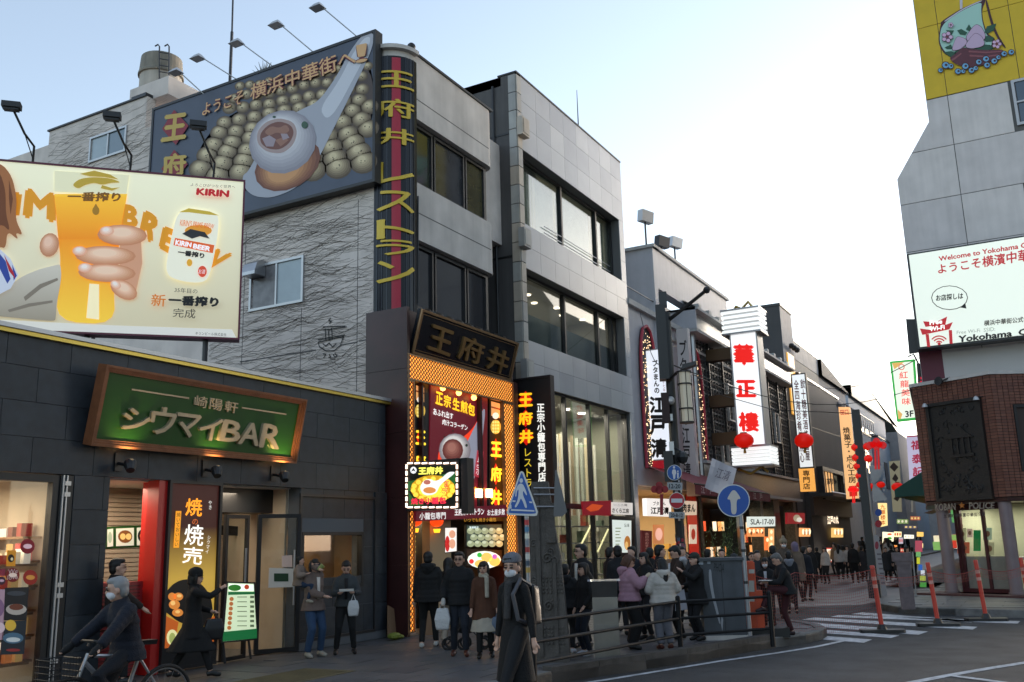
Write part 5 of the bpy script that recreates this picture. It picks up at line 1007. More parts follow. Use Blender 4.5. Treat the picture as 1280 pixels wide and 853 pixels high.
for k, (x, c1) in enumerate(((817, 'C07848'), (845, 'C09070'), (862, 'E0C8B0'))):
    es = thing('food_poster', ['orange poster of a dumpling on the counter wall', 'poster of a pink dumpling behind the sticker-covered pole', 'small white poster with a bun on the awning post'][k], 'poster', (-12, 32+k, 2)); Fp_ = FX(-11.9 if k < 2 else -11.2)
    ppoly(MB(), Fp_, [(x, 656), (x+(13 if k < 2 else 9), 656), (x+(13 if k < 2 else 9), 680), (x, 680)], -.03, .03).build('board', lit(c1, .8), es); pb = Print(Fp_, es); pb.ells(lit('E8B0A0' if k < 2 else 'A03020', .9), [(x+6.5, 668, 4.5, 8)] if k < 2 else [(x+4.5, 668, 2.6, 7)])
sc_ = thing('shop_counter', 'lit serving counter stacked with buns and boxes under the red awning', 'counter', (-11.6, 33, 0)); box(F, 30.6, 36, .02, 1.05, -.9, -.4).build('counter', m_stl, sc_); box(F, 30.6, 36, 1.05, 1.4, -.8, -.75).build('glass_guard', g_store, sc_)
for k in range(14): box(F, 31+k*.34, 31.22+k*.34, 1.05, 1.2+.2*(k % 3), -.72, -.5).build('carton', ink(rnd.choice(['C8A050', 'D8C8A0', 'B05030'])), sc_)
# terrace floodlights on roof
for k, (x, yb_, yt_) in enumerate(((808, 306, 277), (827, 312, 307), (844, 322, 308))):
    q = F.px(x, yb_, -.3); h_ = F.px(x, yt_, -.3)[1]; t_ = thing('roof_floodlight', 'floodlight on a short mast on the grey roof edge, '+['tallest, on the left', 'low one in the middle', 'right one with a tilted head'][k], 'lamp', F.pt(q[0], zt2_, -.3), 'floodlights on the grey roof')
    MB().tube([F.pt(q[0], zt2_+.1, -.3), F.pt(q[0], h_, -.3)], .04, 5).build('mast', m_dark, t_); f_ = Fr(F.pt(q[0], h_, -.3), (.3, 1, 0), (.1, .1*k, 1), (1, -.3, 0)); box(f_, -.35, .35, -.1, .35, -.1, .15).build('head', m_alu if k != 1 else m_dark, t_)
# ================================================================ DARK GRILLE BUILDING (華正樓)
kz = thing('grille_building', 'long dark restaurant building clad in a black breeze-block grille under a white band', 'building', (-13, 44, 0))
yk0, yk1 = 36.25, 53.2; zk0, zk1 = 4.85, 10.0
box(F, yk0, yk1, zk0, zk1, -.5, -.15).build('backing', mat('grille_backing', (.012, .012, .013)), kz)
mb = MB(); ny = int((yk1-yk0)/.42); nz = int((zk1-zk0)/.36)
m_gr = mat('grille_block', (.075, .073, .072), rough=.5, var=.25, vscale=5)
for j in range(nz+1): mb.box(F, yk0, yk1, zk0+j*.36, zk0+j*.36+.07, -.15, -.04)
for i in range(ny+1): mb.box(F, yk0+i*.42, yk0+i*.42+.06, zk0, zk1, -.15, -.03)
for i in range(ny):
    for j in range(nz): y_, z_ = yk0+i*.42+.06, zk0+j*.36+.07; mb.add([F.pt(y_, z_, -.13), F.pt(y_+.36, z_, -.13), F.pt(y_+.36, z_+.16, -.02), F.pt(y_, z_+.16, -.02), F.pt(y_, z_+.0, -.02)], [(0, 1, 2, 3), (0, 3, 4)])
mb.build('grille', m_gr, kz, kind='stuff')
for i in range(9): box(F, yk0+.2+i*2.05, yk0+.28+i*2.05, zk0, zk1, -.02, .08).build('fin', m_alu if i in (0, 4) else m_dark, kz)
for y_, z0, z1 in ((41.0, 6.9, 8.6), (49.5, 6.6, 8.2), (39.6, 4.9, 5.9)): frame(F, y_, y_+.9, z0, z1, .07, 0, .12).build('window_frame', m_alu, kz)
box(F, yk0-.5, yk1+.1, zk1, zk1+.12, -1, .5).box(F, yk0-.5, yk1+.1, zk1+.9, zk1+1.0, -1, .6).build('band_trim', m_roofl, kz); box(F, yk0-.3, yk1, zk1+.12, zk1+.9, -.8, .3).build('band', mat('band_grey', (.28, .27, .26), rough=.3, var=.15, streak=.3), kz)
MB().add([F.pt(yk0-.5, zk1+1.0, .55), F.pt(yk1, zk1+1.0, .55), F.pt(yk1, zk1+1.75, -.6), F.pt(yk0-.5, zk1+1.75, -.6)], [(0, 1, 2, 3)]).build('slope_roof', mat('metal_slope', (.3, .29, .27), rough=.5, var=.2, streak=.5), kz)
for i in range(12): box(F, yk0+i*1.4, yk0+.35+i*1.4, zk1+1.0, zk1+1.25, .1, .5).build('roof_bracket', m_roofl, kz)
box(FY(yk0-.5), -13.5, -11.2, zk1+.1, zk1+1.0, -.1, 0).build('band_end', m_pgw, kz)
MB().tube([F.pt(yk0+.05, zk0-1, .12), F.pt(yk0+.05, zk1, .12)], .12, 8).build('column', mat('steel'), kz)
box(F, yk0, yk1, 3.75, 4.7, -.5, .25).build('fascia', mat('green_stone', (.06, .065, .055), rough=.35, var=.5, vscale=14), kz); box(F, yk0, yk1+.05, 4.7, 4.82, -.5, .4).box(F, yk0, yk1+.05, 3.6, 3.73, -.5, .35).build('fascia_trim', m_roofl, kz)
box(F, yk0, yk1+5, 0, 3.6, -5.2, -5).build('back_wall', mat('dim_shop', (.12, .07, .04), var=.5, vscale=2), kz); box(F, yk0, yk1, 3.4, 3.6, -5, -.4).build('soffit', m_dark, kz)
for y_, w_ in ((36.3, .3), (41.3, .9), (45.6, .5), (48.2, 1.2), (52.6, .6)): box(F, y_, y_+w_, 0, 3.6, -.6, -.05).build('pier', mat('green_stone'), kz)
for k in range(26):
    y_ = 42.2+k*.42; z_ = rnd.choice((.9, 1.5, 2.1)); box(F, y_, y_+.3, z_, z_+.45, -2.2, -2.1).build('shelf_goods', lit(rnd.choice(['E8A060', 'F0D0A0', 'C04828', 'E8E0C8']), rnd.uniform(.4, 1.3)), kz)  # emission on the goods stands in for shop lighting
arealight(F.pt(45, 3.2, -2), 2, 55, (1, .75, .45), parent=kz, sy=8)
t_ = thing('hours_sign', 'long white lit sign reading 11-17 above the dark shop entrances', 'sign', (-11.4, 44, 3.3)); Fh = FX(-11.4); ppoly(MB(), Fh, [(936, 646), (969, 646), (969, 658), (936, 659)], -.1, .1).build('box', lit('E8F0E8', .9), t_); ptext('SLA-17-00', Fh, [(938, 649), (967, 649), (967, 656), (938, 656)], ink('202020'), t_, bold=.02, d=.006)
for x0, x1, y0, y1, c1 in ((936, 957, 660, 671, 'E89050'), (963, 969, 661, 690, 'F0B070'), (958, 962, 671, 688, 'F07838')):
    t_ = thing('photo_menu', {936: 'row of glowing orange food photos under the hours sign', 963: 'tall glowing strip of food photos by the dark pier', 958: 'small orange glowing menu between the food photos'}[x0], 'menu board', Fh.pt(*Fh.px(x0, y1))); ppoly(MB(), Fh, [(x0, y0), (x1, y0), (x1, y1), (x0, y1)], -.1, .05).build('panel', lit(c1, 1.1), t_)
    pb = Print(Fh, t_, -.045); pb.ells(lit('F8E0B0', 1.4), [(x0+2.5+5*i, y0+4+8*j, 1.6, 2.6) for i in range(int((x1-x0)/5)+1) for j in range(max(1, int((y1-y0)/9))) if x0+3+5*i < x1]); pb.ells(lit('802818', .8), [(x0+4.5+7*i, y0+6+8*j, 1, 1.6) for i in range(int((x1-x0)/7)) for j in range(max(1, int((y1-y0)/9)))])
# big vertical sign of the grille building
YS = 38.2; K_ = FY(YS); a, b, c_, d_ = pxq(K_, (912, 415), (947, 415), (958, 556), (923, 558)); ks = thing('vertical_sign', 'tall white tubular-lit sign with red brush characters 華正樓', 'sign', K_.pt(a[0], 8))
xa0, xa1 = a[0]+.05, (b[0]+c_[0])/2-.05; z0_, z1_ = (c_[1]+d_[1])/2, (a[1]+b[1])/2
xa0 = (a[0]+d_[0])/2
box(K_, xa0, xa1, z0_, z1_, -.9, -.01).build('box', lit('F2F4F4', 1.0), ks); frame(K_, xa0-.03, xa1+.03, z0_-.03, z1_+.03, .06, -.92, .0).build('frame', mat('aluminium'), ks)
m_tubeW = lit('FFFFFF', 1.5)
for nm, px0, px1, py0, py1 in (('top', 904, 944, 390, 414), ('bottom', 921, 964, 561, 579)):
    zc1 = K_.px((px0+px1)/2, py0)[1]; zc0 = K_.px((px0+px1)/2, py1)[1]; n_ = 5
    for k in range(n_): z_ = zc0+(zc1-zc0)*k/(n_-1); MB().box(K_, xa0-.28, xa1+.22, z_-.055, z_+.055, -1.1, .14).build('light_tube', lit('F4F6F4', .9), ks)
    box(K_, xa0-.2, xa1+.15, zc0-.05, zc1+.05, -1.05, .08).build('tube_core', mat('tube_core', (.4, .4, .4), emit=.5), ks); box(K_, xa0-.3, xa1+.24, zc1+.06, zc1+.13, -1.15, .18).box(K_, xa0-.3, xa1+.24, zc0-.14, zc0-.07, -1.15, .18).build('cap', m_stl, ks)
pb = Print(K_, ks, .0)
for ch, q in (('華', [(916, 430), (942, 430), (944, 457), (917, 457)]), ('正', [(919, 475), (945, 475), (946, 497), (920, 497)]), ('樓', [(922, 515), (948, 515), (950, 540), (924, 540)])): pb.text(ch, q, lit('E01810', 1.0), bold=.05)
MB().tube([K_.pt(xa0-.1, zc1+.1, -.4) if 0 else K_.pt(*K_.px(912, 389), -.4), K_.pt(*K_.px(917, 381), -.4), K_.pt(*K_.px(924, 384), -.4), K_.pt(*K_.px(932, 375), -.4), K_.pt(*K_.px(938, 383), -.4), K_.pt(*K_.px(944, 384), -.4)], .07, 6).build('crest', mat('gold_crest', (.5, .33, .08), rough=.35, metal=.5), ks)
MB().tube([K_.pt(*K_.px(920, 586), -.3), K_.pt(*K_.px(936, 592), -.3), K_.pt(*K_.px(950, 583), -.3), K_.pt(*K_.px(958, 590), -.3)], .06, 6).build('crest', mat('gold_crest'), ks)
for z_ in (5.6, 7.2, 9.2): box(K_, -11.7, xa0-.03, z_, z_+.5, -.7, -.2).build('bracket', mat('bracket_bronze', (.1, .06, .03), metal=.4, rough=.5), ks)
m_lan = lit('E01808', .55)
def red_lantern(p, r, label, flat=.72, grp=None, n=14):
    t_ = thing('red_lantern', label, 'lantern', p, grp); mb = MB(); mb.ball(p, r, n, (1, 1, flat)); mb.build('shade', m_lan, t_, smooth=True)
    MB().lathe(p, [(r*.35, r*flat*.92), (r*.35, r*flat*1.05)], 8).lathe(p, [(r*.35, -r*flat*1.05), (r*.35, -r*flat*.92)], 8).build('cap', ink('8A5010'), t_); MB().lathe(p, [(r*.16, -r*flat-.5*r), (r*.1, -r*flat)], 6).build('tassel', ink('C08820'), t_)
    if r > .25: MB().tube([Vector(p)+Vector((r*1.008*math.cos(t)*math.cos(s_), r*1.008*math.sin(t)*math.cos(s_), r*flat*1.008*math.sin(s_))) for t in [0] for s_ in [0]]+[Vector(p)+Vector((0, 0, r*flat))], .005, 3).build('cord', m_black, t_)
    return t_
K2 = FY(37.2); q = K2.px(930, 551); red_lantern(K2.pt(*q), .40, 'glowing red lantern hanging in front of the 華正樓 sign', .78)
# second sign 全飲.. further on
YS2 = 48.5; K3 = FY(YS2); a, b, c_, d_ = pxq(K3, (990, 469), (1007, 467), (1016, 584), (999, 585)); k3 = thing('vertical_sign', 'slim white sign with two columns of small dark red characters', 'sign', K3.pt(a[0], 8))
xa0, xa1 = (a[0]+d_[0])/2, (b[0]+c_[0])/2; z0_, z1_ = (c_[1]+d_[1])/2, (a[1]+b[1])/2; box(K3, xa0, xa1, z0_, z1_, -.3, 0).build('box', lit('E8ECEC', .95), k3); frame(K3, xa0-.04, xa1+.04, z0_-.04, z1_+.04, .06, -.31, .02).build('frame', m_dark, k3)
pb = Print(K3, k3, .002); pb.text('飲十糖美酒佳蕃屋', [(1000, 474), (1006, 474), (1013, 576), (1007, 576)], ink('701828'), vert=True, bold=.02); pb.text('全四海珍肴肴点心', [(992, 475), (998, 475), (1006, 578), (1000, 578)], ink('701828'), vert=True, bold=.02)
q = FY(47).px(1005, 551); red_lantern(FY(47).pt(*q), .47, 'glowing red lantern hanging in front of the slim two-column sign', .8)
k4 = thing('vertical_sign', 'orange lit sign reading 専門店 below the slim white sign', 'sign', K3.pt(xa0, 5)); K4 = FY(49.5); a, b, c_, d_ = pxq(K4, (998, 586), (1016, 586), (1017, 614), (999, 614)); box(K4, a[0], b[0], c_[1], a[1], -.3, 0).build('box', lit('F0A850', 1.0), k4); ptext('専門店', K4, [(1003, 588), (1012, 588), (1013, 612), (1004, 612)], ink('301808'), k4, vert=True, bold=.02)
# ================================================================ FURTHER ROW on the left of the street
m_dkw = mat('dark_render', (.065, .063, .064), rough=.75, var=.12, vscale=.8, streak=.3); m_bei = mat('beige_render', (.55, .49, .41), rough=.85, var=.1, streak=.3); m_gr3 = mat('grey_render', (.36, .35, .35), rough=.85, var=.12, streak=.3)
def block(name, label, y0, y1, zt, X, m, parts=(), depth=7, cat='building', z0=0):
    b_ = thing(name, label, cat, (X-2, (y0+y1)/2, 0)); box(FX(X), y0, y1, z0, zt, -depth, 0).build('wall', m, b_); box(FX(X), y0-.05, y1+.05, zt, zt+.15, -depth-.05, .06).build('coping', m_dark, b_); return b_
bb = block('black_tower_block', 'plain charcoal box storey rising above the grille building', 53.4, 56.3, 14.9, -11.7, m_dkw)
box(FX(-11.7), 53.35, 56.2, 10.5, 14.8, .003, .02).build('cladding', m_gr3, bb); box(FX(-11.7), 54.0, 55.6, 8.6, 12.2, .02, .1).build('amber_window', lit('F0B050', .9), bb)
for k in range(3): MB().ball((-11.4, 54.3+k*.7, 12.6), .18, 8).build('floodlight', m_black, bb)
bg_ = block('beige_building', 'beige building with a row of small arched windows under a flat roof', 56.4, 63.4, 13.3, -11.75, m_bei)
box(FX(-11.75), 56.4, 63.4, 12.2, 13.3, .003, .03).build('roof_band', m_conc, bg_)
for k in range(5):
    y_ = 57.2+k*1.25; Fb = FX(-11.75); MB().poly(Fb, [(y_, 10.1), (y_+.7, 10.1), (y_+.7, 11.2), (y_+.55, 11.45), (y_+.35, 11.55), (y_+.15, 11.45), (y_, 11.2)], -.1, .13).build('arched_window', g_dark, bg_)
dk = block('dark_facade_building', 'smooth dark grey facade with a lit framed bay window and long black canopy', 55.6, 68.1, 11.1, -11.45, m_dkw, depth=.25)
box(FX(-11.45), 55.6, 68.1, 11.1, 11.2, -.3, .05).build('edge_trim', m_alu, dk)
a, b = FX(-11.2).px(1026, 583), FX(-11.2).px(1056, 628); frame(FX(-11.2), a[0], b[0], b[1], a[1], .25, -.3, .1).build('bay_frame', m_dark, dk); box(FX(-11.2), a[0]+.25, b[0]-.25, b[1]+.25, a[1]-.25, -.2, -.1).build('bay_glass', g_dark, dk)
a, b = FX(-11.2).px(1031, 588), FX(-11.2).px(1045, 626); box(FX(-11.2), a[0], b[0], b[1], a[1], -.09, -.05).build('lit_screen', lit('F0B878', 1.0), dk); ptext('錦', FX(-11.2), [(1034, 597), (1042, 598), (1042, 606), (1034, 606)], ink('201008'), dk, d=-.04, bold=.02)
for k in range(4): box(FX(-11.2), a[0]+k*(b[0]-a[0])/3, a[0]+k*(b[0]-a[0])/3+.06, b[1], a[1], -.05, .0).build('bar', m_black, dk)
box(FX(-11.45), 55.6, 68.5, 3.95, 4.15, 0, 1.3).build('canopy', m_dkw, dk); box(FX(-11.45), 55.6, 68.5, 4.16, 4.2, 1.25, 1.32).build('canopy_edge', lit('C0C8D0', .5), dk)
box(FX(-11.45), 55.6, 68.1, 2.9, 3.95, 0, .2).build('shop_fascia', mat('brown_fascia', (.06, .045, .04), rough=.6), dk); ptext('江戸の丸', FX(-11.24), [(1034, 645), (1048, 645), (1048, 655), (1034, 656)], lit('FFE8C8', 1.6), dk, d=.01, bold=.04)
box(FX(-11.45), 53.2, 68.1, 0, 2.9, -3.2, -3).build('shop_back', mat('dim_shop'), dk); arealight((-13, 60, 2.7), 2, 30, (1, .7, .4), parent=dk, sy=8)
for lab, x0, x1, y0, y1, c1, X in (('glowing orange food photos hanging at the dark restaurant front', 1001, 1013, 660, 671, 'F0A868', -11.2), ('glowing yellow food photos under the canopy sign', 1041, 1054, 660, 672, 'F0C070', -11.2), ('white lit menu board with a red frame among the far pedestrians', 1032, 1043, 685, 703, 'F8ECD8', -10.8), ('red lit board with a plate picture above the dark doorway', 984, 1006, 641, 655, 'A82028', -11.2)):
    t_ = thing('lit_board', lab, 'sign', FX(X).pt(*FX(X).px(x0, y1))); ppoly(MB(), FX(X), [(x0, y0), (x1, y0+.5), (x1, y1), (x0, y1)], -.1, .1).build('panel', lit(c1, 1.1 if x0 != 984 else .5), t_); pb = Print(FX(X), t_)
    if x0 == 984: pb.ells(lit('C0B090', .6), [(996, 648, 4.5, 4.5)]); pb.ells(lit('E8E0D0', .8), [(999, 650, 3.5, 3)])
    elif x0 == 1032: pb.polys(lit('E05040', .8), [[(1032, 685), (1043, 685), (1043, 686.5), (1032, 686.5)], [(1032, 701.5), (1043, 701.5), (1043, 703), (1032, 703)], [(1041.8, 686), (1043, 686), (1043, 702), (1041.8, 702)]]); pb.ells(lit('D8B890', .9), [(1037, 693, 3, 5)])
    else: pb.ells(lit('FFF0C0', 1.6), [(x0+3+4*i, y0+5, 1.4, 3.5) for i in range(3)]); pb.ells(lit('A03818', .9), [(x0+5+4*i, y0+6, .9, 3) for i in range(2)])
g3 = block('grey_gabled_building', 'grey building with a low pitched roof and a blue awning on its terrace', 63.5, 73.5, 12.2, -11.8, m_gr3)
MB().add([(-11.5, 63.5, 13.3), (-11.5, 73.4, 12.2), (-11.5, 63.5, 12.2), (-18, 63.5, 13.3), (-18, 73.4, 12.2), (-18, 63.5, 12.2)], [(0, 2, 1), (3, 4, 5), (0, 1, 4, 3)]).build('roof', m_dkw, g3)
for k in range(3): box(FX(-11.8), 65+k*2.6, 66.4+k*2.6, 8.2, 9.8, 0, .05).build('window', g_dark, g3)
wh = block('white_terrace_building', 'white building with a blue terrace awning and a metal railing', 68.2, 82, 9.6, -11.5, mat('white_render', (.5, .52, .55), rough=.8, var=.08, streak=.3), depth=.4)
MB().add([(-11.6, 68.3, 11.3), (-11.6, 75, 11.3), (-10.9, 75, 10.7), (-10.9, 68.3, 10.7)], [(0, 3, 2, 1)]).build('awning', ink('1E4A80'), wh)
for k in range(14): MB().tube([(-11.1, 68.3+k, 9.7), (-11.1, 68.3+k, 10.8)], .03, 4).build('rail_post', m_dark, wh)
MB().tube([(-11.1, 68.2, 10.8), (-11.1, 82, 10.8)], .04, 4).build('handrail', m_dark, wh)
for k in range(3): box(FX(-11.5), 70+k*4, 71.8+k*4, 6.5, 8.6, .0, .06).build('window', g_dark, wh)
w5 = block('white_far_building', 'white building with a green slanted roof far down the left side', 75.4, 95, 12.4, -11.9, mat('white_render'))
MB().add([(-11.6, 75.4, 13.2), (-11.6, 84, 14.2), (-11.6, 103, 11.6), (-11.6, 103, 12.3), (-11.6, 75.4, 12.3), (-20, 75.4, 13.2), (-20, 84, 14.2), (-20, 103, 11.6)], [(0, 4, 3, 2, 1), (0, 1, 6, 5), (1, 2, 7, 6)]).build('roof', mat('green_roof', (.03, .07, .06), rough=.6), w5)
for k in range(6): box(FX(-11.9), 77+k*2.6, 78.6+k*2.6, 8.7, 10.4, 0, .05).build('window', g_dark, w5)
w6 = block('pale_blue_building', 'pale blue sheeted building at the far end of the street', 84, 118, 9.8, -11.2, mat('blue_sheet', (.34, .42, .5), rough=.8, var=.08))
for k in range(6): box(FX(-11.2), 86+k*5, 88+k*5, 5.5, 7.8, 0, .05).build('window', g_dark, w6)
en_ = thing('end_building', 'grey building closing the far end of the street', 'building', (-8, 122, 0)); box(FY(122), -14, 4, 0, 8.5, -4, 0).build('wall', m_gr3, en_)
for i in range(6):
    for j in range(2): box(FY(122), -13+i*2.4, -11.6+i*2.4, 4+j*2.2, 5.3+j*2.2, 0, .05).build('window', g_dark, en_)
tw = thing('slate_pier', 'narrow slate grey pier beside the pale blue building', 'pier', (-9.9, 80, 0)); a, b = FX(-10.4).px(1122, 545), FX(-10.4).px(1134, 545); box(FX(-10.4), a[0], b[0], 0, 10.8, -1, 0).build('wall', m_gr3, tw)
# long signs
def pxsign(Y, q, c1, e, name, label, txts=(), depth=.3, vert=True, frame_c=None):
    fr = FY(Y); t_ = thing(name, label, 'sign', fr.pt(*fr.px(*q[3]))); ppoly(MB(), fr, q, -depth, depth).build('box', lit(c1, e), t_); pb = Print(fr, t_, .004)
    for s_, qq_, c2, e2, v_ in txts: pb.text(s_, qq_, lit(c2, e2) if e2 else ink(c2), vert=v_, bold=.02)
    return t_, pb
t_, pb = pxsign(58, [(1048, 509), (1062, 509), (1073, 623), (1058, 624)], 'F4BC80', 1.0, 'vertical_sign', 'long orange lit sign reading 焼菓子・点心工房', [('焼菓子・点心工房', [(1053, 534), (1062, 534), (1071, 604), (1061, 604)], '201008', 0, True), ('田口', [(1050, 513), (1060, 512), (1061, 519), (1051, 519)], 'C01818', .8, False)])
pb.polys(lit('C02818', 1), [[(1061, 608), (1071, 607), (1072, 620), (1062, 621)]])
pxsign(92, [(1141, 560), (1139, 560), (1139, 640), (1141, 640)], 'B8B0A0', .2, 'vertical_sign', 'edge of a far pale sign', [])
t_, pb = pxsign(75, [(1111, 577), (1124, 576), (1127, 640), (1116, 640)], 'B8B090', .25, 'vertical_sign', 'far olive sign with brown diamond shapes above the crowd'); pb.polys(ink('4A3830'), [[(1117, 578), (1123, 584), (1118, 590), (1112, 584)], [(1119, 592), (1123, 598), (1120, 603), (1115, 599)], [(1121, 618), (1125, 622), (1122, 627), (1117, 624)]])
t_, pb = pxsign(70, [(1097, 629), (1108, 629), (1109, 657), (1100, 659)], 'F8D890', 1.3, 'vertical_sign', 'glowing yellow sign with orange characters over the crowd', [('九華楼本', [(1100, 631), (1107, 631), (1107, 656), (1101, 657)], 'C06010', .9, True)])
t_, pb = pxsign(60, [(1103, 665), (1117, 666), (1116, 677), (1103, 679)], 'F8F0C8', 1.4, 'lit_board', 'bright white and green lit board above the crowd'); pb.ells(lit('40A030', 1.2), [(1112, 673, 3, 1.5)]); pb.ells(lit('E85030', 1.2), [(1112, 668, 3, 1.2)])
FH = FY(42); a, b, c_, d_ = pxq(FH, (1112, 452), (1143, 449), (1148, 524), (1121, 527)); hs_ = thing('vertical_sign', 'tilted white and green edged sign with red outlined characters and 3F', 'sign', FH.pt(a[0], 7))
ppoly(MB(), FH, [(1112, 452), (1143, 449), (1148, 524), (1121, 527)], -.35, .35).build('box', lit('38A848', .9), hs_); pb = Print(FH, hs_, .004); pb.polys(lit('E8F0DC', 1.0), [[(1115, 454), (1141, 452), (1146, 522), (1123, 524)]]); pb.polys(lit('E0B060', .9), [[(1122, 512), (1128, 518), (1126, 524), (1123, 524)], [(1115, 454), (1130, 453), (1118, 462)]])
for ch, y_ in zip('紅龍美味', (469, 480, 491, 502)): x_ = 1124+(y_-469)*.11; pb.text(ch, [(x_, y_-4), (x_+11, y_-5), (x_+11, y_+4), (x_, y_+5)], lit('E87068', .9), bold=.02)
pb.ells(lit('E08070', .8), [(1127, 459, 4, 4)]); pb.ells(lit('E8F0DC', 1.0), [(1127, 459, 2.8, 2.8)]); pb.text('3F', [(1131, 514), (1142, 513), (1142, 521), (1132, 522)], ink('181830'), bold=.03)
FQ = FY(40); fq = thing('vertical_sign', 'pale lilac sign reading 福泰記 in dark red beside the police box', 'sign', FQ.pt(*FQ.px(1137, 603))); ppoly(MB(), FQ, [(1133, 545), (1157, 543), (1160, 604), (1137, 604)], -.3, .3).build('box', lit('C8C0D8', .7), fq); pb = Print(FQ, fq, .004)
for ch, y_ in zip('福泰記', (557, 574, 590)): x_ = 1138.5+(y_-557)*.07; pb.text(ch, [(x_, y_-6), (x_+14, y_-7), (x_+14, y_+5), (x_, y_+6)], lit('B01840', .6), bold=.03)
pb.polys(lit('B01840', .5), [[(1133.5, 545.5), (1156, 544), (1156, 545.3), (1133.6, 546.8)], [(1137, 601.5), (1159, 601.5), (1159, 603), (1137, 603)]])
box(FQ, FQ.px(1142, 612)[0], FQ.px(1156, 612)[0], FQ.px(1142, 616)[1], FQ.px(1142, 607)[1], -.3, 0).build('lower_box', lit('A01828', .8), fq)
# right-hand row behind the police box
rb = thing('street_shop_block', 'dark shop block with a green awning on the right of the narrow street', 'building', (-1, 60, 0)); box(FX(-3.0), 42.5, 110, 0, 5.6, -.01, 0).build('wall', m_dkw, rb); box(Fr((-3.0, 0, 0), (0, 1, 0), (0, 0, 1), (-1, 0, 0)), 42.5, 118, 0, 14, -6, -.02).build('wall', m_gr3, rb)  # tall second wall, hidden, added to block sky glow from the left facades
MB().add([(-3.0, 36.5, 4.2), (-3.0, 48, 4.2), (-4.5, 48, 3.3), (-4.5, 36.5, 3.3), (-4.5, 36.5, 3.05), (-4.5, 48, 3.05)], [(0, 1, 2, 3), (3, 2, 5, 4)]).add([(-3.0, 36.5, 4.2), (-4.5, 36.5, 3.3), (-4.5, 36.5, 3.05), (-3.0, 36.5, 3.05)], [(0, 1, 2, 3)]).build('awning', mat('awning_green', (.01, .08, .06), rough=.6), rb)
for k in range(34):
    y_ = 44+k*1.4; c1 = rnd.choice(['F8E8C0', 'F0D080', 'E85030', 'F8F0E0', 'E0A050', '60A060']); box(Fr((-3.3, 0, 0), (0, 1, 0), (0, 0, 1), (-1, 0, 0)), y_, y_+rnd.uniform(.5, 1.2), 2.3+rnd.uniform(-.5, .6), 2.9+rnd.uniform(0, .7), 0, .1).build('lit_panel', lit(c1, round(rnd.uniform(.6, 1.5), 1)), rb)
for k in range(10):
    t_ = thing('street_stall', 'stall canopy with glowing goods far down the right side of the street', 'stall', (-4.4, 52+k*6, 0), 'stalls far down the street'); t_['label'] = '%s canopy stall with lit goods, %s in the right-hand row down the street' % (['green', 'dull red', 'dark violet', 'olive'][k % 4], ['nearest', 'second', 'third', 'fourth', 'fifth', 'sixth', 'seventh', 'eighth', 'ninth', 'farthest'][k])
    MB().add([(-3.2, 50.5+k*6, 3.3), (-3.2, 54.5+k*6, 3.3), (-5, 54.5+k*6, 2.7), (-5, 50.5+k*6, 2.7)], [(0, 1, 2, 3)]).build('canopy', ink(['2A5A50', '884038', '403C48', '5A5A40'][k % 4]), t_)
    for j in range(5): box(FX(-4.4), 51+k*6+j*.7, 51.5+k*6+j*.7, .9+.3*(j % 2), 1.3+.3*(j % 2), -.4, .2).build('goods', lit(rnd.choice(['E8C070', 'F0E0C0', 'D04030', '80B060', '6080C0']), .9), t_)  # stall goods are no lamps, their glow is added emission
box(FZ, -5.2, -3.2, 37, 110, .011, .02).build('shop_step', m_kerb, rb)
for k, (Y_, x, y, w_, h_, c1) in enumerate(((48, 1128, 652, 14, 6, '90A868'), (46, 1144, 648, 12, 5, 'C87050'), (52, 1122, 668, 9, 7, 'F8E8B0'), (56, 1136, 671, 12, 5, 'F8F4E0'), (44, 1150, 668, 8, 6, 'F0C060'), (64, 1118, 684, 6, 5, 'F0A050'), (60, 1129, 688, 7, 5, 'E84838'), (50, 1150, 682, 7, 6, 'F8E0A0'), (70, 1110, 690, 5, 4, 'F8D080'), (75, 1092, 676, 5, 8, 'F0B060'), (42, 1138, 659, 16, 4, '686070'), (66, 1126, 676, 5, 8, 'E0D8E8'))):
    fr = FY(Y_); t_ = thing('shop_sign', ['green patterned awning sign', 'rust red awning sign', 'cream glowing sign', 'long white glowing sign', 'amber sign', 'small orange sign', 'small red sign', 'pale yellow sign', 'tiny yellow sign', 'tall amber sign by the lamp post', 'dull violet fascia', 'narrow lilac sign'][k]+' in the cluttered far right of the shopping street', 'sign', fr.pt(*fr.px(x, y)))
    ppoly(MB(), fr, [(x-w_/2, y-h_/2), (x+w_/2, y-h_/2+.4), (x+w_/2, y+h_/2), (x-w_/2, y+h_/2)], -.15, .15).build('panel', lit(c1, 1.3 if k in (2, 3, 4, 5, 7) else .6), t_); pb = Print(fr, t_, .004); pb.ells(lit(['E8E0C0', 'F0D080', 'D04020'][k % 3], .9), [(x-w_/3+j*w_/3, y, w_*.1, h_*.28) for j in range(3)])
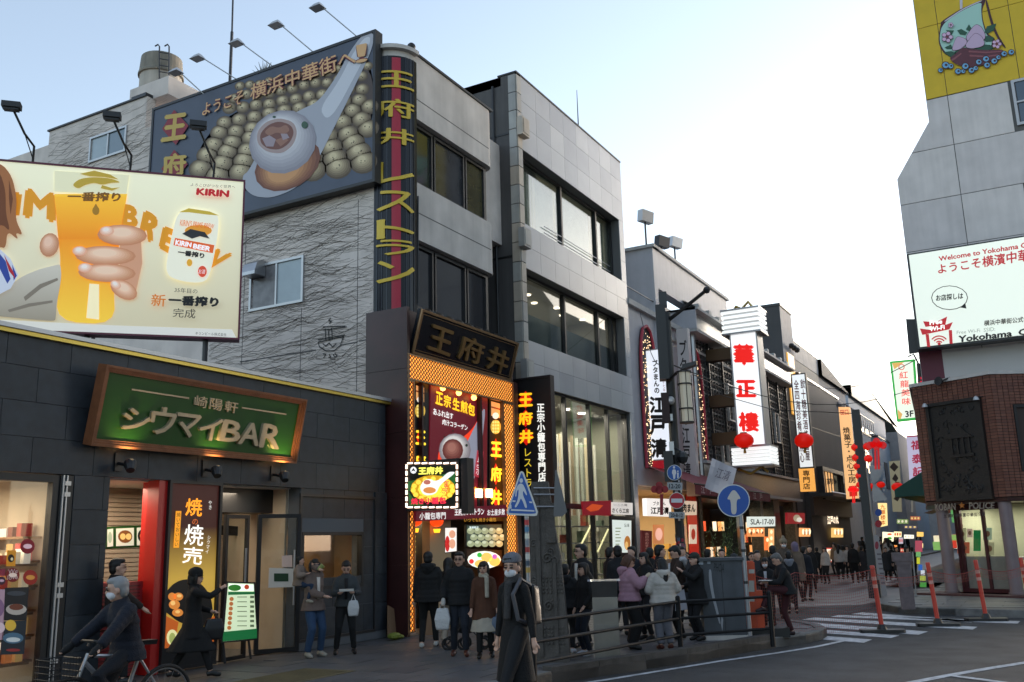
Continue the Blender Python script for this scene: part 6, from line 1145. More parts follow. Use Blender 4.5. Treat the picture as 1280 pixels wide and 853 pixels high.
# ================================================================ POLICE BOX
AK = R(118); OK_ = Vector((-2.62, 30.2, 0)); K_ = FA(OK_, AK)
kb_ = thing('police_box', 'brown-tiled police box with a carved relief, glass doors and round columns', 'police box', OK_)
KU0, KU1, KT, KL = -.33, 2.12, 6.08, 2.66
m_brick = [mat('brick_tile_%s' % k, c, rough=.5, var=.15, vscale=20) for k, c in (('a', (.17, .062, .04)), ('b', (.14, .05, .034)), ('c', (.19, .075, .048)))]
m_mort = mat('mortar', (.05, .035, .03), rough=.9)
c2 = K_.pt(KU1, 0); K2_ = FA(c2, R(58)); K3_ = Fr(K_.pt(KU0, 0), (-.1, 1, 0), (0, 0, 1), (-1, -.1, 0))
for fr, a, b in ((K_, KU0, KU1), (K2_, 0, 6), (K3_, 0, 6)):
    box(fr, a+.01, b, KL, KT, -.4, -.02).build('upper_wall', m_mort, kb_)
def bricks(fr, a, b, z0, z1, bw, bh, holes=()):
    mb = MB(); cnt = 0
    for (u0_, u1_, v0_, v1_) in bond(a, b, z0, z1, bw, bh, half=False, holes=holes):
        mb.mi = rnd.choice((0, 0, 1, 2)); g_ = .009; mb.add([fr.pt(x, z, d) for d, gg in ((-.02, 0), (.004, 0)) for x, z in ((u0_+g_, v0_+g_), (u1_-g_, v0_+g_), (u1_-g_, v1_-g_), (u0_+g_, v1_-g_))], [(4, 5, 6, 7), (0, 1, 5, 4), (1, 2, 6, 5), (2, 3, 7, 6), (3, 0, 4, 7)])
    return mb
bricks(K_, KU0, KU1, KL, KT, .16, .085).build('brickwork', m_brick, kb_, kind='stuff'); bricks(K2_, 0, 5, KL, KT, .16, .085, holes=[(.55, 3.0, 3.35, 5.2)]).build('brickwork', m_brick, kb_, kind='stuff'); bricks(K3_, 0, 3, KL, KT, .16, .085).build('brickwork', m_brick, kb_, kind='stuff')
MB().poly(FZ, [K_.pt(KU0-.06, 0, .06)[:2], K_.pt(KU1+.02, 0, .06)[:2], K2_.pt(6, 0, .06)[:2], K2_.pt(6, 0, -5)[:2], K3_.pt(6, 0, .0)[:2]], KT, .1).build('roof_slab', m_conc, kb_)
MB().poly(FZ, [K_.pt(KU0+.02, 0, -.02)[:2], K_.pt(KU1, 0, -.02)[:2], K2_.pt(6, 0, -.02)[:2], K2_.pt(6, 0, -5)[:2], K3_.pt(6, 0, 0)[:2]], KL-.12, .1).build('soffit', m_mrn, kb_)
for fr, us in ((K_, (.02, 1.92)), (K2_, (2.3, 4.6))):
    for u_ in us: MB().lathe(fr.pt(u_, 0, -.22), [(.17, 0.1), (.17, KL-.12)], 20).lathe(fr.pt(u_, 0, -.22), [(.2, 0), (.2, .1)], 20).build('column', mat('column_pink', (.20, .15, .155), rough=.45, var=.1), kb_)
KG = K_.up(-.55)
fk = MB(); 
for u_ in (.22, .33, 1.05, 1.76): fk.box(KG, u_-.04, u_+.04, .05, KL-.12, -.05, .05)
fk.box(KG, .2, 1.8, KL-.3, KL-.12, -.05, .045).box(KG, .2, 1.8, .05, .16, -.05, .045)
fk.build('door_frame', mat('frame_maroon', (.06, .012, .015), rough=.4), kb_)
for u0_, u1_ in ((.37, 1.01), (1.09, 1.72)):
    box(KG, u0_, u1_, .16, KL-.3, -.01, .0).build('door_pane', g_store, kb_); box(KG, u0_, u1_, .16, 1.05, -.04, -.015).build('door_panel', mat('door_panel_beige', (.35, .3, .25), rough=.5), kb_)
KB = K_.up(-2.4); box(KB, -.2, 4, 0, KL-.12, -.05, 0).build('back_wall', mat('koban_wall', (.42, .42, .3), rough=.8), kb_); box(K_, -.1, 2.1, 0, .05, -2.4, -.0).build('floor', m_kerb, kb_)
box(K_, KU0-.3, KU1+.4, -.02, .05, -.6, .5).build('step', mat('step_maroon', (.07, .025, .025), rough=.6), kb_)
arealight(K_.pt(.9, 2.45, -1.2), .8, 14, (1, .95, .75), parent=kb_, sy=.8)
KP = K_.up(-.9)
for lab, (x0, x1, y0, y1), c1 in (('green notice', (1217, 1226, 663, 689), '0A8040'), ('poster', (1197, 1208, 660, 676), 'C8C090'), ('poster', (1209, 1216, 661, 672), 'D8B8A0'), ('poster', (1229, 1240, 660, 675), 'A8B898'), ('poster', (1231, 1243, 678, 694), 'B0A880'), ('poster', (1197, 1212, 678, 692), 'C06040')):
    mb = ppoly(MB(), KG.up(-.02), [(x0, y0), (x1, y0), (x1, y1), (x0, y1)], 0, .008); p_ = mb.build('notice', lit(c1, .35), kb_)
    if lab == 'poster': pell(MB(), KG.up(-.02), (x0+x1)/2, (y0+y1)/2, (x1-x0)*.3, (y1-y0)*.25, d=.0105).build('print', lit('705038', .3), p_)
box(KP, .3, 1.9, .95, 1.02, -.4, .1).build('desk', m_conc, kb_)
KR2 = K2_.up(-.5); box(KR2, .4, 2.1, .1, KL-.15, -.02, 0).build('side_pane', g_store, kb_); box(K2_, 2.5, 4.4, .1, KL-.15, -.52, -.5).build('side_pane', g_store, kb_); box(K2_, -.05, 6, 0, KL-.12, -2.6, -2.5).build('back_wall', mat('koban_wall'), kb_)
# relief
rl = thing('carved_relief', 'large dark bronze relief carving of a pavilion among clouds on the police box', 'relief', K_.pt(1, 3, .05)); q = pxq(K_.up(.08), (1160, 507), (1224, 499), (1237, 620), (1175, 626)); r0, r1, rz0, rz1 = (q[0][0]+q[3][0])/2-.02, (q[1][0]+q[2][0])/2, (q[2][1]+q[3][1])/2, (q[0][1]+q[1][1])/2
m_rel = mat('relief_bronze', (.022, .02, .019), rough=.42, metal=.3, bump=.8, bscale=25)
KRl = K_.up(.06); box(KRl, r0, r1, rz0, rz1, -.05, 0).build('plate', m_rel, rl); frame(KRl, r0-.06, r1+.06, rz0-.06, rz1+.06, .1, -.05, .07).build('frame', m_rel, rl)
r6 = random.Random(9); mb = MB()
for _ in range(60):
    x, z = r6.uniform(r0+.15, r1-.15), r6.uniform(rz0+.15, rz1-.15); pts = []; a_ = r6.uniform(0, 6.28); rad = r6.uniform(.05, .13)
    for k in range(9): pts.append(KRl.pt(min(max(x+math.cos(a_+k*.55)*rad*(1-k*.07), r0+.1), r1-.1), min(max(z+math.sin(a_+k*.55)*rad*(1-k*.07), rz0+.1), rz1-.1), .01))
    mb.tube(pts, .018, 5)
mb.build('cloud_carving', m_rel, rl, kind='stuff')
c0 = ((r0+r1)/2+.1, (rz0+rz1)/2+.35); mb = MB()
mb.poly(KRl, [(c0[0]-.42, c0[1]-.02), (c0[0]+.42, c0[1]-.02), (c0[0]+.25, c0[1]+.1), (c0[0]+.06, c0[1]+.32), (c0[0]-.06, c0[1]+.32), (c0[0]-.25, c0[1]+.1)], 0, .07)
for k in range(4): mb.box(KRl, c0[0]-.3+k*.18, c0[0]-.25+k*.18, c0[1]-.5, c0[1], 0, .05)
mb.box(KRl, c0[0]-.4, c0[0]+.38, c0[1]-.56, c0[1]-.48, 0, .06); mb.build('pavilion_carving', m_rel, rl)
m_kl = mat('sign_letter_metal', (.32, .29, .27), rough=.4, metal=.6)
ptext('KOBAN', K_, [(1169, 630), (1195, 629), (1195, 638), (1170, 639)], m_kl, kb_, name='lettering', d=.01, th=.02, bold=.02); ptext('POLICE', K_, [(1212, 628), (1244, 628), (1243, 636), (1212, 637)], m_kl, kb_, name='lettering', d=.01, th=.02, bold=.02)
ptext('加賀町警察署中華街交番', K_, [(1180, 643), (1232, 640), (1232, 645), (1180, 648)], mat('faint_letter', (.06, .04, .04)), kb_, d=.008, bold=.02)
q = K_.px(1203, 632); star = [(q[0]+(.1 if k % 2 == 0 else .045)*math.sin(k*math.pi/5), q[1]+(.1 if k % 2 == 0 else .045)*math.cos(k*math.pi/5)) for k in range(10)]
MB().poly(K_, star, .01, .02).build('emblem', ink('B06828'), kb_)
for x, y, t in ((1156, 508, 'white cap lamp over the left top corner of the relief'), (1220, 499, 'white cap lamp over the right top corner of the relief')):
    q = K_.px(x, y, .2); t_ = thing('relief_lamp', t, 'lamp', K_.pt(q[0], q[1], .2), 'lamps over the relief'); MB().lathe(K_.pt(q[0], q[1], .2), [(.09, -.03), (.06, .05), (.02, .09)], 10).build('cap', m_alu, t_); MB().tube([K_.pt(q[0], q[1]+.05, .2), K_.pt(q[0]+.1, q[1]+.07, .01)], .015, 5).build('arm', m_dark, t_)
q = K_.px(1178, 479, .1); t_ = thing('roof_speaker', 'round black horn speaker on the roof edge of the police box', 'speaker', K_.pt(q[0], q[1], .2)); MB().lathe(K_.pt(q[0], q[1]+.05, .3), [(.13, 0), (.1, -.1), (.04, -.22)], 14, ax=(-.47, -.88, .1)).build('horn', m_dark, t_); MB().tube([K_.pt(q[0]+.2, KT+.1, .0), K_.pt(q[0], q[1]+.05, .2)], .03, 5).build('bracket', m_dark, t_)
# side window of the police box
kw = frame(K2_, .55, 3.0, 3.35, 5.2, .08, -.2, .03).build('window', m_dark, kb_); box(K2_, .63, 2.92, 4.05, 5.12, -.1, -.09).build('pane', g_blue, kw); box(K2_, .63, 2.92, 3.43, 4.05, -.1, -.08).build('lower_panel', mat('glass_block', (.35, .42, .42), rough=.3, emit=.05), kw)
for k in range(9): box(K2_, .63+k*.25, .66+k*.25, 3.43, 4.05, -.08, -.05).build('bar', m_dark, kw)
for k in range(2): box(K2_, .63, 2.92, 3.63+k*.2, 3.65+k*.2, -.08, -.055).build('bar', m_dark, kw)
# ================================================================ TOWER BLOCK on the right
T_ = FY(34.0); tb = thing('apartment_tower', 'tall grey panelled tower with a yellow painted top and a treasure ship mural', 'building', (3, 36, 0))
m_tp = [mat('tower_panel_%s' % k, c, rough=.85, var=.13, vscale=1.6, streak=.45) for k, c in (('a', (.66, .60, .565)), ('b', (.61, .555, .53)))]; m_ty = mat('tower_yellow', (.66, .44, .025), rough=.7, var=.08, vscale=1.5)
out = [(-2.93, 6.2), (12, 6.2), (12, 34), (-1.67, 34), (-1.67, 16.0), (-2.93, 14.1)]
MB().poly(T_, out, -9, 8.97).build('core', mat('joint_dark_paint'), tb)
zj = [6.2, 7.9, 9.6, 11.35, 13.1, 14.95, 16.8]
def clipx(z): return -2.93 if z <= 14.1 else (-1.67 if z >= 16 else -2.93+(z-14.1)/1.9*1.26)
xs = [-2.93, -.98, 1.28, 3.4, 5.6, 7.8, 10]
wins = [(1.02, 15.35, 16.75), (1.02, 12.1, 13.5)]
holes = [(.9, 2.75, 15.0, 16.98), (.9, 2.75, 11.95, 13.75)]
for i in range(len(zj)-1):
    for j in range(len(xs)-1):
        z0, z1, x0, x1 = zj[i]+.012, zj[i+1]-.012, xs[j]+.012, xs[j+1]-.012
        cut = [(a, b) for a, b, c_, d_ in holes if c_ < (z0+z1)/2 < d_ and a < x1 and b > x0]
        for sa, sb in ([(x0, x1)] if not cut else [(x0, min(x1, cut[0][0])), (max(x0, cut[0][1]), x1)]):
            if sb-sa < .05: continue
            if j == 0 and z1 > 14.1:
                pts = [(sb, z0), (sb, z1), (clipx(z1)+.01, z1)]+([(-1.66, 16.0)] if z0 < 16 < z1 else [])+([(-2.92, 14.1)] if z0 < 14.1 < z1 else [])+[(clipx(z0)+.01, z0)]
                MB().poly(T_, pts, -.03, .03).build('wall_panel', rnd.choice(m_tp), tb)
            else: box(T_, sa, sb, z0, z1, -.03, 0).build('wall_panel', rnd.choice(m_tp), tb)
zy = [16.82, 19.6, 22.4, 25.2, 28]
for i in range(4):
    for j in range(len(xs)-1): box(T_, (-1.65 if j == 0 else xs[j]+.01), xs[j+1]-.01, zy[i]+.01, zy[i+1]-.01, -.03, .0).build('yellow_panel', m_ty, tb)
for x0, z0, z1 in ((.95, 15.1, 16.85), (.95, 11.95, 13.7)):
    win(T_, [(x0+.1, z1-.1), (x0+1.7, z1-.1), 0, (x0, z0+.1)] if 0 else [(x0+.05, z1-.05), (x0+1.6, z1), (0, 0), (0, z0+.05)], [.5], tb, mat('white_frame', (.5, .5, .52)), mat('tower_glass', (.03, .055, .085), rough=.08, spec=.7), w=.09)
    box(T_, x0+.14, x0+1.5, (z0+z1)/2-.03, (z0+z1)/2+.03, -.02, .06).build('transom', mat('white_frame'), tb)
box(T_, -2.93, 12, 4, 6.2, -8, -.01).build('podium', mat('maroon_podium', (.11, .015, .03), rough=.6), tb); box(T_, -2.2, 12, 6.3, 7.7, 0, .05).build('white_band', mat('white_band', (.5, .48, .46), rough=.8, streak=.3), tb); box(T_, -2.9, -2.2, 6.3, 8.2, 0, .04).build('maroon_band', mat('maroon_podium'), tb)
# treasure ship mural
mu = thing('ship_mural', 'painted mural of a junk with a pale green sail, peaches and blue waves', 'mural', T_.pt(0, 18)); pb = Print(T_, mu, .006, .004)
def Z3x(pts): return [(1150+x*130/1008, y*110/853) for x, y in pts]
o_ = ink('40101C')
pb.polys(o_, [Z3x([(205, 215), (250, 180), (400, 85), (620, -8), (640, 0), (600, 100), (610, 200), (650, 330), (740, 380), (700, 480), (300, 560), (230, 520), (185, 440), (178, 360), (195, 270)])])
pb.polys(ink('A6CDBE'), [Z3x([(225, 245), (260, 205), (400, 110), (600, 15), (592, 90), (600, 200), (640, 340), (700, 380), (690, 470), (300, 540), (240, 505), (196, 430), (190, 360), (205, 280)])])
pb.polys(ink('C8C0C8'), [Z3x([(235, 205), (400, 95), (500, 45), (600, 5), (600, 15), (500, 58), (400, 108), (240, 218)]), Z3x([(385, -10), (412, -10), (412, 85), (388, 95)])])
pb.polys(o_, [Z3x([(630, 0), (650, 0), (700, 200), (760, 350), (835, 465), (822, 475), (740, 360), (680, 220)])])
pb.ells(o_, [(1150+217*.129, 228*.129, 2, 2)])
pb.polys(ink('1E5038'), [Z3x([(360, 300), (400, 285), (460, 320), (440, 345), (390, 340)]), Z3x([(445, 290), (475, 240), (500, 280), (480, 310)]), Z3x([(625, 320), (650, 260), (740, 232), (715, 300), (660, 330)]), Z3x([(610, 375), (650, 350), (720, 370), (700, 405), (640, 410)]), Z3x([(250, 295), (330, 300), (310, 340), (280, 330)]), Z3x([(240, 465), (300, 435), (320, 480), (260, 480)]), Z3x([(230, 510), (300, 500), (360, 520), (300, 560)]), Z3x([(330, 520), (380, 460), (420, 500), (380, 540)]), Z3x([(500, 470), (540, 430), (680, 440), (720, 480), (600, 500)])])
for pts in ([(440, 370), (510, 270), (550, 240), (600, 270), (640, 360), (600, 420), (480, 420)], [(310, 480), (350, 370), (375, 360), (440, 380), (460, 420), (400, 480), (330, 500)], [(430, 460), (500, 360), (540, 325), (600, 360), (630, 430), (600, 460), (500, 480)]):
    cxm, cym = sum(p[0] for p in pts)/len(pts), sum(p[1] for p in pts)/len(pts); pb.polys(o_, [Z3x([(cxm+(x-cxm)*1.05, cym+(y-cym)*1.05) for x, y in pts])]); pb.polys(ink('C4A8C0'), [Z3x(pts)])
pb.polys(ink('5A2430'), [Z3x([(280, 575), (330, 540), (400, 480), (430, 465), (460, 480), (640, 495), (820, 485), (800, 540), (700, 590), (620, 640), (480, 660), (360, 640)])])
pb.polys(ink('8A4A50'), [Z3x([(470, 500), (640, 510), (800, 500), (790, 512), (640, 524), (475, 516)]), Z3x([(480, 540), (640, 550), (760, 535), (740, 552), (640, 565), (484, 556)]), Z3x([(300, 590), (400, 520), (405, 532), (320, 600)])])
wv = [(250, 640, 40), (200, 690, 26), (300, 650, 30), (370, 700, 34), (440, 650, 38), (500, 690, 34), (570, 610, 34), (640, 580, 36), (650, 640, 34), (720, 600, 34), (760, 565, 26), (815, 530, 32), (885, 515, 32), (420, 700, 24), (540, 670, 26)]
pb.ells(o_, [(1150+x*.129, y*.129, r_*.129, r_*.12) for x, y, r_ in wv]); pb.ells(ink('6FA8CC'), [(1150+x*.129, y*.129, r_*.1, r_*.09) for x, y, r_ in wv]); pb.ells(o_, [(1150+(x+5)*.129, (y-2)*.129, r_*.045, r_*.04) for x, y, r_ in wv])
for cx, cy, r_ in ((265, 370, 45), (300, 255, 22), (745, 440, 38)): pb.ells(o_, [(1150+cx*.129+.1*r_*math.cos(t), cy*.129+.1*r_*math.sin(t), r_*.068, r_*.062) for t in [k*1.257 for k in range(5)]]); pb.ells(ink('D8B0CC'), [(1150+cx*.129+.1*r_*math.cos(t), cy*.129+.1*r_*math.sin(t), r_*.055, r_*.05) for t in [k*1.257 for k in range(5)]]); pb.ells(ink('7A2040'), [(1150+cx*.129, cy*.129, r_*.035, r_*.035)])
# welcome billboard
WB = FY(33.1); wbd = thing('welcome_billboard', 'pale backlit billboard reading Welcome to Yokohama with a red Free Wi-Fi gate logo', 'billboard', WB.pt(0, 8))
a = WB.px(1133, 318); c_ = WB.px(1146.6, 437); wx1 = 5.5; box(WB, a[0], wx1, c_[1], a[1], -.6, -.01).build('cabinet', m_black, wbd); box(WB, a[0]+.07, wx1-.07, c_[1]+.07, a[1]-.05, -.01, .006).build('face', lit('DCE2D4', .85), wbd); pb = Print(WB, wbd, .008)
red = lit('B82028', .6); blk = ink('141414')
pb.text('Welcome to Yokohama China', [(1173, 321), (1301, 300), (1301, 307), (1174, 327)], red, bold=.03); pb.text('ようこそ横濱中華街', [(1171, 331), (1302, 308), (1302, 324), (1173, 343)], red, bold=.02)
pb.ells(blk, [(1187, 372.5, 23, 15.3)]); pb.polys(blk, [[(1197, 384), (1208, 386), (1206, 376)]]); pb.ells(lit('DCE2D4', .85), [(1187, 372.5, 22, 14.4)]); pb.text('お店探しは', [(1170, 369), (1204, 366), (1204, 374), (1170, 377)], blk, bold=.03)
pb.text('横浜中華街公式サイト', [(1230, 401), (1300, 394), (1300, 401), (1230, 408)], blk, bold=.02); pb.text('Free Wi-Fi  SSID:', [(1196, 414), (1244, 409), (1244, 414), (1196, 418)], lit('909890', .5)); pb.text('Yokohama_Chinatown', [(1198, 420), (1345, 404), (1345, 413), (1198, 430)], blk, bold=.04)
pb.polys(red, [[(1154, 402), (1170, 403), (1184, 396), (1182, 405), (1157, 409)], [(1150, 411), (1165, 413), (1191, 403), (1187, 412), (1153, 419)], [(1157, 418), (1161, 418), (1163, 434), (1159, 434)], [(1186, 413), (1190, 413), (1191, 430), (1187, 430)], [(1165, 406), (1182, 404), (1182, 413), (1165, 414)]])
pb.text('Free', [(1162, 401), (1178, 399), (1178, 405), (1162, 407)], lit('F8F8F0', .9), bold=.04); pb.text('Wi-Fi', [(1162, 409), (1181, 406), (1181, 412), (1162, 415)], lit('F8F8F0', .9), bold=.04)
for r_ in (12, 8.5, 5): pb.polys(red, [[(1174+r_*math.cos(t), 431-r_*.95*math.sin(t)) for t in [math.pi*(.2+.6*k/8) for k in range(9)]]+[(1174+(r_-1.6)*math.cos(t), 431-(r_-1.6)*.95*math.sin(t)) for t in [math.pi*(.8-.6*k/8) for k in range(9)]]])
pb.ells(red, [(1174, 430, 2, 1.8)])
ppoly(MB(), FY(33.6), [(1133, 400), (1147, 400), (1149, 441), (1137, 443)], 0, .15).build('side_box', m_black, wbd)
MB().tube([FY(33.0).pt(*FY(33.0).px(x, y)) for x, y in ((1135, 446), (1142, 443), (1148, 455), (1149, 478))], .03, 6).build('cable', m_dark, wbd)
t_ = thing('neon_strip', 'thin red neon characters on the dark edge behind the green edged sign', 'sign', FY(36).pt(*FY(36).px(1149, 485))); ppoly(MB(), FY(36), [(1146, 455), (1151, 455), (1153, 485), (1148, 485)], 0, .1).build('board', m_black, t_); Print(FY(36), t_, .104).text('中国', [(1147.5, 471), (1152, 471), (1153, 482), (1148.5, 482)], lit('F02040', 1.5), vert=True)
# unseen opposite side, added to block sky light and mirror in the glass
op = thing('opposite_building', 'plain concrete block across the road outside the photograph on the right', 'building', (20, 8, 0)); Fo = Fr((17, 0, 0), (0, -1, 0), (0, 0, 1), (-1, 0, 0))
box(Fo, -26, 16, 0, 13, -10, 0).build('wall', m_bei, op)
for i in range(13):
    for j in range(3): box(Fo, -25+i*3.1, -23.2+i*3.1, 1.8+j*3.4, 3.6+j*3.4, 0, .04).build('window', g_dark, op)
# ================================================================ STREET FURNITURE
def FP(x, y, az): return FA((x, y, 0), R(az))
m_post = mat('galvanised', (.33, .33, .34), rough=.45, metal=.4, var=.1)
# carved stone gate pillar
gx, gy = ground(690, 829); gp = thing('gate_pillar', 'tall carved grey stone gate pillar with cloud scrolls and rows of studs', 'pillar', (gx, gy+.25, 0)); G_ = FP(gx, gy, 66)
m_rock = mat('carved_stone', (.085, .075, .066), rough=.9, var=.35, vscale=6, bump=.7, bscale=35, streak=.4)
gz = G_.px(680, 602)[1]
vs = []
for z, w0, w1, d0 in ((0, -.30, .27, .5), (.3, -.29, .26, .5), (1.5, -.27, .18, .45), (gz-.5, -.25, .08, .4), (gz, -.23, .03, .36)): vs += [G_.pt(w0, z, 0), G_.pt(w1, z, 0), G_.pt(w1, z, -d0), G_.pt(w0, z, -d0)]
fs = [(0, 3, 2, 1), (16, 17, 18, 19)]+[(4*i+k, 4*i+(k+1) % 4, 4*i+4+(k+1) % 4, 4*i+4+k) for i in range(4) for k in range(4)]
MB().add(vs, fs).build('shaft', m_rock, gp)
box(G_, -.19, -.12, .1, gz-.1, 0, .03).build('rib', m_rock, gp); box(G_, .06, .11, .1, 1.5, 0, .03).build('rib', m_rock, gp); box(G_, -.02, .12, 1.75, 2.35, -.02, .035).build('panel', m_rock, gp)
for z0 in (.28, 1.02):
    for i in range(6):
        for j in range(5): MB().ball(G_.pt(-.09+i*.055, z0+j*.055, .005), .022, 6).build('stud', m_rock, gp)
def scroll(parent, fr, cx, cz, r_, m, th=.022, turns=2.0, sgn=1):
    pts = [fr.pt(cx+math.cos(t)*r_*(1-t/(turns*6.9))*sgn, cz+math.sin(t)*r_*(1-t/(turns*6.9)), .012) for t in [turns*6.283*k/22 for k in range(23)]]
    MB().tube(pts, th, 6).build('scroll', m, parent)
for cx, cz, r_, s_ in ((-.02, 1.52, .09, 1), (.09, 1.48, .07, -1), (.03, 1.62, .06, 1), (-.02, .82, .08, 1), (.07, .86, .06, -1), (-.22, 1.75, .06, 1), (-.23, 1.2, .05, -1), (-.22, .9, .05, 1)): scroll(gp, G_, cx, cz, r_, m_rock, .016, 1.6, s_)
for k in range(5): box(G_, -.27+.015*k, -.2, 1.0+k*.12, 1.05+k*.12, 0, .02).build('fret', m_rock, gp)
# triangular pedestrian crossing sign
px_, py_ = ground(664, 846); tz = FP(px_, py_, 66); ps = thing('crossing_sign', 'blue triangular pedestrian crossing sign on a grey pole before the stone pillar', 'traffic sign', (px_, py_, 0))
MB().tube([(px_, py_, -.05), (px_, py_, tz.px(656, 600)[1])], .03, 10).build('pole', m_post, ps)
S3 = tz.up(.05); tri = [(652, 589), (654.5, 590.5), (672.5, 640), (671, 644.5), (668, 645.3), (636, 644), (633.5, 642.5), (633.5, 639.5), (649.5, 590.5)]
ppoly(MB(), S3, tri, -.02, .015).build('plate', m_alu, ps); pb = Print(S3, ps, -.003); pb.polys(ink('2C5AA8'), [[(652, 591.5), (653, 592), (670.3, 640), (669, 642.8), (637, 641.8), (635.5, 640), (651, 592)]])
wh_ = mat('sign_white', (.6, .62, .66), rough=.4)
pb.ells(wh_, [(651.5, 601, 2.2, 2.8)]); pb.polys(wh_, [[(650, 604.5), (653.5, 605), (657, 612), (659, 619), (657.6, 619.5), (654, 613), (653.5, 619), (657.5, 628), (659, 635), (656.5, 635.5), (654, 628), (651, 622.5), (649, 628.5), (645, 635), (643, 633.5), (646.5, 627), (648, 620), (648.3, 611), (646, 615), (645.5, 621), (644, 621), (644.5, 613), (647, 607)]]); pb.polys(wh_, [[(639, 636.5), (668, 638), (668, 639.8), (638.5, 638.6)], [(641, 625.5), (644.5, 625.7), (644.3, 627.8), (640.4, 627.6)], [(661.5, 627), (665, 627.2), (665.6, 629.2), (662, 629)], [(637.6, 631), (639.2, 631), (639.6, 636), (637, 636)]])
for k in range(9): z_ = tz.px(660, 648+k*8.5)[1]; MB().lathe((px_, py_, z_), [(.032, 0), (.032, .07)], 10).build('sticker', ink(['B8B8B8', 'C04040', '5080A0', 'D8D8C8', '808890', 'A03838', 'C8C8C0', '405060', 'B09048'][k]), ps)
G2 = G_.up(-.1); sb = thing('road_sign', 'grey back of a road sign held on two bars beside the stone pillar', 'traffic sign', G2.pt(*G2.px(697, 640), .2)); ppoly(MB(), G2.up(.2), [(694, 588), (696, 588), (709, 640), (703, 646), (692, 646)], 0, .02).build('plate', mat('plate_back', (.13, .13, .13), rough=.6), sb)
for yy in (611, 619, 634): A1, A2 = G2.px(668, yy), G2.px(696, yy); MB().tube([G2.pt(A1[0], A1[1], .17), G2.pt(A2[0], A2[1], .17)], .012, 5).build('bar', m_post, sb)
# blue round arrow sign
px_, py_ = ground(938, 800); tz = FP(px_, py_, 74); ps = thing('arrow_sign', 'round blue sign with a white upward arrow on a leaning grey pole', 'traffic sign', (px_, py_, 0)); ztop = tz.px(922, 612)[1]
MB().tube([(px_, py_, -.05), (px_, py_, ztop)], .038, 10).build('pole', m_post, ps); S3 = tz.up(.05)
for r_, m_, d_ in ((20.3, m_alu, -.02), ): pell(MB(), S3, 917, 626, r_, r_, d=d_, th=.015, n=32).build('disc', m_, ps)
pb = Print(S3, ps, -.004); pb.layer(ink('24509C'), lambda mb, d: pell(mb, S3, 917, 626, 19.2, 19.2, d=d, n=32)); pb.polys(mat('arrow_paint', (.55, .5, .45), rough=.5), [[(917, 610), (927, 624)][0:2]+[(920.5, 624), (921, 643), (914, 643.5), (913.5, 624.5), (908, 624.5)]])
for z_ in (1.5, .95, 1.9): MB().lathe((px_, py_, z_), [(.04, 0), (.04, .05)], 10).build('band', m_dark, ps)
# railing along the kerb
rp = [ground(668, 852, .02), ground(851, 812, .02), ground(966, 803, .02)]; rl_ = thing('guard_rail', 'black tubular guard rail with three rails along the kerb', 'railing', (*rp[0], 0)); m_rail = mat('rail_paint', (.006, .0065, .008), rough=.55, spec=.25)
gr = [Vector((*p, 0)) for p in rp]
for p in gr: MB().tube([p+Vector((0, 0, -.05)), p+Vector((0, 0, .83))], .04, 10).lathe(p+Vector((0, 0, .83)), [(.04, 0), (.03, .02), (.005, .03)], 10).build('post', m_rail, rl_)
for z_ in (.76, .5, .24):
    for a, b in zip(gr, gr[1:]): MB().tube([a+Vector((0, 0, z_)), b+Vector((0, 0, z_))], .024, 8).build('rail', m_rail, rl_)
# steel information panel
ix, iy = ground(758, 824); I_ = FP(ix, iy, 66); ip = thing('information_panel', 'stainless steel information panel with a slanted pale steel top edge', 'information panel', (ix, iy, 0)); a0, a1 = I_.px(742, 790)[0], I_.px(774, 790)[0]; zt_i = I_.px(750, 726)[1]
MB().add([I_.pt(u_, z, d) for u_ in (a0, a1) for z, d in ((0, 0), (zt_i-.25, 0.0), (zt_i, .12), (zt_i+.02, -.02), (zt_i-.2, -.22), (0, -.18))], [(0, 1, 2, 3, 4, 5), (11, 10, 9, 8, 7, 6)]+[(i, 6+i, 6+(i+1) % 6, (i+1) % 6) for i in range(6)]).build('body', mat('brushed_steel', (.22, .21, .2), rough=.35, metal=.85, var=.15, vscale=3), ip)
MB().add([I_.pt(a0-.06, zt_i+.02, -.03), I_.pt(a1+.05, zt_i+.02, -.03), I_.pt(a1+.05, zt_i-.005, .14), I_.pt(a0-.06, zt_i-.005, .14)], [(0, 1, 2, 3)]).build('top_plate', mat('bright_steel', (.7, .7, .75), rough=.15, metal=.5), ip); box(I_, a0+.02, a1-.02, .02, .5, 0, .006).build('lower_panel', mat('brushed_steel'), ip)  # top plate in a paler steel colour than the body
# grey utility cabinet
cx0, cy0 = ground(882, 801); cx1, cy1 = ground(934, 799); azc = math.degrees(math.atan2(cx1-cx0, cy1-cy0)); azc = 66; C_ = FP(cx0, cy0, azc); uc = thing('utility_cabinet', 'tall dark grey utility cabinet streaked with paint behind the guard rail', 'cabinet', (cx0, cy0, 0))
a0, a1 = C_.px(878, 750)[0], C_.px(931, 750)[0]; zt_c = C_.px(895, 699)[1]; m_cab = mat('cabinet_paint', (.055, .062, .072), rough=.55, var=.3, vscale=4, streak=.5)
box(C_, a0, a1, .08, zt_c-.03, -.45, 0).build('body', m_cab, uc); box(C_, a0-.03, a1+.03, zt_c-.03, zt_c+.02, -.5, .04).build('lid', m_cab, uc); box(C_, a0-.02, a1+.02, 0, .08, -.46, .02).build('plinth', m_conc, uc); box(C_, (a0+a1)/2-.005, (a0+a1)/2+.005, .1, zt_c-.05, 0, .003).build('door_gap', m_black, uc)
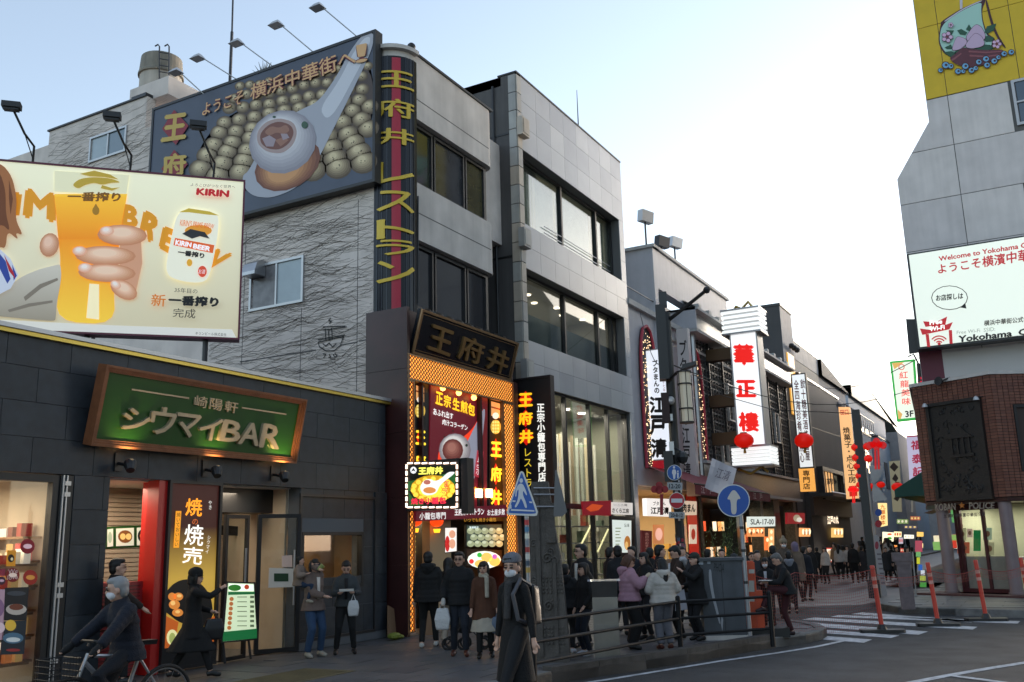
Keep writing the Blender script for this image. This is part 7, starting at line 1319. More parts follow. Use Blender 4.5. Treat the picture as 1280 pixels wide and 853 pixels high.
pb = Print(C_, uc, .004, .002); pb.polys(mat('drip_paint', (.3, .31, .33), rough=.6), [[(886, 712), (889, 712), (890, 725), (893, 745), (898, 765), (901, 780), (899, 780), (895, 765), (890, 747), (886, 725)], [(902, 770), (904, 775), (903, 790), (901, 780)]]); pb.polys(ink('8A929A'), [[(873, 701), (879, 701), (879, 706), (873, 706)], [(884, 702), (888, 702), (888, 705), (884, 705)]]); pb.text('PHOA', [(892, 704), (905, 705), (905, 716), (892, 714)], ink('14181C'), bold=.0, shear=.2)
# orange barrier machine
ox, oy = ground(940, 797); O_ = FP(ox, oy, 70); ob = thing('orange_barrier_box', 'tall orange barrier box with pasted notices on a black foot', 'barrier', (ox, oy, 0)); m_or = mat('barrier_orange', (.62, .075, .02), rough=.45, var=.1)
a0, a1 = O_.px(932, 750)[0], O_.px(951, 750)[0]; zo = O_.px(940, 703)[1]; box(O_, a0, a1-.06, .15, zo, -.2, 0).build('body', m_or, ob); box(O_, a1-.06, a1+.04, .15, zo-.5, -.22, -.02).build('side_body', m_or, ob); box(O_, a0+.02, a1-.08, zo, zo+.02, -.18, -.02).build('cap', m_or, ob)
for y0, y1 in ((712, 717), (726, 740), (747, 752)): ppoly(MB(), O_, [(936, y0), (943, y0), (943, y1), (936, y1)], .002, .004).build('notice', mat('paper'), ob)
box(O_, a0-.15, a1+.45, 0, .16, -.35, .1).build('foot', m_black, ob)
# delineator posts with the orange safety net
m_tubeo = mat('delineator_red', (.55, .05, .03), rough=.4); m_band = mat('reflector_band', (.6, .3, .25), rough=.4)
dl = []
cpos = [ground(1103, 791, ROAD), ground(1173, 783, ROAD), ground(1233, 776.5, ROAD), ground(1290, 771, ROAD)]
labs = ['leftmost orange delineator post on a black rubber foot at the crossing', 'second orange delineator post from the left at the crossing', 'third orange delineator post from the left, in front of the police box door', 'orange delineator post at the right edge in front of the police box']
for k, (x, y) in enumerate(cpos):
    t_ = thing('delineator_post', labs[k], 'barrier post', (x, y, ROAD), 'orange delineator posts'); hh_ = 1.25
    tl = Vector((-.08, 0, 0))
    MB().tube([(x, y, ROAD+.1), (x-.06, y, ROAD+hh_)], .045, 12).build('tube', m_tubeo, t_); MB().tube([(x-.0605, y, ROAD+hh_), (x-.062, y, ROAD+hh_+.04)], [.05, .04], 12).build('cap', m_tubeo, t_)
    for z_ in (.85, 1.0): f_ = z_/hh_; MB().tube([(x-.06*f_, y, ROAD+z_), (x-.06*(f_+.06), y, ROAD+z_+.07)], .0475, 12).build('band', m_band, t_)
    MB().lathe((x, y, ROAD), [(.1, 0.06), (.08, .12), (.06, .16)], 12).build('socket', m_black, t_)
    fr = FP(x, y, 75); MB().poly(FZ, [fr.pt(a, 0, b)[:2] for a, b in ((-.42, -.12), (-.38, -.17), (.38, -.17), (.42, -.12), (.42, .12), (.38, .17), (-.38, .17), (-.42, .12))], ROAD+.004, .06).build('foot', m_black, t_)
nn_ = thing('safety_net', 'red-orange plastic safety net strung between the delineator posts', 'safety net', (-3, 19, 0)); m_net = mat('net_red', (.36, .07, .06), rough=.6)
npts = [Vector((*ground(948, 797), 0)), Vector((*ground(1000, 790), 0)), Vector((*cpos[0], 0)), Vector((*cpos[1], 0)), Vector((*cpos[2], 0)), Vector((*cpos[3], 0))]
mb = MB()
for i in range(len(npts)-1):
    a, b = npts[i], npts[i+1]; L_ = (b-a).length; n_ = int(L_/.055); z0 = 0 if i < 2 else -.1; lo = (.02 if i < 2 else .55); hi = 1.08
    sagf = lambda t: -.10*math.sin(math.pi*t)
    zs_ = [lo+(hi-lo)*k/int((hi-lo)/.055) for k in range(int((hi-lo)/.055)+1)]
    if i >= 2: zs_ = [hi-.02, hi-.07, hi-.13, hi-.19]; lo = hi-.19
    for z_ in zs_:
        for s_ in range(6):
            t0, t1 = s_/6, (s_+1)/6; p, q = a.lerp(b, t0), a.lerp(b, t1); w_ = .0022 if z_ < hi-.03 else .008
            mb.tube([(p.x, p.y, z_+sagf(t0)+z0), (q.x, q.y, z_+sagf(t1)+z0)], w_, 3, caps=False)
    for s_ in range(n_+1):
        t = s_/n_; p = a.lerp(b, t); mb.tube([(p.x, p.y, lo+sagf(t)+z0), (p.x, p.y, hi+sagf(t)+z0)], .0022, 3, caps=False)
mb.build('netting', m_net, nn_, kind='stuff')
# bollard
bx_, by_ = ground(1136, 762); bo = thing('stone_bollard', 'pinkish stone bollard with a wider head on the police box corner', 'bollard', (bx_, by_, 0)); Bf = FP(bx_, by_, 80); m_bol = mat('bollard_stone', (.13, .1, .1), rough=.7, var=.2, vscale=9, bump=.3)
box(Bf, -.15, .15, 0, 1.1, -.3, 0).build('shaft', m_bol, bo); box(Bf, -.24, .2, 1.1, 1.3, -.34, .04).build('head', m_bol, bo); box(Bf, -.18, .18, 1.02, 1.1, -.32, .02).build('neck', m_bol, bo)
# ---- signal pole with cameras and signs by the red awning
sx, sy = ground(856, 762); sp = thing('signal_pole', 'dark pole crowded with signal box, cameras, speakers and stickers by the red awning', 'utility pole', (sx, sy, 0)); S_ = FP(sx, sy, 70)
zt = S_.px(823, 392)[1]; MB().tube([(sx, sy, 0), (sx, sy, zt)], .12, 12).build('pole', m_black, sp)
for k in range(60):
    z_ = rnd.uniform(.8, 3.6); a_ = rnd.uniform(-2.9, .2); c_ = Vector((sx+.122*math.cos(a_), sy+.122*math.sin(a_), z_)); f_ = Fr(c_, (-math.sin(a_), math.cos(a_), 0), (0, 0, 1), (math.cos(a_), math.sin(a_), 0)); w_ = rnd.uniform(.04, .08)
    box(f_, -w_*.5, w_*.5, -w_*.6, w_*.6, 0, .006).build('sticker', ink(rnd.choice(['C8C8D0', 'A02838', '506078', 'D8D0C0', '303840', '885060'])), sp)
def pbox(fr, x0, x1, y0, y1, d0, d1, m, name): 
    a, b = fr.px(x0, y0), fr.px(x1, y1); return box(fr, min(a[0], b[0]), max(a[0], b[0]), min(a[1], b[1]), max(a[1], b[1]), d0, d1).build(name, m, sp)
pbox(S_, 819, 837, 385, 476, -.1, .35, m_black, 'signal_box'); pbox(S_, 823, 834, 368, 385, 0, .25, m_dark, 'signal_head'); pbox(S_, 826, 838, 494, 530, .14, .4, mat('brown_box', (.03, .014, .012)), 'speaker_box'); pbox(S_, 829, 843, 566, 603, .1, .45, m_black, 'signal_back'); pbox(S_, 836, 843, 554, 570, .15, .35, m_alu, 'white_box')
pbox(S_, 832, 841, 520, 528, .15, .35, m_alu, 'camera'); MB().ball(S_.pt(*S_.px(838, 503), .3), .12, 10).build('dome_camera', m_alu, sp)
A1, A2 = S_.px(834, 402), S_.px(882, 370); MB().tube([S_.pt(*A1), S_.pt(*A2, .6)], .05, 6).build('arm', m_black, sp); MB().ball(S_.pt(*A2, .6), .1, 8).build('arm_end', m_black, sp)
L1 = S_.px(857, 497, .3); c_ = S_.pt(L1[0], 0, .3); zl0, zl1 = S_.px(857, 528, .3)[1], S_.px(857, 466, .3)[1]; MB().lathe(c_, [(.16, zl0), (.16, zl1)], 12).build('lamp_glass', mat('lamp_glass', (.45, .42, .33), rough=.4, emit=.25), sp)
for z_ in (zl0-.03, (zl0*3+zl1)/4, (zl0+zl1*3)/4, zl1): MB().lathe(c_, [(.2, z_), (.2, z_+.04)], 12).build('lamp_ring', m_black, sp)
for k in range(6): t = k*1.047; p = c_+Vector((.19*math.cos(t), .19*math.sin(t), 0)); MB().tube([p+Vector((0, 0, zl0)), p+Vector((0, 0, zl1))], .012, 4).build('lamp_bar', m_black, sp)
A1 = S_.px(846, 466, .3); A3 = S_.px(868, 454, .3); MB().tube([S_.pt(*S_.px(834, 478), .1), S_.pt(*A1, .3)], .04, 6).build('lamp_arm', m_black, sp); MB().add([S_.pt(*S_.px(x, y, .3), d) for d in (.1, .5) for x, y in ((850, 464), (854, 457), (869, 453), (870, 457))], [(0, 1, 2, 3), (7, 6, 5, 4), (0, 4, 5, 1), (1, 5, 6, 2), (2, 6, 7, 3), (3, 7, 4, 0)]).build('flood_head', m_dark, sp)
MB().ball(S_.pt(*S_.px(853, 572, .2), .2), .16, 8, (1, 1, 1.1)).tube([S_.pt(*S_.px(843, 560), .1), S_.pt(*S_.px(853, 566, .2), .2)], .03, 5).build('horn_speaker', m_black, sp)
S4 = S_.up(.5)
def disc_sign(fr, cx, cy, r_, c1, label, parent_loc, draws, plates):
    t_ = thing('traffic_sign', label, 'traffic sign', fr.pt(*fr.px(cx, cy))); pell(MB(), fr, cx, cy, r_, r_*1.05, d=-.03, th=.025, n=24).build('disc', m_alu, t_); pb = Print(fr, t_, .0, .003); pb.layer(ink(c1), lambda mb, d: pell(mb, fr, cx, cy, r_*.93, r_*.98, d=d, n=24)); draws(pb, t_)
    for s_, q in plates: ppoly(MB(), fr, q, -.03, .025).build('plate', mat('plate_grey', (.33, .35, .36), rough=.5), t_); cxp, cyp = sum(p[0] for p in q)/4, sum(p[1] for p in q)/4; ptext(s_, fr, [(cxp+(x-cxp)*.75, cyp+(y-cyp)*.6) for x, y in q], ink('182028'), t_, bold=.03, d=.002)
    return t_
ww = mat('sign_white')
disc_sign(S4, 843, 591, 9.3, '2858A0', 'round blue pedestrian zone sign above a 12-20 plate', None, lambda pb, t_: (pb.ells(ww, [(842.5, 584.5, 1.4, 1.6)]), pb.polys(ww, [[(840.5, 587), (844.5, 587), (845.5, 592), (844.3, 593), (844, 599), (841.5, 599), (841, 593), (839.8, 592)], [(846.3, 591), (848.3, 591), (848.2, 598), (846.5, 598)]]), pb.ells(ww, [(847.3, 589.3, .9, 1)])), [('12-20', [(834, 603), (853, 603.5), (853, 613), (834, 612.5)])])
disc_sign(S4, 846, 626, 9.8, 'B01828', 'round red no entry sign above a 20-8-12 plate', None, lambda pb, t_: pb.polys(ww, [[(839, 623.5), (853, 623.5), (853, 628.5), (839, 628.5)]]), [('20-8-12', [(836, 640), (856, 640.5), (856, 648.5), (836, 648)])])
# red knot ornament beside the pole
kn = thing('knot_ornament', 'dark red Chinese knot ornament on the awning left of the no entry sign', 'ornament', S_.pt(*S_.px(824, 612), .6)); Kf = S_.up(.6); pb = MB()
for cx, cy, r_ in ((818, 612, 4.5), (824, 607, 4.5), (824, 613, 5), (831, 612, 4.5)): pell(pb, Kf, cx, cy, r_, r_, d=0, th=.08, n=12)
pb.build('knot', ink('8A101C'), kn, kind='stuff'); ppoly(MB(), Kf, [(825, 618), (829, 618), (829, 644), (825, 644)], 0, .05).build('tail', ink('8A101C'), kn)
# white cloth banner
Fb_ = FP(-9.6, 27.5, 62); wbn = thing('cloth_banner', 'tilted white cloth banner with faint reversed characters above the red awning', 'banner', Fb_.pt(*Fb_.px(905, 595))); mb = MB()
for i in range(6):
    for j in range(4):
        def q(i, j): x = 890+i*5.1-j*2.3; y = 573+i*2.2+j*9.2; return Fb_.pt(*Fb_.px(x, y), .05*math.sin(i*1.1+j*.8))
        mb.add([q(i, j), q(i+1, j), q(i+1, j+1), q(i, j+1)], [(0, 3, 2, 1)])
mb.build('cloth', mat('cloth_white', (.55, .53, .57), rough=.8), wbn, smooth=True); ptext('江清', Fb_, [(897, 585), (914, 590), (909, 602), (892, 597)], ink('68606C'), wbn, d=.09)
# potted bamboo
bbx, bby = ground(905, 745); bt = thing('bamboo_plant', 'leafy green bamboo in a planter beside the red awning post', 'plant', (bbx, bby, 0)); MB().lathe((bbx, bby, 0), [(.25, 0), (.32, .5)], 10).build('planter', m_dark, bt); mb = MB(); lf = MB()
for k in range(16):
    a_, l_ = rnd.uniform(0, 6.28), rnd.uniform(1.3, 2.6); tip = Vector((bbx+math.cos(a_)*.9*rnd.random(), bby+math.sin(a_)*.7*rnd.random(), l_)); base = Vector((bbx+math.cos(a_)*.1, bby+math.sin(a_)*.1, .5)); mb.tube([base, base.lerp(tip, .6)+Vector((0, 0, .1)), tip], [.014, .01, .004], 4)
    for j in range(32):
        p = base.lerp(tip, rnd.uniform(.35, 1))+Vector((rnd.uniform(-.18, .18), rnd.uniform(-.18, .18), rnd.uniform(-.15, .1))); d = Vector((rnd.uniform(-1, 1), rnd.uniform(-1, 1), rnd.uniform(-1.0, .3))).normalized()*rnd.uniform(.12, .22); n_ = d.cross(Vector((0, 0, 1))).normalized()*.016; lf.add([p, p+d*.5+n_, p+d, p+d*.5-n_], [(0, 1, 2, 3)])
mb.build('stem', ink('3A5028'), bt, kind='stuff'); lf.build('leaves', mat('bamboo_leaf', (.07, .11, .03), rough=.6, var=.4, vscale=5), bt, kind='stuff')
# ---- black lamp post with lantern string, sign backs, white panel
lx, ly = ground(1094, 748); lp = thing('lamp_post', 'tall black square lamp post rising in front of the far street', 'lamp post', (lx, ly, 0)); L_ = FP(lx, ly, 85); zl = L_.px(1072, 512)[1]; box(L_, -.11, .11, 0, zl, -.22, 0).build('post', m_black, lp); box(L_, -.16, .16, 0, .5, -.27, .05).build('base', m_black, lp)
for k, (x, y, r_) in enumerate(((1069, 559, 6.5), (1085, 559, 6.5), (1070, 572, 6.5), (1086, 574, 6), (1072, 583, 6.5), (1074, 595, 6), (1074, 606, 5))):
    q = L_.px(x, y); red_lantern(L_.pt(*q, .2 if x > 1080 else -.1), r_/50, ['top left', 'top right', 'second left', 'second right', 'third', 'fourth', 'lowest'][k]+' red lantern in the cluster on the black lamp post', .85, 'red lanterns on the black lamp post', 10)
ft = thing('lantern_pole', 'thin black pole left of the black lamp post', 'pole', (lx-.6, ly+6, 0)); q = FP(lx-.9, ly+6, 85).px(1081, 620); MB().tube([(lx-.9, ly+6, 0), (lx-.9, ly+6, q[1])], .07, 8).build('pole', m_black, ft)
for k, (Y_, x, y, s_, lab) in enumerate(((28, 1096, 556, 1.0, 'large dark red knot ornament with a long tassel right of the lamp post'), (40, 1067, 612, .55, 'small glowing red knot ornament on the orange sign'))):
    Kf = FY(Y_); kn = thing('knot_ornament', lab, 'ornament', Kf.pt(*Kf.px(x, y))); mb = MB(); mk_ = lit('E01818', .3 if k == 0 else 1.0)
    for dx, dy, r_ in ((-8, 1, 4.6), (8, 1, 4.6), (0, -4, 4.4), (0, 3, 4.2), (-4, 0, 4), (4, 0, 4)): pell(mb, Kf, x+dx*s_, y+dy*s_, r_*s_, r_*s_, d=0, th=.1, n=12)
    mb.build('knot', mk_, kn, kind='stuff')
    for dx in (-3, 1): ppoly(MB(), Kf, [(x+dx*s_, y+6*s_), (x+(dx+2.4)*s_, y+6*s_), (x+(dx+3)*s_, y+31*s_), (x+(dx+.6)*s_, y+31*s_)], 0, .06).build('tassel', mk_, kn)
w0 = ground(1104, 742); WP = FP(w0[0], w0[1], 80); wp = thing('street_panel', 'tall narrow white street panel with a red oval mark behind the net', 'sign', (*w0, 0)); ppoly(MB(), WP, [(1090, 670), (1098, 669), (1109, 745), (1099, 746)], -.12, .12).build('panel', mat('panel_grey', (.28, .27, .28), rough=.5), wp); pb = Print(WP, wp, .004); pb.ells(ink('882838'), [(1096, 682, 2.4, 5)]); pb.polys(ink('605860'), [[(1096+k*.9, 692+k*6), (1101+k*.9, 692+k*6), (1101.3+k*.9, 694+k*6), (1096.3+k*.9, 694+k*6)] for k in range(7)])
g0 = ground(1100, 736); GP = FP(g0[0], g0[1], 80); gp_ = thing('sign_post', 'grey sign post with the backs of two grey signs and small round signs', 'traffic sign', (*g0, 0)); MB().tube([(*g0, 0), (*g0, GP.px(1090, 585)[1])], .05, 8).build('pole', m_post, gp_)
ppoly(MB(), GP, [(1086, 583), (1104, 582), (1101, 597), (1091, 607), (1088, 595)], .06, .03).build('sign_plate', m_post, gp_); ppoly(MB(), GP, [(1092, 604), (1100, 612), (1109, 625), (1092, 628), (1090, 612)], .06, .03).build('sign_plate', m_post, gp_)
for cy, c1 in ((641, '2850A0'), (655, 'A02030')): pell(MB(), GP, 1098, cy, 4.3, 4.6, d=.06, th=.03).build('round_sign', ink(c1), gp_)
for k, (Y_, x, y, r_) in enumerate(((52, 1089, 608, 4.5), (60, 1101, 606, 5), (46, 1122, 609, 7), (44, 1146, 607, 7), (70, 1101, 619, 3.5))):
    Kf = FY(Y_); q = Kf.px(x, y); red_lantern(Kf.pt(*q), r_/(1159/(Y_*.9+5)), ['small red lantern over the street left of the sign backs', 'red lantern behind the grey sign backs', 'heart-bright red lantern below the olive diamond sign', 'wide red lantern under the lilac sign', 'tiniest red lantern far down the street'][k], .75, None, 10)
pst = thing('gift_stand', 'display stand of bright souvenirs and a red notice by the police box', 'display stand', (*ground(1143, 742), 0)); g1 = ground(1143, 745); GS = FP(g1[0], g1[1], 85)
for x, y0, y1 in ((1137, 690, 745), (1141, 690, 745)): A1, A2 = GS.px(x, y0), GS.px(x+4, y1); MB().tube([GS.pt(*A1), GS.pt(A2[0], 0)], .02, 5).build('leg', m_stl, pst)
for x0, x1, y0, y1, c1 in ((1144, 1153, 676, 690, 'C85060'), (1145, 1151, 690, 696, '80C070'), (1146, 1150, 697, 705, 'E8E030'), (1148, 1153, 706, 713, '3068C0'), (1150, 1157, 720, 726, 'C8D050'), (1150, 1158, 728, 734, '50A040'), (1151, 1156, 713, 719, 'F0F0F0')): ppoly(MB(), GS, [(x0, y0), (x1, y0), (x1, y1), (x0, y1)], 0, .1).build('souvenir', lit(c1, .4), pst)  # souvenir colours brightened by added emission
# overhead wires
wr = thing('overhead_wire', 'thin overhead wire running along the left facades', 'wire', (-10, 40, 6)); MB().tube([(-11.4, 33, 8.2), (-10.6, 48, 7.6), (-11.4, 75, 8.6)], .02, 4).build('wire', m_black, wr)
wr = thing('overhead_wire', 'thin overhead wire sagging across the street to the lamp post', 'wire', (-8, 40, 6)); MB().tube([(-11.2, 36, 7.6), (-7.5, 32, 6.0), (lx, ly, 5.2)], .015, 4).build('wire', m_black, wr)
for k, (a_, b_, c_, lab) in enumerate((((-11.4, 30, 9.6), (-9.5, 31, 8.9), (sx, sy, 6.6), 'thin overhead wire from the tiled building to the signal pole'), ((sx, sy, 6.4), (-7, 29, 5.5), (-2.7, 33.6, 6.6), 'thin overhead wire from the signal pole to the police box corner'), ((-11.3, 52, 10.5), (-7, 46, 8.6), (-2.9, 34, 7.6), 'high thin wire crossing the street to the tower'))):
    wr = thing('overhead_wire', lab, 'wire', a_); MB().tube([Vector(a_).lerp(Vector(c_), t)+Vector((0, 0, -.9*math.sin(math.pi*t))) for t in [i/10 for i in range(11)]], .014, 4).build('wire', m_black, wr)
# cardboard and bag by the slate wall
for k, (x0, x1, y0, y1, lab) in enumerate(((484, 494, 757, 796, 'folded brown cardboard leaning closest to the slate wall'), (491, 502, 760, 793, 'folded brown cardboard leaning beside the entrance lattice'))):
    f_ = Fr((-11.5+.12*k, 0, 0), (.05*k, 1, 0), (-.12, 0, 1), (1, 0, .12)); t_ = thing('cardboard', lab, 'cardboard', (-11.4, 15.7+.2*k, 0)); ppoly(MB(), f_, [(x0, y0+4*k), (x1, y0+6), (x1, y1), (x0, y1)], 0, .03).build('sheet', mat('cardboard', (.22, .13, .07), rough=.9), t_)
gx_, gy_ = ground(493, 800); t_ = thing('plastic_bag', 'crumpled yellow-green plastic bag on the ground by the cardboard', 'bag', (gx_, gy_, 0)); mb = MB(); mb.ball((gx_, gy_, .07), .1, 10, (1.3, 1.6, .7)); mb.ball((gx_+.05, gy_+.12, .05), .07, 8, (1.2, 1.2, .6)); mb.build('bag', mat('bag_green', (.2, .24, .03), rough=.5, bump=1, bscale=40), t_)
# ================================================================ PEOPLE
PX = random.Random(21)
def ik(a, b, l1, l2, hint):
    a, b = Vector(a), Vector(b); d = b-a; L = min(d.length, (l1+l2)*.999); d = d.normalized(); x = (l1*l1-l2*l2+L*L)/(2*L); h = math.sqrt(max(l1*l1-x*x, 0)); hn = Vector(hint)-d*Vector(hint).dot(d); hn = hn.normalized() if hn.length > 1e-4 else Vector((0, 1, 0))
    return a+d*x+hn*h, a+d*L
def fuse(mb, vox, name, m, parent, it=4, **kw):
    me = mb.mesh(name, m); ob = bpy.data.objects.new(name, me); COL.objects.link(ob)
    r_ = ob.modifiers.new('r', 'REMESH'); r_.mode = 'VOXEL'; r_.voxel_size = vox; r_.use_smooth_shade = True
    if it: s_ = ob.modifiers.new('s', 'SMOOTH'); s_.iterations = it; s_.factor = .5
    bpy.context.view_layer.update(); me2 = bpy.data.meshes.new_from_object(ob.evaluated_get(bpy.context.evaluated_depsgraph_get())); bpy.data.objects.remove(ob); me2.materials.clear(); me2.materials.append(m); me2.name = name
    return link(name, me2, parent, **kw)
def ov(mb, rows, n=14):
    """stack of ovals (centre, rx, ry, (side, fwd))"""
    vs = []
    for c, rx, ry, s, f in rows: vs += [Vector(c)+s*(rx*math.cos(2*math.pi*k/n))+f*(ry*math.sin(2*math.pi*k/n)) for k in range(n)]
    m_ = len(rows); fs = [(i*n+k, i*n+(k+1) % n, (i+1)*n+(k+1) % n, (i+1)*n+k) for i in range(m_-1) for k in range(n)]+[list(range(n))[::-1], list(range((m_-1)*n, m_*n))]
    return mb.add(vs, fs)
m_skin = mat('skin', (.50, .30, .22), rough=.55); m_skind = mat('skin_shaded', (.36, .2, .14), rough=.55); m_eye = ink('120C0A'); m_lip = ink('6A2A24'); m_mask = mat('mask_white', (.62, .62, .64), rough=.8)
def cloth(c, b=.4): return mat('cloth_%s' % c, c, rough=.85, bump=b, bscale=70, var=.12, vscale=9)
def person(label, x, y, az, h=1.6, z=0, topc='15151A', hem=.84, puffer=False, flare=0., legc='101014', leg_w=1., shoec='101010', hairc='0C0908', hair='short', hat=None, hatc='101010', mask=False, glasses=False, hands=((-.25, .06, .78), (.25, .06, .78)), feet=((-.1, .0, 0), (.1, .0, 0)), head=(0, 0), lean=0., skirt=None, skirtc='101014', hood=None, scarf=None, inner=None, bulk=1., vox=.019, detail=True, group=None, gloves=None, sleevec=None, collar=True):
    root = thing('person', label, 'person', (x, y, z), group, -R(az)); s = h/1.70; V3 = Vector
    def L(p): p = V3(p); return V3((p.x, p.y+lean*max(0, p.z-.9), p.z-.5*lean*lean*max(0, p.z-.9)))*s
    S, Fv = V3((1, 0, 0)), V3((0, 1, 0)); hy, hp = R(head[0]), R(head[1])
    hc = L((0, .02, 1.565)); hs = V3((math.cos(hy), -math.sin(hy), 0)); hf0 = V3((math.sin(hy), math.cos(hy), 0)); hf = hf0*math.cos(hp)+V3((0, 0, -1))*math.sin(hp)*-1 if 0 else (hf0*math.cos(hp)-V3((0, 0, 1))*math.sin(hp)); hu = hs.cross(hf)
    def HD(a, b, c): return hc+(hs*a+hf*b+hu*c)*s*1.1
    def hball(mb, c, r, rs): 
        cen = HD(*c); n = 12; m_ = 8; vs = []
        for i in range(m_+1):
            t = math.pi*i/m_
            for k in range(n): q = (math.sin(t)*math.cos(2*math.pi*k/n), math.sin(t)*math.sin(2*math.pi*k/n), -math.cos(t)); vs.append(cen+1.1*(hs*q[0]*rs[0]+hf*q[1]*rs[1]+hu*q[2]*rs[2])*r*s)
        mb.add(vs, [(i*n+k, i*n+(k+1) % n, (i+1)*n+(k+1) % n, (i+1)*n+k) for i in range(m_) for k in range(n)])
    # joints
    sh = [L((-.152, 0, 1.35)), L((.152, 0, 1.35))]; hip = [L((-.085, 0, .9)), L((.085, 0, .9))]
    el, ha = [], []
    for k in range(2): e_, q = ik(sh[k], L(hands[k]), .275*s, .245*s, V3(((-.5, .5)[k], -.8, -.35))); el.append(e_); ha.append(q)
    kn, an = [], []
    for k in range(2): f_ = V3(feet[k])*s; e_, q = ik(hip[k], f_+V3((0, 0, .085*s)), .43*s, .42*s, V3((0, 1, 0))); kn.append(e_); an.append(q)
    # ---- body, one surface
    b = MB(); hball(b, (0, -.005, .03), 1, (.074, .092, .088)); hball(b, (0, .012, -.035), 1, (.06, .072, .072)); hball(b, (0, .045, -.078), 1, (.034, .032, .03)); hball(b, (0, .094, -.014), 1, (.014, .02, .024)); hball(b, (0, .078, -.052), 1, (.03, .014, .014))
    hball(b, (-.075, 0, -.01), 1, (.012, .02, .03)); hball(b, (.075, 0, -.01), 1, (.012, .02, .03))
    b.tube([L((0, -.0, 1.40)), L((0, .005, 1.47)), hc-V3((0, 0, .03*s))], [.06*s, .052*s, .052*s], 10)
    ov(b, [(L((0, 0, zz)), rx*s, ry*s, S, Fv) for zz, rx, ry in ((.84, .13, .10), (.95, .15, .105), (1.08, .125, .09), (1.25, .14, .1), (1.37, .12, .07), (1.43, .09, .07))])
    for k in range(2):
        b.tube([sh[k], el[k], ha[k]], [.048*s, .038*s, .026*s], 8); b.tube([hip[k], kn[k], an[k]], [.078*s, .052*s, .035*s], 8)
        d = (ha[k]-el[k]).normalized(); sd = d.cross(V3((0, 0, 1))); sd = sd.normalized() if sd.length > .2 else V3((1, 0, 0)); pn = d.cross(sd)
        b.tube([ha[k], ha[k]+d*.05*s, ha[k]+d*.085*s], [.026*s, .032*s, .028*s], 8)
        for j, (o_, ln_) in enumerate(((-.027, .062), (-.009, .072), (.009, .068), (.027, .052))):
            p0 = ha[k]+d*.08*s+sd*o_*s; b.tube([p0, p0+d*ln_*.5*s, p0+d*ln_*.85*s-pn*.018*s], .0098*s, 5)
        tb_ = ha[k]+d*.03*s+sd*(.028 if k else -.028)*s; b.tube([tb_, tb_+(d*.03+sd*(.03 if k else -.03))*s, tb_+(d*.06+sd*(.032 if k else -.032))*s], .0115*s, 5)
        fo = V3((0, 1, 0)); b.tube([an[k]-fo*.03*s, an[k]+V3((0, .13*s, -.045*s))], [.038*s, .03*s], 6)
    fuse(b, vox*.8, 'body', m_skin, root, 3)
    if detail:
        for k in (-1, 1): e_ = MB(); hball(e_, (k*.031, .088, .010), 1, (.018, .009, .009)); link('eye', e_.mesh('eye', m_eye, smooth=True), root); e_ = MB(); hball(e_, (k*.032, .089, .035), 1, (.022, .009, .006)); link('eyebrow', e_.mesh('eyebrow', mat('hair_%s' % hairc, hairc, rough=.6), smooth=True), root)
        if not mask: e_ = MB(); hball(e_, (0, .083, -.052), 1, (.028, .011, .009)); link('mouth', e_.mesh('mouth', m_lip, smooth=True), root)
    if glasses:
        e_ = MB()
        for k in (-1, 1): e_.tube([HD(k*.032+.024*math.cos(t), .098, .012+.02*math.sin(t)) for t in [i*.6283 for i in range(11)]], .003*s, 4); e_.tube([HD(k*.056, .096, .014), HD(k*.078, .0, .016)], .003*s, 4)
        link('glasses', e_.mesh('glasses', m_black, smooth=True), root, kind='stuff')
    if mask:
        e_ = MB(); hball(e_, (0, .044, -.045), 1, (.062, .054, .046)); hball(e_, (0, .075, -.03), 1, (.026, .032, .03)); fuse(e_, vox*.7, 'face_mask', m_mask, root, 2)
    # ---- trousers / skirt
    lb = MB(); lw = leg_w
    if skirt:
        rows = [(L((0, 0, .98)), .15*s, .12*s, S, Fv), (L((0, 0, .85)), .175*s, .14*s, S, Fv)]
        for t in (.33, .66, 1): zz = .85+(skirt-.85)*t; mx = (V3(feet[0])+V3(feet[1]))*.5*t; rows.append((V3((mx.x, mx.y, zz))*s, (.175+.06*t+abs(feet[0][0]-feet[1][0])*.2*t)*s, (.14+.06*t+abs(feet[0][1]-feet[1][1])*.35*t)*s, S, Fv))
        ov(lb, rows); fuse(lb, vox, 'skirt', cloth(skirtc), root)
        lb = MB()
    for k in range(2):
        ak = an[k]+V3((0, 0, .02*s)); lb.tube([hip[k]+V3((0, 0, .04*s)), (hip[k]+kn[k])/2, kn[k], (kn[k]+ak)/2, ak], [.1*s*lw**.5, .092*s*lw**.5, .07*s*lw, .062*s*lw, .054*s*lw], 10)
    if not skirt: ov(lb, [(L((0, 0, .82)), .15*s, .11*s, S, Fv), (L((0, 0, .9)), .16*s, .12*s, S, Fv), (L((0, 0, 1.0)), .15*s, .11*s, S, Fv)])
    fuse(lb, vox, 'trousers', cloth(legc), root)
    for k in range(2):
        m0 = MB(); p = an[k]; fo = V3((.12*(1 if k else -1), 1, 0)).normalized(); gz_ = p.z-.05*s
        m0.tube([p-fo*.06*s+V3((0, 0, -.035*s)), p+fo*.02*s+V3((0, 0, -.02*s)), p+fo*.1*s+V3((0, 0, -.045*s)), p+fo*.17*s+V3((0, 0, -.055*s))], [.042*s, .05*s, .045*s, .03*s], 8); m0.tube([p, p+V3((0, 0, -.05*s))], [.045*s, .05*s], 8)
        fuse(m0, vox*.8, 'shoe', mat('shoe_%s' % shoec, shoec, rough=.5), root, 2)
    # ---- coat
    cb = MB(); B = bulk*(1.12 if puffer else 1.0); rows = []; zt_, zb_ = 1.44, hem
    nseg = max(8, int((zt_-zb_)/.022)) if puffer else 12
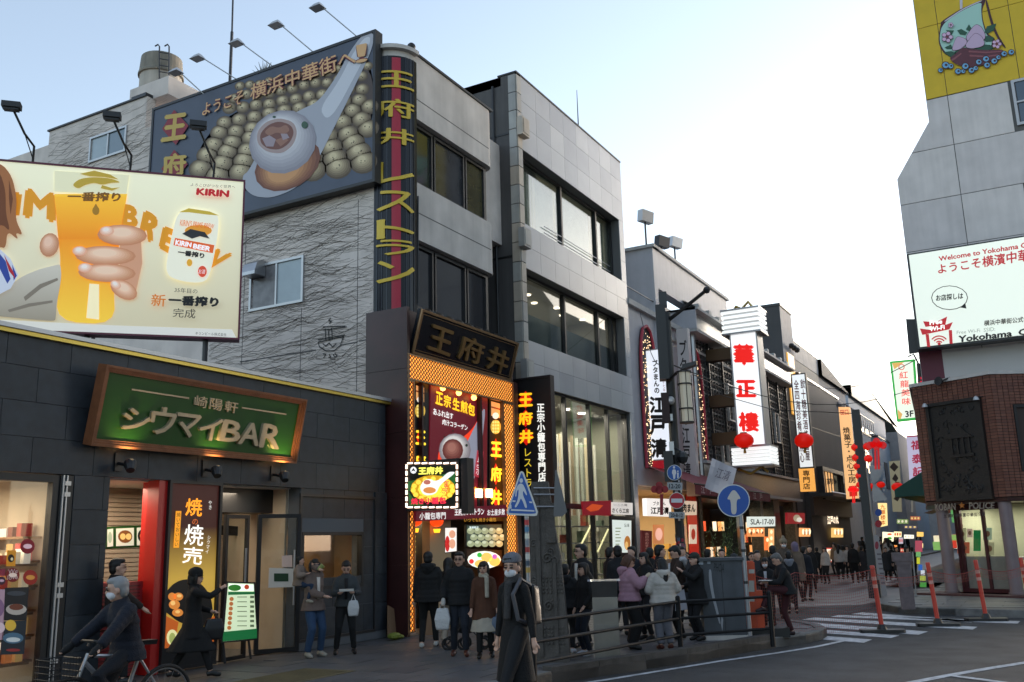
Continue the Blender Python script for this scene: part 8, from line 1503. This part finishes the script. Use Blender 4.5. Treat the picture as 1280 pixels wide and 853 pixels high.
    for i in range(nseg+1):
        zz = zb_+(zt_-zb_)*i/nseg; t = (zz-.85)/.55
        rx = .172 if zz < 1.3 else .172-((zz-1.3)/.14)**.8*.095; ry = .135 if zz < 1.25 else .135-(zz-1.25)/.19*.055
        if zz < 1.0: rx += (1.0-zz)*(.10+flare)/.5; ry += (1.0-zz)*(.09+flare)/.5
        if 1.0 <= zz < 1.2: rx -= .012; ry -= .006
        w = 1+(.055*abs(math.sin(zz*math.pi/.085))-.03 if puffer and zz < 1.4 else 0)
        c_ = L((0, 0, zz)) if zz > .9 else V3((0, (feet[0][1]+feet[1][1])*.5*min(1, max(0, (.9-zz)/.9)), zz))*s
        rows.append((c_, rx*B*w*s, ry*B*w*s, S, Fv))
    ov(cb, rows, 18)
    tc = cloth(topc, .5)
    for k in range(2):
        d1, d2 = el[k]-sh[k], ha[k]-el[k]; P_ = [sh[k]+d1*t for t in (0, .25, .5, .75)]+[el[k]+d2*t for t in (0, .25, .5, .75, .93)]; rr = [.066, .068, .062, .058, .056, .054, .05, .046, .042]
        if puffer: P2, r2 = [], []
        if puffer:
            for i in range(len(P_)-1):
                for t in (0, .5): P2.append(P_[i].lerp(P_[i+1], t)); r2.append((rr[i]+(rr[i+1]-rr[i])*t)*(1.22 if t else 1.1))
            P2.append(P_[-1]); r2.append(.046); P_, rr = P2, r2
        cb.tube([sh[k]+V3((.06*(1 if k == 0 else -1), 0, .02))*s]+P_, [.07*s]+[q*B*s for q in rr], 10)
    if collar: cb.tube([L((0, -.005, 1.40)), L((0, .0, 1.475))], [.1*s, .082*s], 12)
    fuse(cb, vox, 'coat', tc, root, 3)
    if inner: m0 = MB(); ov(m0, [(L((0, .128*B, 1.38)), .035*s, .02*s, S, Fv), (L((0, .14*B, 1.2)), .03*s, .02*s, S, Fv), (L((0, .145*B, 1.0)), .025*s, .02*s, S, Fv)]); link('shirt', m0.mesh('shirt', cloth(inner), smooth=True), root)
    if hood:
        m0 = MB(); 
        if hood[0] == 'up': hball(m0, (0, -.02, .02), 1, (.105, .115, .125)); hball(m0, (0, -.03, -.06), 1, (.1, .09, .1))
        else: m0.tube([L((-.12, -.03, 1.45)), L((-.07, -.12, 1.44)), L((0, -.15, 1.42)), L((.07, -.12, 1.44)), L((.12, -.03, 1.45))], [.04*s, .06*s, .07*s, .06*s, .04*s], 10); ov(m0, [(L((0, -.13, 1.28)), .05*s, .03*s, S, Fv), (L((0, -.14, 1.36)), .11*s, .05*s, S, Fv), (L((0, -.12, 1.44)), .12*s, .06*s, S, Fv)])
        fuse(m0, vox, 'hood', cloth(hood[1], .6), root, 3)
    if scarf: m0 = MB(); m0.tube([L((0, .0, 1.42)), L((0, .01, 1.5))], [.105*s, .09*s], 12); m0.tube([L((-.05, .13, 1.42)), L((-.05, .16, 1.05))], [.045*s, .04*s], 8); fuse(m0, vox, 'scarf', cloth(scarf, 1.0), root, 2)
    if gloves:
        for k in range(2):
            if gloves[k]: m0 = MB(); d = (ha[k]-el[k]).normalized(); m0.tube([ha[k]-d*.02*s, ha[k]+d*.06*s, ha[k]+d*.13*s], [.036*s, .044*s, .03*s], 8); fuse(m0, vox*.8, 'glove', cloth(gloves[k]), root, 2)
    # ---- hair, hats
    m0 = MB(); mh = mat('hair_%s' % hairc, hairc, rough=.55, bump=.8, bscale=90)
    if hair != 'none':
        hball(m0, (0, -.024, .042), 1, (.085, .092, .088)); hball(m0, (0, .022, .088), 1, (.066, .068, .036)); hball(m0, (.03, .055, .085), 1, (.035, .03, .022)); hball(m0, (0, -.05, -.01), 1, (.078, .06, .08))
        if hair in ('bob', 'long'):
            for k in (-1, 1): m0.tube([HD(k*.07, .0, .06), HD(k*.084, .005, -.02), HD(k*.08, .0, -.10)], [.03*s, .028*s, .02*s], 8)
            m0.tube([HD(0, -.05, .02), HD(0, -.065, -.1)], [.08*s, .07*s], 10)
        if hair == 'long': m0.tube([HD(0, -.06, -.05), L((0, -.13, 1.38)), L((0, -.15, 1.24))], [.075*s, .08*s, .045*s], 10)
        if hair in ('bob', 'long', 'fringe'): hball(m0, (0, .062, .055), 1, (.058, .03, .03))
        fuse(m0, vox*.8, 'hair', mh, root, 2)
    if hat == 'beanie':
        m0 = MB(); hball(m0, (0, -.014, .085), 1, (.094, .103, .068)); m0.tube([HD(0, -.008, .055), HD(0, -.008, .08)], [.108*s, .106*s], 14); fuse(m0, vox*.8, 'beanie', cloth(hatc, 1.2), root, 2)
    if hat == 'cloche':
        m0 = MB(); hball(m0, (0, -.01, .075), 1, (.1, .112, .088)); m0.tube([HD(0, 0, .02), HD(0, 0, .05)], [.125*s, .1*s], 14); fuse(m0, vox*.8, 'hat', cloth(hatc, .5), root, 2)
    if hat == 'cap':
        m0 = MB(); hball(m0, (0, -.01, .06), 1, (.094, .103, .08)); hball(m0, (0, .1, .05), 1, (.06, .05, .012)); fuse(m0, vox*.8, 'cap', cloth(hatc, .5), root, 2)
    if hat == 'pompom': m0 = MB(); hball(m0, (0, -.01, .06), 1, (.1, .11, .09)); hball(m0, (0, 0, .165), 1, (.045, .045, .045)); fuse(m0, vox*.8, 'hat', cloth(hatc, 1.2), root, 2)
    root['_s'] = s
    root['_h'] = [list(p) for p in (ha[0], ha[1])][0]+[list(p) for p in (ha[0], ha[1])][1]
    return root
def rw_(root, p):                                                       # a point of the figure in world space
    a = root.rotation_euler.z; x, y, z_ = p; return Vector((root.location.x+x*math.cos(a)-y*math.sin(a), root.location.y+x*math.sin(a)+y*math.cos(a), root.location.z+z_))
def handw(root, k): h_ = list(root['_h']); return rw_(root, h_[3*k:3*k+3])
def bag(root_pt, size, m, label, cat='bag', handles=True, name='shopping_bag', az=0):
    t_ = thing(name, label, cat, root_pt); x, y, z = root_pt; w, d, h_ = size; mb = MB(); f_ = FA((x, y, z), R(az))
    mb.add([f_.pt(a, b, c) for a, b, c in ((-w*.35, -.08, -d*.3), (w*.35, -.08, -d*.3), (w*.35, -.08, d*.3), (-w*.35, -.08, d*.3), (-w*.5, -h_*.6, -d*.5), (w*.5, -h_*.6, -d*.5), (w*.5, -h_*.6, d*.5), (-w*.5, -h_*.6, d*.5), (-w*.4, -h_, -d*.4), (w*.4, -h_, -d*.4), (w*.4, -h_, d*.4), (-w*.4, -h_, d*.4))], [(0, 1, 2, 3), (11, 10, 9, 8)]+[(4*i+k, 4*i+4+k, 4*i+4+(k+1) % 4, 4*i+(k+1) % 4) for i in range(2) for k in range(4)])
    fuse(mb, .02, 'bag_body', m, t_).location = (-x, -y, -z)
    if handles: MB().tube([f_.pt(-w*.2, -.1, 0), f_.pt(0, .02, 0), f_.pt(w*.2, -.1, 0)], .008, 5).build('handle', m, t_)
    return t_
def near(x, y, top_y, z=0):
    """height of a figure standing at x,y whose head top shows at image row top_y"""
    p = Vector((x, y, 0)); best = None
    for k in range(100, 210):
        q = Vector((x, y, z+k/100))-CP; w = q.dot(_f); yy = 426.5-FPX*q.dot(_u)/w
        if best is None or abs(yy-top_y) < best[0]: best = (abs(yy-top_y), k/100)
    return best[1]
def at(px, y, top, **k):
    """x from the picture column at depth y, height from the head-top row"""
    a = YAW*-1; ray = _f+_r*((px-640)/FPX)+_u*((426.5-690)/FPX); x = ray.x/ray.y*y; return x, near(x, y, top, k.get('z', 0))
P_ = {}
# cyclist with bicycle
bx, by, baz = -8.45, 6.85, 186
P_['rider'] = person('elderly man in a dark navy puffer jacket and white face mask riding a silver bicycle', bx, by, baz, h=1.66, topc='101522', puffer=True, hem=.82, legc='10131C', hairc='8A8A8A', mask=True, hands=((-.26, .50, .98), (.26, .50, .98)), feet=((-.11, .12, .30), (.11, -.02, .08)), head=(28, 8), lean=.22, gloves=('0C0C0E', '0C0C0E'), vox=.015, z=-.12)
bk = thing('bicycle', 'silver-framed bicycle with black tyres under the elderly masked man', 'bicycle', (bx, by, -.09)); u_ = Vector((math.sin(R(baz)), math.cos(R(baz)), 0)); Bk = Fr(Vector((bx, by, -.09)), u_, (0, 0, 1), (u_.y, -u_.x, 0))
m_bike = mat('bike_silver', (.42, .43, .45), rough=.3, metal=.6); m_tyre = mat('tyre', (.012, .012, .012), rough=.8)
wh = [(.62, .34), (-.46, .34)]
for k, (a, z) in enumerate(wh):
    w_ = MB().tube([Bk.pt(a+.32*math.cos(t), z+.32*math.sin(t)) for t in [i*math.pi/18 for i in range(37)]], .021, 8, caps=False).build('wheel', m_tyre, bk)
    MB().tube([Bk.pt(a+.295*math.cos(t), z+.295*math.sin(t)) for t in [i*math.pi/18 for i in range(37)]], .009, 6, caps=False).build('rim', m_stl, w_)
    sp_ = MB(); 
    for i in range(16): t = i*math.pi/8; sp_.tube([Bk.pt(a, z), Bk.pt(a+.3*math.cos(t), z+.3*math.sin(t))], .0015, 3)
    sp_.build('spokes', m_stl, w_, kind='stuff'); MB().tube([Bk.pt(a, z, -.05), Bk.pt(a, z, .05)], .02, 8).build('hub', m_stl, w_)
MB().tube([Bk.pt(.44, .88), Bk.pt(.5, .72), Bk.pt(.62, .34, .04)], .018, 6).build('fork', m_bike, bk)
fm = MB()
for p, q, r_ in (((.47, .8), (.02, .36), .024), ((.46, .86), (-.14, .8), .018), ((-.18, .92), (.02, .36), .02), ((.02, .36), (-.46, .34), .014), ((-.14, .78), (-.46, .34), .013)): fm.tube([Bk.pt(*p), Bk.pt(*q)], r_, 8)
fm.build('frame', m_bike, bk); MB().tube([Bk.pt(.44, .95), Bk.pt(.42, 1.0)], .016, 6).tube([Bk.pt(.38, .98, -.29), Bk.pt(.44, 1.0, -.1), Bk.pt(.44, 1.0, .1), Bk.pt(.38, .98, .29)], .014, 6).build('handlebar', m_black, bk)
MB().add([Bk.pt(-.3, .95, -.08), Bk.pt(-.3, .95, .08), Bk.pt(-.02, .95, .02), Bk.pt(-.02, .95, -.02), Bk.pt(-.3, .9, -.06), Bk.pt(-.3, .9, .06), Bk.pt(-.02, .91, .015), Bk.pt(-.02, .91, -.015)], [(0, 1, 2, 3), (7, 6, 5, 4), (0, 4, 5, 1), (1, 5, 6, 2), (2, 6, 7, 3), (3, 7, 4, 0)]).build('saddle', m_black, bk)
bsk = MB()
for k in range(5): z = .62+k*.06; bsk.tube([Bk.pt(.6, z, -.16), Bk.pt(.88, z, -.16), Bk.pt(.88, z, .16), Bk.pt(.6, z, .16), Bk.pt(.6, z, -.16)], .006, 4)
for k in range(9): bsk.tube([Bk.pt(.62+.03*k, .6, -.16), Bk.pt(.62+.03*k, .88, -.16)], .004, 3).tube([Bk.pt(.62+.03*k, .6, .16), Bk.pt(.62+.03*k, .88, .16)], .004, 3).tube([Bk.pt(.88, .6, -.16+.04*k), Bk.pt(.88, .88, -.16+.04*k)], .004, 3)
bsk.build('basket', m_black, bk, kind='stuff')
MB().lathe(Bk.pt(.02, .36, .03), [(.09, 0), (.09, .01)], 14, ax=tuple(Bk.n)).tube([Bk.pt(.02, .36, .05), Bk.pt(.1, .22, .06), Bk.pt(.1, .22, .14)], .012, 6).build('crank', m_stl, bk)
x, h = at(147, 9.0, 698); person('person with short black hair and a dark brown coat behind the cyclist', x, 9.0, 42, h=h, topc='20150F', legc='0C0C0E', hands=((-.22, .1, .85), (.16, .42, .98)), feet=((-.1, -.12, 0), (.1, .18, 0)))
x, h = at(245, 9.85, 712); hw = person('woman in a black bucket hat and long black coat walking and raising one hand', x, 9.85, 38, h=h, topc='08080A', hem=.62, skirt=.42, skirtc='070709', legc='09090B', hair='bob', hat='cloche', hatc='070708', hands=((-.1, .3, 1.02), (.12, .40, 1.38)), feet=((-.09, -.3, .03), (.09, .3, 0)), head=(5, 0), vox=.016)
bag(handw(hw, 0)+Vector((.05, .0, -.02)), (.3, .1, .38), mat('bag_black', (.012, .012, .014), rough=.4), 'black handbag held by the woman in the bucket hat', 'handbag', az=38)
x, h = at(393, 12.46, 699); mo = person('woman in a beige puffer coat drinking from a cup with a child on her arm', x, 12.46, 105, h=h, topc='6A5A52', puffer=True, hem=.8, inner='C8C0B8', legc='27405E', leg_w=1.12, shoec='9A9488', hair='bob', hands=((.04, .22, 1.52), (-.02, .32, 1.05)), feet=((-.16, 0, 0), (.14, .05, 0)), head=(15, -15), vox=.016)
cpt = handw(mo, 0); t_ = thing('paper_cup', 'pale green cup lifted to her mouth by the woman in the beige coat', 'cup', tuple(cpt)); MB().lathe(cpt, [(.03, -.02), (.042, .09)], 10, ax=(.5, .3, .6)).build('cup', ink('7A8A50'), t_)
person('small child in a quilted beige coat and jeans carried on the mother\'s arm', x-.16, 12.28, 70, h=.98, z=.66, topc='7A6A5E', puffer=True, hem=.86, bulk=1.15, legc='1E3048', shoec='A09888', hair='short', feet=((-.1, .3, .42), (.1, .32, .38)), hands=((-.2, .3, 1.2), (.2, .3, 1.2)), head=(-20, 0), vox=.015)
x, h = at(433, 12.99, 701); fa = person('man in a grey-green jacket looking down at the food tray in his hands', x, 12.99, 140, h=h, topc='34383A', hem=.86, bulk=1.12, legc='0A0B0D', shoec='0C0C0C', hands=((-.13, .30, 1.12), (.13, .30, 1.12)), feet=((-.16, 0, 0), (.17, .04, 0)), head=(0, 28), vox=.016, inner='0C0C10')
c_ = (handw(fa, 0)+handw(fa, 1))/2+Vector((.03, -.03, .03)); t_ = thing('food_tray', 'white food tray held by the man in the grey-green jacket', 'tray', tuple(c_)); f_ = FA(c_, R(50)); box(f_, -.12, .12, 0, .035, -.07, .07).build('tray', ink('B8B4AC'), t_)
bag(handw(fa, 0)+Vector((.03, -.03, -.04)), (.2, .1, .34), mat('bag_white', (.5, .5, .5), rough=.5, bump=.8, bscale=30), 'white plastic bag hanging from the hand of the man with the tray', 'plastic bag', az=50)
x, h = at(535, 14.2, 689); person('man in a black hooded puffer seen from behind at the restaurant doorway', x, 14.2, -30, h=h, topc='08090B', puffer=True, hem=.80, bulk=1.12, legc='0A0A0C', shoec='B0B0AC', hood=('down', '08090B'), feet=((-.12, -.05, 0), (.12, .2, 0)), vox=.016)
x, h = at(560, 14.6, 697); person('woman with long black hair and cream wide trousers seen from behind between the men', x, 14.6, -20, h=h, topc='0A0A0C', hem=.84, legc='A89A8A', leg_w=1.25, shoec='0C0C0C', hair='long')
x, h = at(574, 13.34, 690); gm = person('smiling man with glasses, black puffer jacket and jeans holding a white bag', x, 13.34, 150, h=h, topc='0A0B0E', puffer=True, hem=.82, bulk=1.08, legc='141A26', shoec='4A2418', glasses=True, hands=((-.24, .08, .82), (.27, .14, .92)), feet=((-.1, .1, 0), (.11, -.05, 0)), head=(12, 5), gloves=('', 'A8A49C'), vox=.015)
bag(handw(gm, 1)+Vector((0, -.03, -.05)), (.26, .14, .42), mat('bag_white'), 'bulging white plastic bag hanging from the hand of the smiling man with glasses', 'plastic bag', az=60)
x, h = at(604, 13.25, 702); bc = person('smiling woman in a brown toggle coat with a cream scarf', x, 13.25, 148, h=h, topc='4A2A18', hem=.66, bulk=1.0, skirt=.46, skirtc='9A9284', legc='0A0A0C', shoec='0A0A0A', hairc='1C100A', hair='long', scarf='A8A090', hands=((-.24, .1, .80), (.24, .1, .82)), feet=((-.12, -.03, 0), (.1, .12, 0)), head=(15, 0), vox=.015)
bag(handw(bc, 0)+Vector((.04, -.04, -.03)), (.24, .12, .34), mat('bag_blue', (.08, .11, .16), rough=.6), 'blue-grey cloth bag held low by the woman in the brown coat', 'bag', az=60)
# toggles
st = thing('stroller', 'dark folded stroller with small wheels behind the smiling couple', 'stroller', (-8.9, 14.2, 0)); S_ = FP(-8.9, 14.2, 66)
for a in (-.32, -.05, .3): 
    for d in (-.2, .1): MB().tube([S_.pt(a+.09*math.cos(t), .1+.09*math.sin(t), d) for t in [i*math.pi/6 for i in range(13)]], .02, 6, caps=False).build('wheel', m_tyre, st)
MB().tube([S_.pt(-.32, .1, -.2), S_.pt(.1, .6, -.2), S_.pt(.35, .95, -.2), S_.pt(.35, .95, .1), S_.pt(.1, .6, .1), S_.pt(-.32, .1, .1)], .014, 6).tube([S_.pt(.3, .1, .1), S_.pt(-.05, .5, .1)], .012, 6).build('frame', m_dark, st); mb = MB(); mb.ball(S_.pt(-.02, .45, -.05), .2, 10, (1, 1, 1.1)); mb.build('seat', mat('stroller_cloth', (.02, .02, .022), rough=.8), st, smooth=True)
x, h = at(641, 9.3, 694, z=ROAD); bm_ = person('man in a grey beanie, white face mask and long black coat striding in the foreground', x, 9.3, 195, h=h, z=ROAD, topc='08080A', hem=.42, bulk=.86, flare=-.02, legc='0E1014', shoec='0A0A0A', hat='beanie', hatc='6A6C74', mask=True, hair='short', hands=((-.26, -.02, .80), (.26, .0, .80)), feet=((-.12, .42, .0), (.12, -.42, .06)), head=(-22, 3), scarf='3A3838', vox=.014)
rs = thing('backpack', 'black backpack with a studded strap on the back of the beanie man', 'backpack', (x, 9.3, ROAD)); sB = h/1.7; mb = MB()
def lw_(p): return rw_(bm_, (p[0]*sB, p[1]*sB, p[2]*sB))
q0 = [lw_(p) for p in ((-.15, -.14, .95), (.15, -.14, .95), (.15, -.14, 1.4), (-.15, -.14, 1.4), (-.13, -.3, .98), (.13, -.3, .98), (.12, -.28, 1.36), (-.12, -.28, 1.36))]
mb.add(q0, [(0, 1, 2, 3), (7, 6, 5, 4), (0, 4, 5, 1), (1, 5, 6, 2), (2, 6, 7, 3), (3, 7, 4, 0)]); o_ = fuse(mb, .025, 'pack', mat('bag_black'), rs); o_.location = tuple(-Vector(rs.location))
MB().tube([lw_((-.12, -.13, 1.38)), lw_((-.13, .03, 1.45)), lw_((-.14, .16, 1.3)), lw_((-.17, .12, 1.05)), lw_((-.15, -.1, .98))], .025, 6).build('strap', mat('strap_grey', (.06, .06, .07), rough=.5), rs)
# queue behind the rail
def queue(px, y, top, label, az, **k): x, h = at(px, y, top); return person(label, x, y, az, h=h, **k)
queue(727, 14.9, 680, 'smiling man with glasses and a black coat looking left by the glazed shopfront', 200, topc='0C0C0E', glasses=True, inner='A8A49C', legc='0C0C10', head=(20, 0), bulk=1.1)
queue(729, 13.9, 703, 'young woman with long dark hair in a black fleece facing left', 215, topc='121113', hair='long', hairc='140C08', legc='101826', shoec='B8BCC4', hands=((-.2, .15, .9), (.2, .12, .85)))
queue(705, 14.1, 705, 'person in a big black hooded puffer half hidden by the stone pillar', -10, topc='0B0D12', puffer=True, bulk=1.2, hood=('down', '0B0D12'), shoec='B8BCC4')
pk = queue(784, 14.92, 694, 'woman in a fluffy pink puffer coat and wide black trousers eating a bun', 62, topc='A07A88', puffer=True, hem=.86, bulk=1.28, legc='0A0A0C', leg_w=1.75, hair='bob', hairc='4A2C1A', hood=('down', 'A07A88'), hands=((-.08, .30, 1.26), (.08, .32, 1.28)), head=(0, 25), gloves=('', 'B8A890'), vox=.016)
queue(826, 15.05, 698, 'woman in a cream hooded puffer, grey trousers and brown boots, back turned', -42, topc='B0AAA2', puffer=True, hem=.86, bulk=1.32, legc='63646C', leg_w=1.35, shoec='4A1E14', hair='long', hairc='0A0808', hood=('down', 'B0AAA2'), hands=((-.2, .25, 1.1), (.2, .2, 1.1)), head=(-30, 10), vox=.016)
queue(772, 17.0, 682, 'dark haired man in a black jacket with his back turned behind the pink coat', -25, topc='0E1014', bulk=1.1)
queue(805, 16.4, 690, 'woman with black hair facing left between the pink and the white coats', 205, topc='0C0A0C', hair='long', hands=((-.1, .3, 1.2), (.1, .3, 1.2)))
queue(824, 17.2, 681, 'tall man in a navy coat facing right behind the white puffer', 50, topc='0C1018', bulk=1.1)
queue(845, 16.7, 682, 'man in a brown coat with a white hood looking down to the left', 232, topc='2C1D14', hood=('down', 'A8A8AC'), inner='B0B0B0', hands=((-.12, .32, 1.25), (.12, .32, 1.22)), head=(0, 30), bulk=1.15, legc='0C0C0E')
gc = queue(868, 16.5, 691, 'person in a dull green cap and black coat left of the utility cabinet', 218, topc='0A0A0B', hat='cap', hatc='2A2E28', hem=.7, hands=((-.06, .36, 1.35), (.12, .25, 1.05)), bulk=1.1)
hp_ = handw(gc, 1); t_ = thing('paper_sheet', 'folded white sheet of paper held low beside the utility cabinet', 'paper', tuple(hp_)); f_ = FA(hp_, R(60)); MB().poly(f_, [(-.14, -.1), (.02, -.05), (.06, -.4), (-.16, -.42)], 0, .004).build('sheet', ink('A8A8B0'), t_)
queue(917, 18.3, 693, 'person in a grey raised hood and black jacket right of the utility cabinet', 165, topc='0E0F12', hood=('up', '2C2E30'), hair='none', hands=((-.1, .3, 1.1), (.1, .3, 1.1)), head=(10, 20))
queue(955, 18.6, 697, 'masked woman with long dark hair in a black coat with a white collar', 172, topc='0B0B0D', hair='long', mask=True, inner='A8A8AC', hands=((-.1, .3, 1.1), (.1, .3, 1.1)))
lm = queue(982, 17.6, 690, 'grey-haired man in a black jacket writing on his raised knee in burgundy trousers', 235, topc='0E1013', hairc='5A5856', legc='3A1218', shoec='240C10', hands=((-.06, .42, 1.10), (.08, .40, 1.12)), feet=((-.08, .62, .50), (.08, -.02, 0)), head=(0, 32), lean=.28, bulk=1.12, vox=.016)
hh_ = handw(lm, 0); t_ = thing('notebook', 'open notebook on the raised knee of the grey-haired man', 'notebook', tuple(hh_)); box(FZ, hh_.x-.13, hh_.x+.1, hh_.y-.13, hh_.y+.08, hh_.z+.03, hh_.z+.04).build('pages', ink('B8B4B0'), t_)
queue(966, 21.0, 682, 'dark haired man in a black coat behind the masked woman', -20, topc='0E0E12', vox=.022)
queue(985, 22.5, 689, 'person in a black backpack jacket with a grey hood near the dark pier', -15, topc='101216', hood=('down', '70747C'), vox=.022)
queue(980, 26.0, 674, 'person in a beige knitted pompom hat and mask near the lit food photos', 160, topc='4A4038', hat='pompom', hatc='8A7C68', mask=True, vox=.022)
queue(994, 26.5, 678, 'person in a long beige coat and lilac scarf hood walking by the dark pier', -30, topc='6A5A4C', hood=('up', '70647A'), hair='none', hem=.6, vox=.022)
queue(858, 25.0, 690, 'small shopper lit orange behind the counter glass', 170, topc='1A1412', vox=.024)
queue(939, 22.0, 690, 'person glimpsed between the sign pole and the masked woman', 150, topc='302A28', vox=.024)
# shop assistant in the left window
person('shop assistant with black hair behind the shelves in the left window', -12.9, 9.1, 120, h=1.5, topc='1E4A78', vox=.024)
# ---- the crowd further down the street
protos = []
for lab, kw in (('distant pedestrian in a black coat', dict(topc='0B0B0D', legc='0C0C10')), ('distant pedestrian in a white jumper and black trousers', dict(topc='A8A29C', legc='0C0C0E', hair='long')), ('distant pedestrian in a long dark grey coat', dict(topc='26262A', hem=.5, legc='0A0A0C')), ('distant pedestrian in a beige jacket', dict(topc='7A6650', legc='14161C', hair='bob')), ('distant pedestrian in a navy puffer jacket', dict(topc='10141E', puffer=True, bulk=1.15, legc='0E0E12'))):
    protos.append((lab, person(lab, 0, 60, 0, h=1.62, detail=False, vox=.034, **kw)))
used = [False]*5
def far(px, y, top, k, az, label=None):
    x, h = at(px, y, top); lab, pr = protos[k]; lab2 = label or (lab+' in the crowd down the street')
    if not used[k]: used[k] = True; o = pr; o.location = (x, y, 0); o.rotation_euler = (0, 0, -R(az)); o['label'] = lab2
    else: o = copy_tree(pr, (x, y, 0), -R(az), lab2)
    o['group'] = 'pedestrians down the street'; s_ = h/1.62; o.scale = (s_, s_, s_); return o
far(1031, 36.5, 684, 1, 200, 'woman in a white top and black trousers beside the red framed menu board'); far(1021, 37, 684, 0, -10, 'person in a long black outfit left of the white-topped woman by the menu board')
far(1048, 40, 681, 1, 0, 'person in a white jumper with a cross-body strap right of the menu board'); far(1054, 42, 682, 3, 10, 'person in a beige jacket right behind the white jumper with the strap'); far(1059, 41, 682, 1, 170, 'person in white holding a dark bag left of the tall black-coated pedestrian'); far(1066, 37, 679, 0, -5, 'tall pedestrian in a black coat in the middle of the street')
far(1077, 38, 683, 2, 20, 'pedestrian in a dark grey coat just left of the black lamp post'); far(1088, 42, 684, 4, 190, 'pedestrian in a navy puffer between the lamp post and the sign post')
far(1107, 39, 684, 2, 170, 'woman in a long grey coat right of the white street panel'); far(1114, 41, 682, 0, -30, 'pedestrian in a black coat leaning right of the grey-coated woman'); far(1121, 39, 684, 2, 160, 'second pedestrian in a long grey coat over the stone bollard'); far(1133, 33, 683, 3, 120, 'woman in a cream beige jacket and black skirt above the bollard'); far(1140, 38, 684, 4, -20, 'pedestrian in a navy puffer right of the cream-jacketed woman')
for k, (a, b, c_, d_, e_) in enumerate(((762, 17.8, 684, 0, 30), (790, 18.5, 683, 4, 200), (812, 18.3, 684, 0, -40), (852, 18.8, 683, 2, 150), (884, 20.5, 686, 0, 10), (902, 21.5, 686, 4, 170), (930, 24, 684, 0, -20), (946, 20.5, 688, 2, 160), (1004, 27, 683, 4, 20), (1012, 31, 682, 0, 170))):
    far(a, b, c_, d_, e_, ['black-coated queuer behind the pink puffer', 'navy puffer queuer behind the pink puffer, facing the kerb', 'black-coated queuer just behind the cream puffer', 'grey-coated queuer behind the phone user', 'black-coated passer-by behind the utility cabinet', 'navy puffer passer-by behind the utility cabinet edge', 'black-coated passer-by left of the hours sign window', 'grey-coated passer-by behind the orange barrier box', 'navy puffer pedestrian under the red plate board', 'black-coated pedestrian left of the brown far restaurant front'][k])
for k in range(30):
    y_ = 42+k*2.1+PX.uniform(-1, 1); px_ = PX.uniform(1042+max(0, k-6)*2.2, 1112+k*1.6); x, h = at(px_, y_, 680); xx = max(-10.9, min(-4.6, x))
    lab, pr = protos[PX.choice((0, 0, 2, 4, 3, 1))]; o = copy_tree(pr, (xx, y_, ROAD*(1 if -9 < xx < -5 else 0)), R(PX.uniform(0, 360)), lab+' in the crowd down the street'); o['group'] = 'pedestrians down the street'; s_ = PX.uniform(.94, 1.06); o.scale = (s_, s_, s_)
for o in bpy.data.objects:
    for k in ('_s', '_h'):
        if k in o: del o[k]
